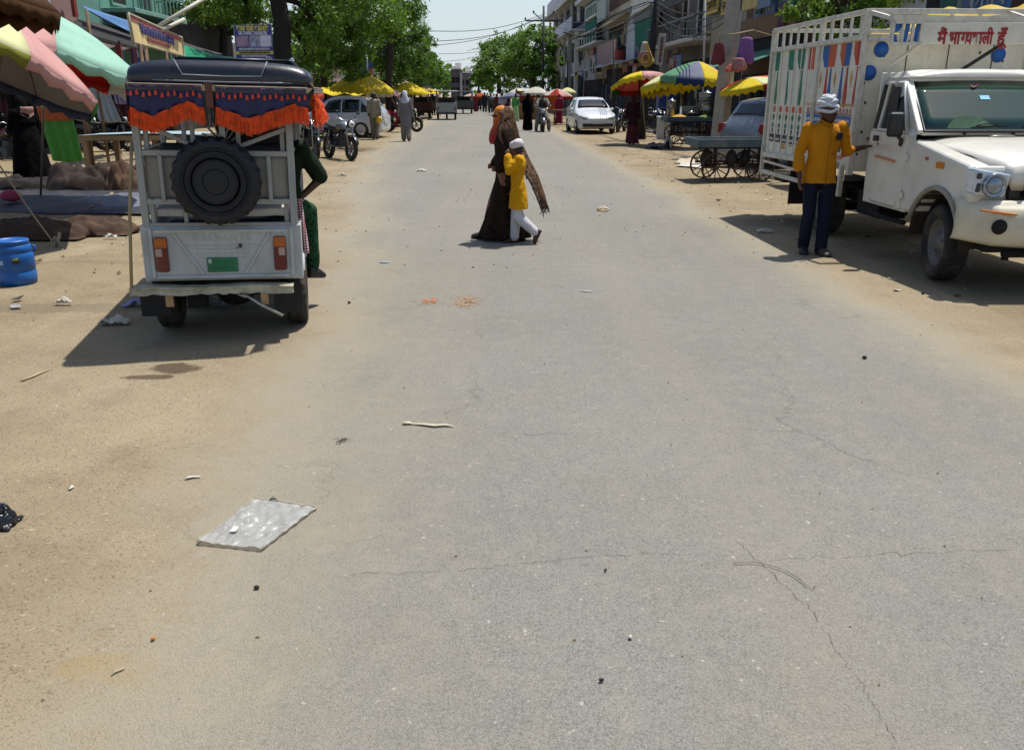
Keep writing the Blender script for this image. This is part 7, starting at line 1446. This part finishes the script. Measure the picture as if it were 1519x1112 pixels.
# small shop signs, hung washing and service cables that crowd the right row
SG=[M('sg_red','#8f2f2a',.6,var=.2,dirt=.25),M('sg_blue','#2f5a8c',.6,var=.2,dirt=.25),M('sg_yellow','#c0a23c',.6,var=.2,dirt=.25),M('sg_white','#b9b6ac',.6,var=.15,dirt=.3),M('sg_green','#3f7a56',.6,var=.2,dirt=.25)]; SGI=[wl_,M('sg_ink','#2a2420',.6),M('letter_red','#8a2a1a')]
rr=random.Random(42)
for B in BL:
    if B.sg<0: continue
    L_=B.v1-B.v0
    for k in range(max(2,int(L_/2.6))):
        va=B.v0+.2+rr.random()*(L_-1.8); w_=rr.uniform(.9,2.2); vb=min(B.v1-.1,va+w_); za=rr.choice([2.75,2.9,3.9,4.6]) + rr.uniform(-.1,.2); h_=rr.uniform(.35,.7); out=rr.uniform(.75,1.0) if za<3.3 else rr.uniform(.2,.35)
        i_=rr.randrange(5); o=B.panel('shop_sign',SG[i_],va,vb,za,za+h_,out,.06); scribble(o,lambda v,z,B=B,out=out:B.L(v,z,out+.015),vb-.1,va+.1,za+h_*.25,za+h_*.7,rr.randrange(4,8),SGI[1] if i_ in (2,3) else SGI[0],0,rr.randrange(99),w=.025)
    for k in range(max(2,int(L_/2.2))):
        va=B.v0+.3+rr.random()*(L_-1.2); za=rr.uniform(3.4,5.6); e=MB(); q=rr.random()*6; e.grid(lambda a,b:(-.45+.04*math.sin(a*8+q)*b,va-B.vc+a*.6,za-b*.8),6,4); e.build('hung_washing',goods[rr.randrange(len(goods))],B.t,solid=.015)
t=thing('cable_bundle','bundle of sagging service cables strung along the right hand facades','cable'); 
for i in range(4):
    a=P(1085+i*2,4+i*6,24); b_=P(972,2+i*8,33); c_=P(806,18+i*9,80); e=MB(); e.tube([a.lerp(b_,j/10)-V((0,0,.35*(1+.25*i)*math.sin(PI*j/10))) for j in range(11)]+[b_.lerp(c_,j/12)-V((0,0,.8*(1+.2*i)*math.sin(PI*j/12))) for j in range(1,13)],.016,4); e.build('cable',rope_,t)
# --- left row
goodsL=goods
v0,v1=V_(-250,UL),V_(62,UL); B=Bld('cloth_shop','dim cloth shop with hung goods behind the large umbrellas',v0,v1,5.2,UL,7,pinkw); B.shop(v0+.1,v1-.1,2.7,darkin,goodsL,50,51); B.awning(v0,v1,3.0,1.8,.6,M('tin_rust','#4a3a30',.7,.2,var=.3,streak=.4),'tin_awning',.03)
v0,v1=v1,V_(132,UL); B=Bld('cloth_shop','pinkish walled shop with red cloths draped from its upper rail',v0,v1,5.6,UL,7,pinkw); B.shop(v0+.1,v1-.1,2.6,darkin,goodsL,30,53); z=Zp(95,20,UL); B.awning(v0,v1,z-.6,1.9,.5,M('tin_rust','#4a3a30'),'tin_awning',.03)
redc=M('red_cloth','#8f1f12',.8,var=.2,trans=.2)
for i in range(3): e=MB(); va=lerp(v0+.2,v1-1.2,i/2); zz=Zp(100,-14,UL); e.grid(lambda u,v:(.5+.06*math.sin(u*9),va+u*.9-B.vc,zz+.9-v*.75-.12*math.sin(PI*u)*v),8,6); e.build('red_cloth',redc,B.t,solid=.01)
B.px('red_post',M('post_red2','#7d2b22',.6),(108,-5),(117,26),.6,.1); B.px('white_board',M('board_w','#9aa0a8',.6),(62,-6),(76,10),.5,.05)
v0,v1=v1,V_(262,UL); B=Bld('green_house','teal green painted house with shaded balcony behind the blue awning',v0,v1,6.8,UL,7,green_)
z=Zp(200,26,UL); B.balcony(V_(168,UL),V_(248,UL),z,1.2,M('green_trim','#6d9484',.7,streak=.3),M('green_trim','#6d9484'),.8,14); B.window(v0+3,v0+4.4,z+.3,z+1.9,M('green_trim','#6d9484'),0); B.window(v0+6,v0+7.2,z+.3,z+1.9,M('green_trim','#6d9484'),0); B.shop(v0+.1,v1-.1,2.5,darkin,goodsL,46,55); B.awning(v0,v1,z-.5,2.2,.7,M('tin_dark','#262220',.7,.2,var=.3,streak=.3),'tin_awning',.04)
t=thing('blue_awning','faded blue tarpaulin awning sloping behind the mint umbrella','awning',(0,0,0)); a,b,c,d=P(121,9,21.5),P(196,33,25.5),P(197,50,24.6),P(128,14,20.6); e=MB(); e.grid(lambda u,v: tuple(a.lerp(b,u).lerp(d.lerp(c,u),v)-V((0,0,.1*math.sin(PI*u)*math.sin(PI*v)))),16,8); e.build('sheet',M('tarp_blue','#4f79a8',.6,var=.15,dirt=.2,trans=.25),t,solid=.015)
for q in (c,d): e=MB(); e.tube([q,V((q.x,q.y,0))],.035,6); e.build('post',wood,t)
t=thing('shop_shed','dark tin shed roof with cluttered eave behind the rickshaw','shed',(0,0,0)); e=MB(); a,b,c,d=P(105,28,20),P(215,62,26.5),P(215,74,25.5),P(105,44,19.2)
def slab(e,a,b,c,d,th=.06): e.add([tuple(x) for x in (a,b,c,d)]+[tuple(x-V((0,0,th))) for x in (a,b,c,d)],[(0,1,2,3),(7,6,5,4),(0,4,5,1),(1,5,6,2),(2,6,7,3),(3,7,4,0)])
slab(e,a,b,c,d); e.build('roof',M('tin_dark','#262220'),t)
for q in (b,c,d,a): e=MB(); e.tube([q,V((q.x,q.y,0))],.05,6); e.build('post',wood,t)
rr=random.Random(4)
for i in range(26):
    f=rr.random(); q=d.lerp(c,f); e=MB(); e.box((q.x+rr.uniform(-.1,.1),q.y,q.z-rr.uniform(.25,.9)),(.12,.1,rr.uniform(.25,.7)),0,rot=(0,0,rr.random())); e.build('hung_garment',goods[rr.randrange(len(goods))],t)
v0,v1=V_(262,UL),V_(352,UL); B=Bld('black_shed','black tarred shed wall behind the green tarpaulin',v0,v1,Zp(300,16,UL),UL,6,wallm('w_black','#1a1716',var=.3)); B.awning(v0-.5,v1+.5,Zp(300,16,UL)+.1,.6,.15,M('tin_dark','#262220'),'roof_edge',.05); B.px('dark_red_board',M('board_dred','#3b1a20',.6),(326,39),(352,50),.1)
t=thing('green_tarp','bright green tarpaulin stretched above the rickshaw roof rack','tarpaulin',(0,0,0)); a,b,c,d=P(272,67,26),P(352,86,29),P(352,95,27),P(272,90,24.5); e=MB(); e.grid(lambda u,v: tuple(a.lerp(b,u).lerp(d.lerp(c,u),v)-V((0,0,.18*math.sin(PI*u)*(.3+v)))),16,6); e.build('sheet',M('tarp_green','#0c8a62',.5,var=.15,trans=.3),t,solid=.012)
for q in (c,d): e=MB(); e.tube([q,V((q.x,q.y,0))],.035,6); e.build('post',wood,t)
t,f=board('faded pink and yellow lettered signboard jutting above the rickshaw','x' and [(190,20,0),(269,56,2.6),(273,84,2.6),(198,63,0)],22.,M('sign_faded','#d2bd88',.6,var=.25,vs=2.2,dirt=.25,dcol='#b98a6a'),cat='sign')
scribble(t,lambda v,z:f(v,1-z),.16,.80,.42,.72,13,M('sign_blue','#55557f',.6),0,61,w=.045); scribble(t,lambda v,z:f(v,1-z),.26,.70,.20,.34,11,M('sign_rose','#a3625a',.6),0,62,w=.03); e=MB(); q=[f(0.02,.03),f(.98,.03),f(.98,.22),f(.02,.2)]; slab(e,*[x+V((0,0,0)) for x in q],th=.01); e.build('pink_band',M('sign_pinkband','#b0615e',.6,var=.2),t); e=MB(); e.tube([f(0,0),f(1,0),f(1,1),f(0,1)],.03,5,closed=True); e.build('frame',M('sign_frame','#a8a085',.6),t); e=MB(); e.tube([f(.1,1),f(.1,1)*1.0+V((0,.1,-f(.1,1).z-t.location.z))],.05,6); e.tube([f(.6,1),f(.6,1)+V((0,.1,-f(.6,1).z-t.location.z))],.05,6); e.build('post',wood,t)
# the dentist's board
Q=[(347,38,0),(402,36,0),(408,96,0),(352,96,0)]; Yd=27.; t,f=board('blue and white dentist board standing on posts beside the tree trunk',Q,Yd,M('dent_blue','#343c95',.5,var=.12,dirt=.12),cat='sign')
def dp(u0,v0,u1,v1,mat,nm,l=.0):
    e=MB(); q=[f(u0,v0),f(u1,v0),f(u1,v1),f(u0,v1)]; s=V((0,-.012-l,0)); e.add([x+s for x in q]+[x for x in q],[(0,1,2,3),(7,6,5,4),(0,4,5,1),(1,5,6,2),(2,6,7,3),(3,7,4,0)]); return e.build(nm,mat,t)
dw_=M('dent_white','#c9c7d6',.5); dy=M('dent_yellow','#d4c45c',.5); dpk=M('dent_pink','#a07f94',.6,var=.4,vs=9)
dp(.03,.27,.36,.55,dpk,'picture'); dp(.38,.27,.66,.55,M('dent_pic','#9494ab',.6,var=.5,vs=10),'picture'); dp(.67,.27,.97,.55,dw_,'picture'); dp(.0,.66,1.,.74,dy,'yellow_band'); dp(.05,.84,.72,.95,M('dent_lilac','#8a88a8',.6,var=.3,vs=8),'lilac_band')
W_=(f(1,0)-f(0,0)).length; base_=t.location
def dl(body,u,v,size,mat,wid): 
    o=text(body,'lettering',mat,t,f(u,v)+V((0,-.03,0)),(PI/2-R(0),0,0),size,.004,'CENTER',bold=.008); w_=max(x.co.x for x in o.data.vertices)-min(x.co.x for x in o.data.vertices); o.scale=(wid*W_/w_,1,1)
dl('\u0915\u092e\u0932 \u092a\u0940\u0932\u0940 \u0915\u094d\u0932\u0940\u0928\u093f\u0915',.5,.105,.22,dy,.88); dl('DR. KAMAL TAMRAKAR',.5,.215,.13,dw_,.78)
scribble(t,lambda v,z:f(v,z)+V((0,-.02,0)),.08,.9,.64,.59,15,dw_,0,71,w=.018); scribble(t,lambda v,z:f(v,z)+V((0,-.02,0)),.08,.9,.725,.685,16,M('ink_dark','#2a2a1a',.6),0,72,w=.016); scribble(t,lambda v,z:f(v,z)+V((0,-.02,0)),.14,.82,.82,.77,12,dw_,0,73,w=.018)
e=MB(); e.tube([f(.86,.89)+V((.09*math.cos(a),-.02,.09*math.sin(a))) for a in [2*PI*i/16 for i in range(16)]],.018,5,closed=True); e.ell(f(.86,.89)+V((0,-.02,0)),(.05,.01,.05),10,6); e.build('round_emblem',dw_,t); e=MB(); e.tube([f(0,0),f(1,0),f(1,1),f(0,1)],.02,5,closed=True); e.build('frame',M('dent_frame','#8f9a9c',.4,.4),t); e=MB()
for u in (.05,.95): q=f(u,1); e.tube([q,V((q.x,q.y+.05,-base_.z))],.035,6)
e.build('post',steel,t)
for a,b,l in (((228,43),(305,-3),'upper pale bamboo pole slanting across the black shed'),((238,46),(273,29),'lower shorter pale bamboo pole below the slanting one')):
    p,q=P(*a,23.5),P(*b,24.5); e=MB(); e.tube([p,p.lerp(q,.5),q],.05,7); o=e.build('bamboo_pole',M('bamboo_pale','#b0aa98',.6,var=.15),None); tag(o,l,'pole')
# shaded shop rows behind the trees, and what closes the street far off
for i,(pa,pb,h,m_,l) in enumerate(((352,432,4.5,dgrey,'dark low shop front behind the tree trunk and dentist board'),(432,505,5.,brown,'brown low shop row behind the yellow umbrella'),(505,560,5.5,dgrey,'dim grey shop row beyond the blue poster'),(560,606,5.,beige,'beige shop row behind the far parked rickshaws'))):
    v0,v1=V_(pa,UL-1),V_(pb,UL-1); B=Bld('shop_row',l,v0,v1,h,UL-1,6,m_); B.shop(v0+.2,v1-.2,2.6,darkin,goods,30,80+i); B.awning(v0,v1,3.1,1.6,.5,M('tin_rust','#4a3a30'),'tin_awning',.04)
t=thing('yellow_awning','flat yellow awning stretched below the wide yellow umbrella','awning',(0,0,0)); a,b,c,d=P(475,126,42),P(545,127,42),P(545,139,38.5),P(478,138,38.5); e=MB(); e.grid(lambda u,v: tuple(a.lerp(b,u).lerp(d.lerp(c,u),v)-V((0,0,.12*math.sin(PI*u*2)**2))),16,5); e.build('sheet',ylw,t,solid=.012)
for q in (a,b,c,d): e=MB(); e.tube([q,V((q.x,q.y,0))],.03,6); e.build('post',wood,t)
t=thing('yellow_awning','long pale yellow awning over the far left stalls behind the kurta man','awning',(0,0,0)); a,b,c,d=P(612,128,60),P(652,134,66),P(650,140,60),P(612,138,54); e=MB(); e.grid(lambda u,v: tuple(a.lerp(b,u).lerp(d.lerp(c,u),v)),10,4); e.build('sheet',cl_('u_yellow2','#cdb53a'),t,solid=.012)
for q in (a,b,c,d): e=MB(); e.tube([q,V((q.x,q.y,0))],.03,6); e.build('post',wood,t)
t,f=board('small white board with faint lettering above the far left stalls',[(627,120,0),(642,120,0),(642,131,0),(627,131,0)],70,M('board_pale','#9aa3a8',.6)); scribble(t,lambda v,z:f(v,z),.1,.9,.7,.4,7,M('ink_grey','#5d6468',.7),0,91,w=.06); e=MB(); q=f(.5,1); e.tube([q,V((q.x,q.y,-t.location.z))],.06,6); e.build('post',steel,t)
t,f=board('blue poster with an orange figure patch on a pole above the yellow umbrella',[(535,93,0),(552,92,0),(553,112,0),(536,113,0)],40,M('poster_blue','#234a86',.5,var=.3,vs=2)); e=MB(); q=[f(.45,.5),f(1,.5),f(1,1),f(.45,1)]; e.add([x+V((0,-.02,0)) for x in q]+[x for x in q],[(0,1,2,3),(0,4,5,1),(1,5,6,2),(2,6,7,3),(3,7,4,0)]); e.build('orange_patch',M('poster_orange','#a8502f',.6,var=.4,vs=6),t); e=MB(); q=f(.55,1); e.tube([f(.55,-.6),q,V((q.x,q.y+.05,-t.location.z))],.06,6); e.build('post',steel,t)
v0,v1=150,165
for (pa,pb,pt_,Y_,m_,l) in ((669,683,104,190,wallm('far_purple','#4b464c'),'dark plum house closing the street far off'),(681,699,110,200,wallm('far_grey','#6c6b70'),'pale grey house with small windows beside the plum one far off')):
    a,b=P(pa,138,Y_),P(pb,138,Y_); h=P(pa,pt_,Y_).z; t=thing('far_house',l,'building',((a.x+b.x)/2,Y_,0)); e=MB(); e.box((0,4,h/2),(b.x-a.x,8,h)); e.build('wall',m_,t); e=MB(); e.box((0,3.9,h+.3),(b.x-a.x+.4,8.4,.3)); e.box(((b.x-a.x)*.2,4,h+.9),(1.2,1.2,1.2)); e.build('roof',trim,t)
    for i in range(2):
        for k in range(2): e=MB(); e.box(((i-.5)*(b.x-a.x)*.45,-.04,h*(.35+.33*k)),(.8,.1,1.1)); e.build('window',darkin,t)
# electricity poles and wires down the street
def upole(label,px,pb,pt_,Y_,arm=1.2,wires=()):
    a=P(px,pb,Y_); a.z=0; b=P(px,pt_,Y_); t=thing('utility_pole',label,'utility pole',a); e=MB(); h=b.z; e.tube([(0,0,0),(0,0,h)],[.16,.09],8); e.build('pole',M('pole_dark','#26282a',.7),t); e=MB(); e.bar((-arm,0,h-1.2),(arm,0,h-1.2),.12); e.bar((-arm*.55,0,h-.55),(0,0,h-1.25),.08); e.bar((arm*.55,0,h-.55),(0,0,h-1.25),.08)
    for x in (-arm,0 if 0 else -arm*.55,arm*.55,arm): e.lathe([(.05,0),(.09,.1),(.05,.22)],8,(x,0,h-1.15 if abs(x)==arm else h-.6))
    e.build('cross_arm',M('pole_dark','#26282a'),t)
    if wires:
        e=MB()
        for (x0,y0,Y0),(x1,y1,Y1) in wires:
            p,q=P(x0,y0,Y0)-a,P(x1,y1,Y1)-a; e.tube([p.lerp(q,i/10)-V((0,0,.5*math.sin(PI*i/10))) for i in range(11)],.022,4)
        e.build('wire',rope_,t)
upole('tall dark electricity pole with crossed arms beside the lavender house',805,150,9,80,1.6,(((805,22,80),(630,46,60)),((805,26,80),(632,62,60)),((805,24,80),(640,68,75)),((805,24,80),(880,2,45))))
upole('farther dark electricity pole among the right hand trees',756,150,52,120,1.5,(((756,62,120),(650,80,95)),((756,66,120),(652,92,105)),((756,60,120),(700,72,140))))
upole('dark electricity pole among the left trees above the yellow umbrella',541,140,40,43,1.0,(((541,66,43),(480,30,30)),((541,88,43),(600,72,55)),((541,84,43),(500,92,36))))
upole('slim dark electricity pole at the far left roadside behind the trees',624,140,96,68,.8)
# ---------------------------------------------------------------- trees
def leafm(n,c,tr=.42): 
    k=NT(n); nz=k.noise(.55,4); ob=k.noise(6,3); cc=lin(c); f=k.math('ADD',k.math('MULTIPLY',nz.outputs['Fac'],.6),k.math('MULTIPLY',ob.outputs['Fac'],.4))
    o=k.ramp(f,[(.32,tuple(x*.62 for x in cc[:3])),(.68,tuple(min(1,x*1.3) for x in cc[:3]))]).outputs[0]; k.l(o,k.b.inputs['Base Color']); k.b.inputs['Roughness'].default_value=.5; k.b.inputs['Specular IOR Level'].default_value=.35
    t_=k.n('ShaderNodeBsdfTranslucent'); k.l(k.mix(.5,o,'#6f8a1e','MIX'),t_.inputs[0]); ms=k.n('ShaderNodeMixShader'); ms.inputs[0].default_value=tr; k.l(k.b.outputs[0],ms.inputs[1]); k.l(t_.outputs[0],ms.inputs[2]); k.l(ms.outputs[0],k.t.nodes['Material Output'].inputs[0]); return k.m
LEAF=[leafm('leaf_a','#587a2a'),leafm('leaf_b','#6f9236'),leafm('leaf_c','#3c5f20')]; LEAFD=[leafm('leaf_d','#4c6f2b'),leafm('leaf_e','#618a35'),leafm('leaf_f','#33522a')]
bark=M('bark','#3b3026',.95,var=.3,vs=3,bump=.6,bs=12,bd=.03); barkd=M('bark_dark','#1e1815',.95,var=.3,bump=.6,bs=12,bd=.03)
def tree(label,base,lumps,trunk,n,ls,mats=LEAF,name='tree',seed=1,barkm=bark,twigs=2,droop=.3):
    """lumps: (centre, radii) in world space"""
    rr=random.Random(seed); base=V(base); t=thing(name,label,'tree',base); e=MB()
    tot=sum((l[1][0]*l[1][1]*l[1][2])**.67 for l in lumps)
    for c,rad in lumps:
        c=V(c)-base; k=int(n*(rad[0]*rad[1]*rad[2])**.67/tot); sub=[]
        ns=max(5,int(k/55))
        for j in range(ns):               # leaf clumps on and inside the lump
            d=V((rr.gauss(0,1),rr.gauss(0,1),rr.gauss(0,1))).normalized(); q=rr.uniform(.45,1.08)
            sub.append((V((c.x+d.x*rad[0]*q,c.y+d.y*rad[1]*q,c.z+d.z*rad[2]*q)),d,rr.uniform(.16,.34)*min(rad)))
        for j in range(k):
            p,d,r=sub[rr.randrange(ns)]; g=V((rr.gauss(0,.5),rr.gauss(0,.5),rr.gauss(0,.38)))*r; p=p+g; s=ls*rr.uniform(.6,1.3)
            nrm=(d*.6+V((rr.gauss(0,.7),rr.gauss(0,.7),rr.gauss(.5,.6)))).normalized(); a,b=frame(nrm); an=rr.random()*2*PI; u=a*math.cos(an)+b*math.sin(an); w_=nrm.cross(u); u=u-V((0,0,droop*rr.random())); 
            e.add([p-u*s*.5,p+w_*s*.26-nrm*s*.05,p+u*s*.55-V((0,0,s*.14)),p-w_*s*.26-nrm*s*.05],[(0,1,2,3)],0 if rr.random()<.5 else rr.choice([1,2]))
    e.build('crown',mats,t,fixn=False)
    e=MB()
    for pts,r0,r1 in trunk:
        pts=[V(p)-base for p in pts]; q=[]
        for i in range(len(pts)-1):
            for j in range(4): q.append(pts[i].lerp(pts[i+1],j/4)+V((rr.gauss(0,.03),rr.gauss(0,.03),0))*(1 if i+j else 0))
        q.append(pts[-1]); e.tube(q,[lerp(r0,r1,i/(len(q)-1)) for i in range(len(q))],9)
    for c,rad in lumps:                    # limbs reach into each lump
        c=V(c)-base; tp=V(trunk[0][0][-1])-base; s=tp*.82
        e.tube([s,s.lerp(c,.5)+V((rr.gauss(0,.2),rr.gauss(0,.2),.2)),c],[trunk[0][2]*.7,trunk[0][2]*.4,.02],6)
        for k in range(twigs): q=c+V((rr.gauss(0,.6)*rad[0],rr.gauss(0,.6)*rad[1],rr.gauss(0,.5)*rad[2])); e.tube([s.lerp(c,.6),c.lerp(q,.5)+V((0,0,.1)),q],[trunk[0][2]*.3,.03,.012],5)
    e.build('trunk',barkm,t); return t
def lump(px,py,Y,rx,rz_,ry=None): c=P(px,py,Y); s=(Y*cp+.5)/F; return (c,(rx*s,(ry or rx)*s,rz_*s))
def gp(px,Y): p=P(px,138,Y); p.z=0; return p
# left: big roadside tree with the trunk in view
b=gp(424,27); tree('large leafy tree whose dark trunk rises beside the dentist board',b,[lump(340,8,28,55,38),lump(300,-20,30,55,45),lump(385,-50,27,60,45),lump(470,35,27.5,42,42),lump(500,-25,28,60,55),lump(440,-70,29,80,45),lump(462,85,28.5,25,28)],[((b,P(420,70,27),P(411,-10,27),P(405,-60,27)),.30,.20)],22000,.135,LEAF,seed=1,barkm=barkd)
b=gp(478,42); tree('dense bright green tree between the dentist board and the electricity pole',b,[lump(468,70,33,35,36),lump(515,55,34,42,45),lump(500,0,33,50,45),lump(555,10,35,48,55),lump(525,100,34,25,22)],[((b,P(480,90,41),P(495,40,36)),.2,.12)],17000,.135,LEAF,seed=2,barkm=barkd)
b=gp(575,44); tree('tall tree with loose dark crown leaning over the road edge behind the yellow umbrella',b,[lump(585,10,44,45,40),lump(560,60,45,45,45),lump(600,60,46,34,50),lump(610,-5,45,24,26),lump(570,105,46,32,25),lump(540,-30,44,60,35)],[((b,P(577,100,44),P(582,40,44)),.2,.12)],16000,.16,LEAFD,seed=3,barkm=bark)
b=gp(612,62); tree('tree beyond the leaning one, its crown reaching down to the far stalls',b,[lump(612,90,62,30,38),lump(632,70,64,16,22),lump(600,40,62,34,40),lump(630,105,66,20,24)],[((b,P(612,110,62),P(612,60,62)),.2,.12)],9500,.21,LEAFD,seed=4)
b=gp(640,92); tree('farther roadside tree tapering towards the street end',b,[lump(638,108,92,20,24),lump(650,115,98,12,18),lump(625,95,92,20,26)],[((b,P(640,120,92),P(640,100,92)),.2,.12)],5500,.29,LEAFD,seed=5)
b=gp(658,135); tree('small hazy tree beside the plum coloured far house',b,[lump(657,118,135,12,16),lump(648,122,130,11,14)],[((b,P(658,125,135),P(657,115,135)),.2,.12)],1800,.48,LEAFD,seed=6)
# fill behind the left shops
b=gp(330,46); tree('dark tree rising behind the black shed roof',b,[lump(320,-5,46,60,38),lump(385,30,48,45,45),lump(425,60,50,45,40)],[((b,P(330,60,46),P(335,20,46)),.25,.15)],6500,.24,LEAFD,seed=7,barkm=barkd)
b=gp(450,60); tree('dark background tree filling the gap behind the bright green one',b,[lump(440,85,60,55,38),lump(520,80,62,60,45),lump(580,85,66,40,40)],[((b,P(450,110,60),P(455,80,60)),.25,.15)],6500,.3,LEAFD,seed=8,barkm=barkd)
# right: far trees over the market
b=gp(790,84); tree('broad round tree right of the street end, behind the tall electricity pole',b,[lump(790,75,84,32,32),lump(770,95,86,30,32),lump(812,70,84,20,28),lump(800,50,85,22,16),lump(805,108,84,24,28),lump(765,70,88,22,22)],[((b,P(790,120,84),P(790,85,84)),.3,.2)],16000,.235,LEAF,seed=11)
b=gp(740,100); tree('wide tree left of the broad round one, overhanging the far market',b,[lump(738,95,100,28,26),lump(718,105,102,20,26),lump(745,70,102,22,20),lump(728,72,104,18,14),lump(750,115,100,28,22)],[((b,P(740,128,100),P(740,100,100)),.3,.2)],12000,.27,LEAF,seed=12)
b=gp(710,150); tree('low hazy tree at the far end of the market street',b,[lump(706,122,150,10,15),lump(716,118,150,12,18),lump(724,124,146,12,14)],[((b,P(710,130,150),P(710,120,150)),.25,.15)],2200,.5,LEAFD,seed=13)
b=gp(830,70); tree('ragged tree with bare stems at the corner of the lavender house',b,[lump(822,95,72,12,30),lump(818,120,72,12,16)],[((b,P(830,110,70),P(824,70,72)),.14,.06)],1500,.3,LEAFD,seed=14)
b=rd(7.7,19.5); tree('leafy green tree behind the truck body in front of the grey house',b,[(rd(7.9,19.0,4.0),(1.0,1.1,.75)),(rd(7.6,18.2,4.5),(.8,.9,.6)),(rd(8.1,17.2,3.7),(.7,.8,.6)),(rd(7.7,20.0,3.4),(.7,.8,.6)),(rd(7.9,18.4,2.9),(.8,.9,.7))],[((b,rd(7.75,19.2,2.0),rd(7.8,18.8,3.6)),.12,.07)],9000,.12,LEAF,seed=15)
e=MB(); rr=random.Random(77)
for i in range(24):
    x=rr.uniform(-240,240); Y=rr.uniform(230,330)
    for k in range(140):
        a=rr.random()*2*PI; q=rr.random()**.5; r=rr.uniform(9,14); p=V((x+q*r*math.cos(a)*1.3,Y+q*r*math.sin(a),3.5+rr.gauss(0,2.4)*(1-q*.5)+2)); s=rr.uniform(.8,1.9); n_=V((rr.gauss(0,1),rr.gauss(-.5,1),rr.gauss(.4,.7))).normalized(); u,w_=frame(n_)
        e.add([p-u*s,p+w_*s*.6,p+u*s,p-w_*s*.6],[(0,1,2,3)],rr.randrange(3))
tag(e.build('distant_wood',LEAFD,None,fixn=False),None,None,None,'stuff')
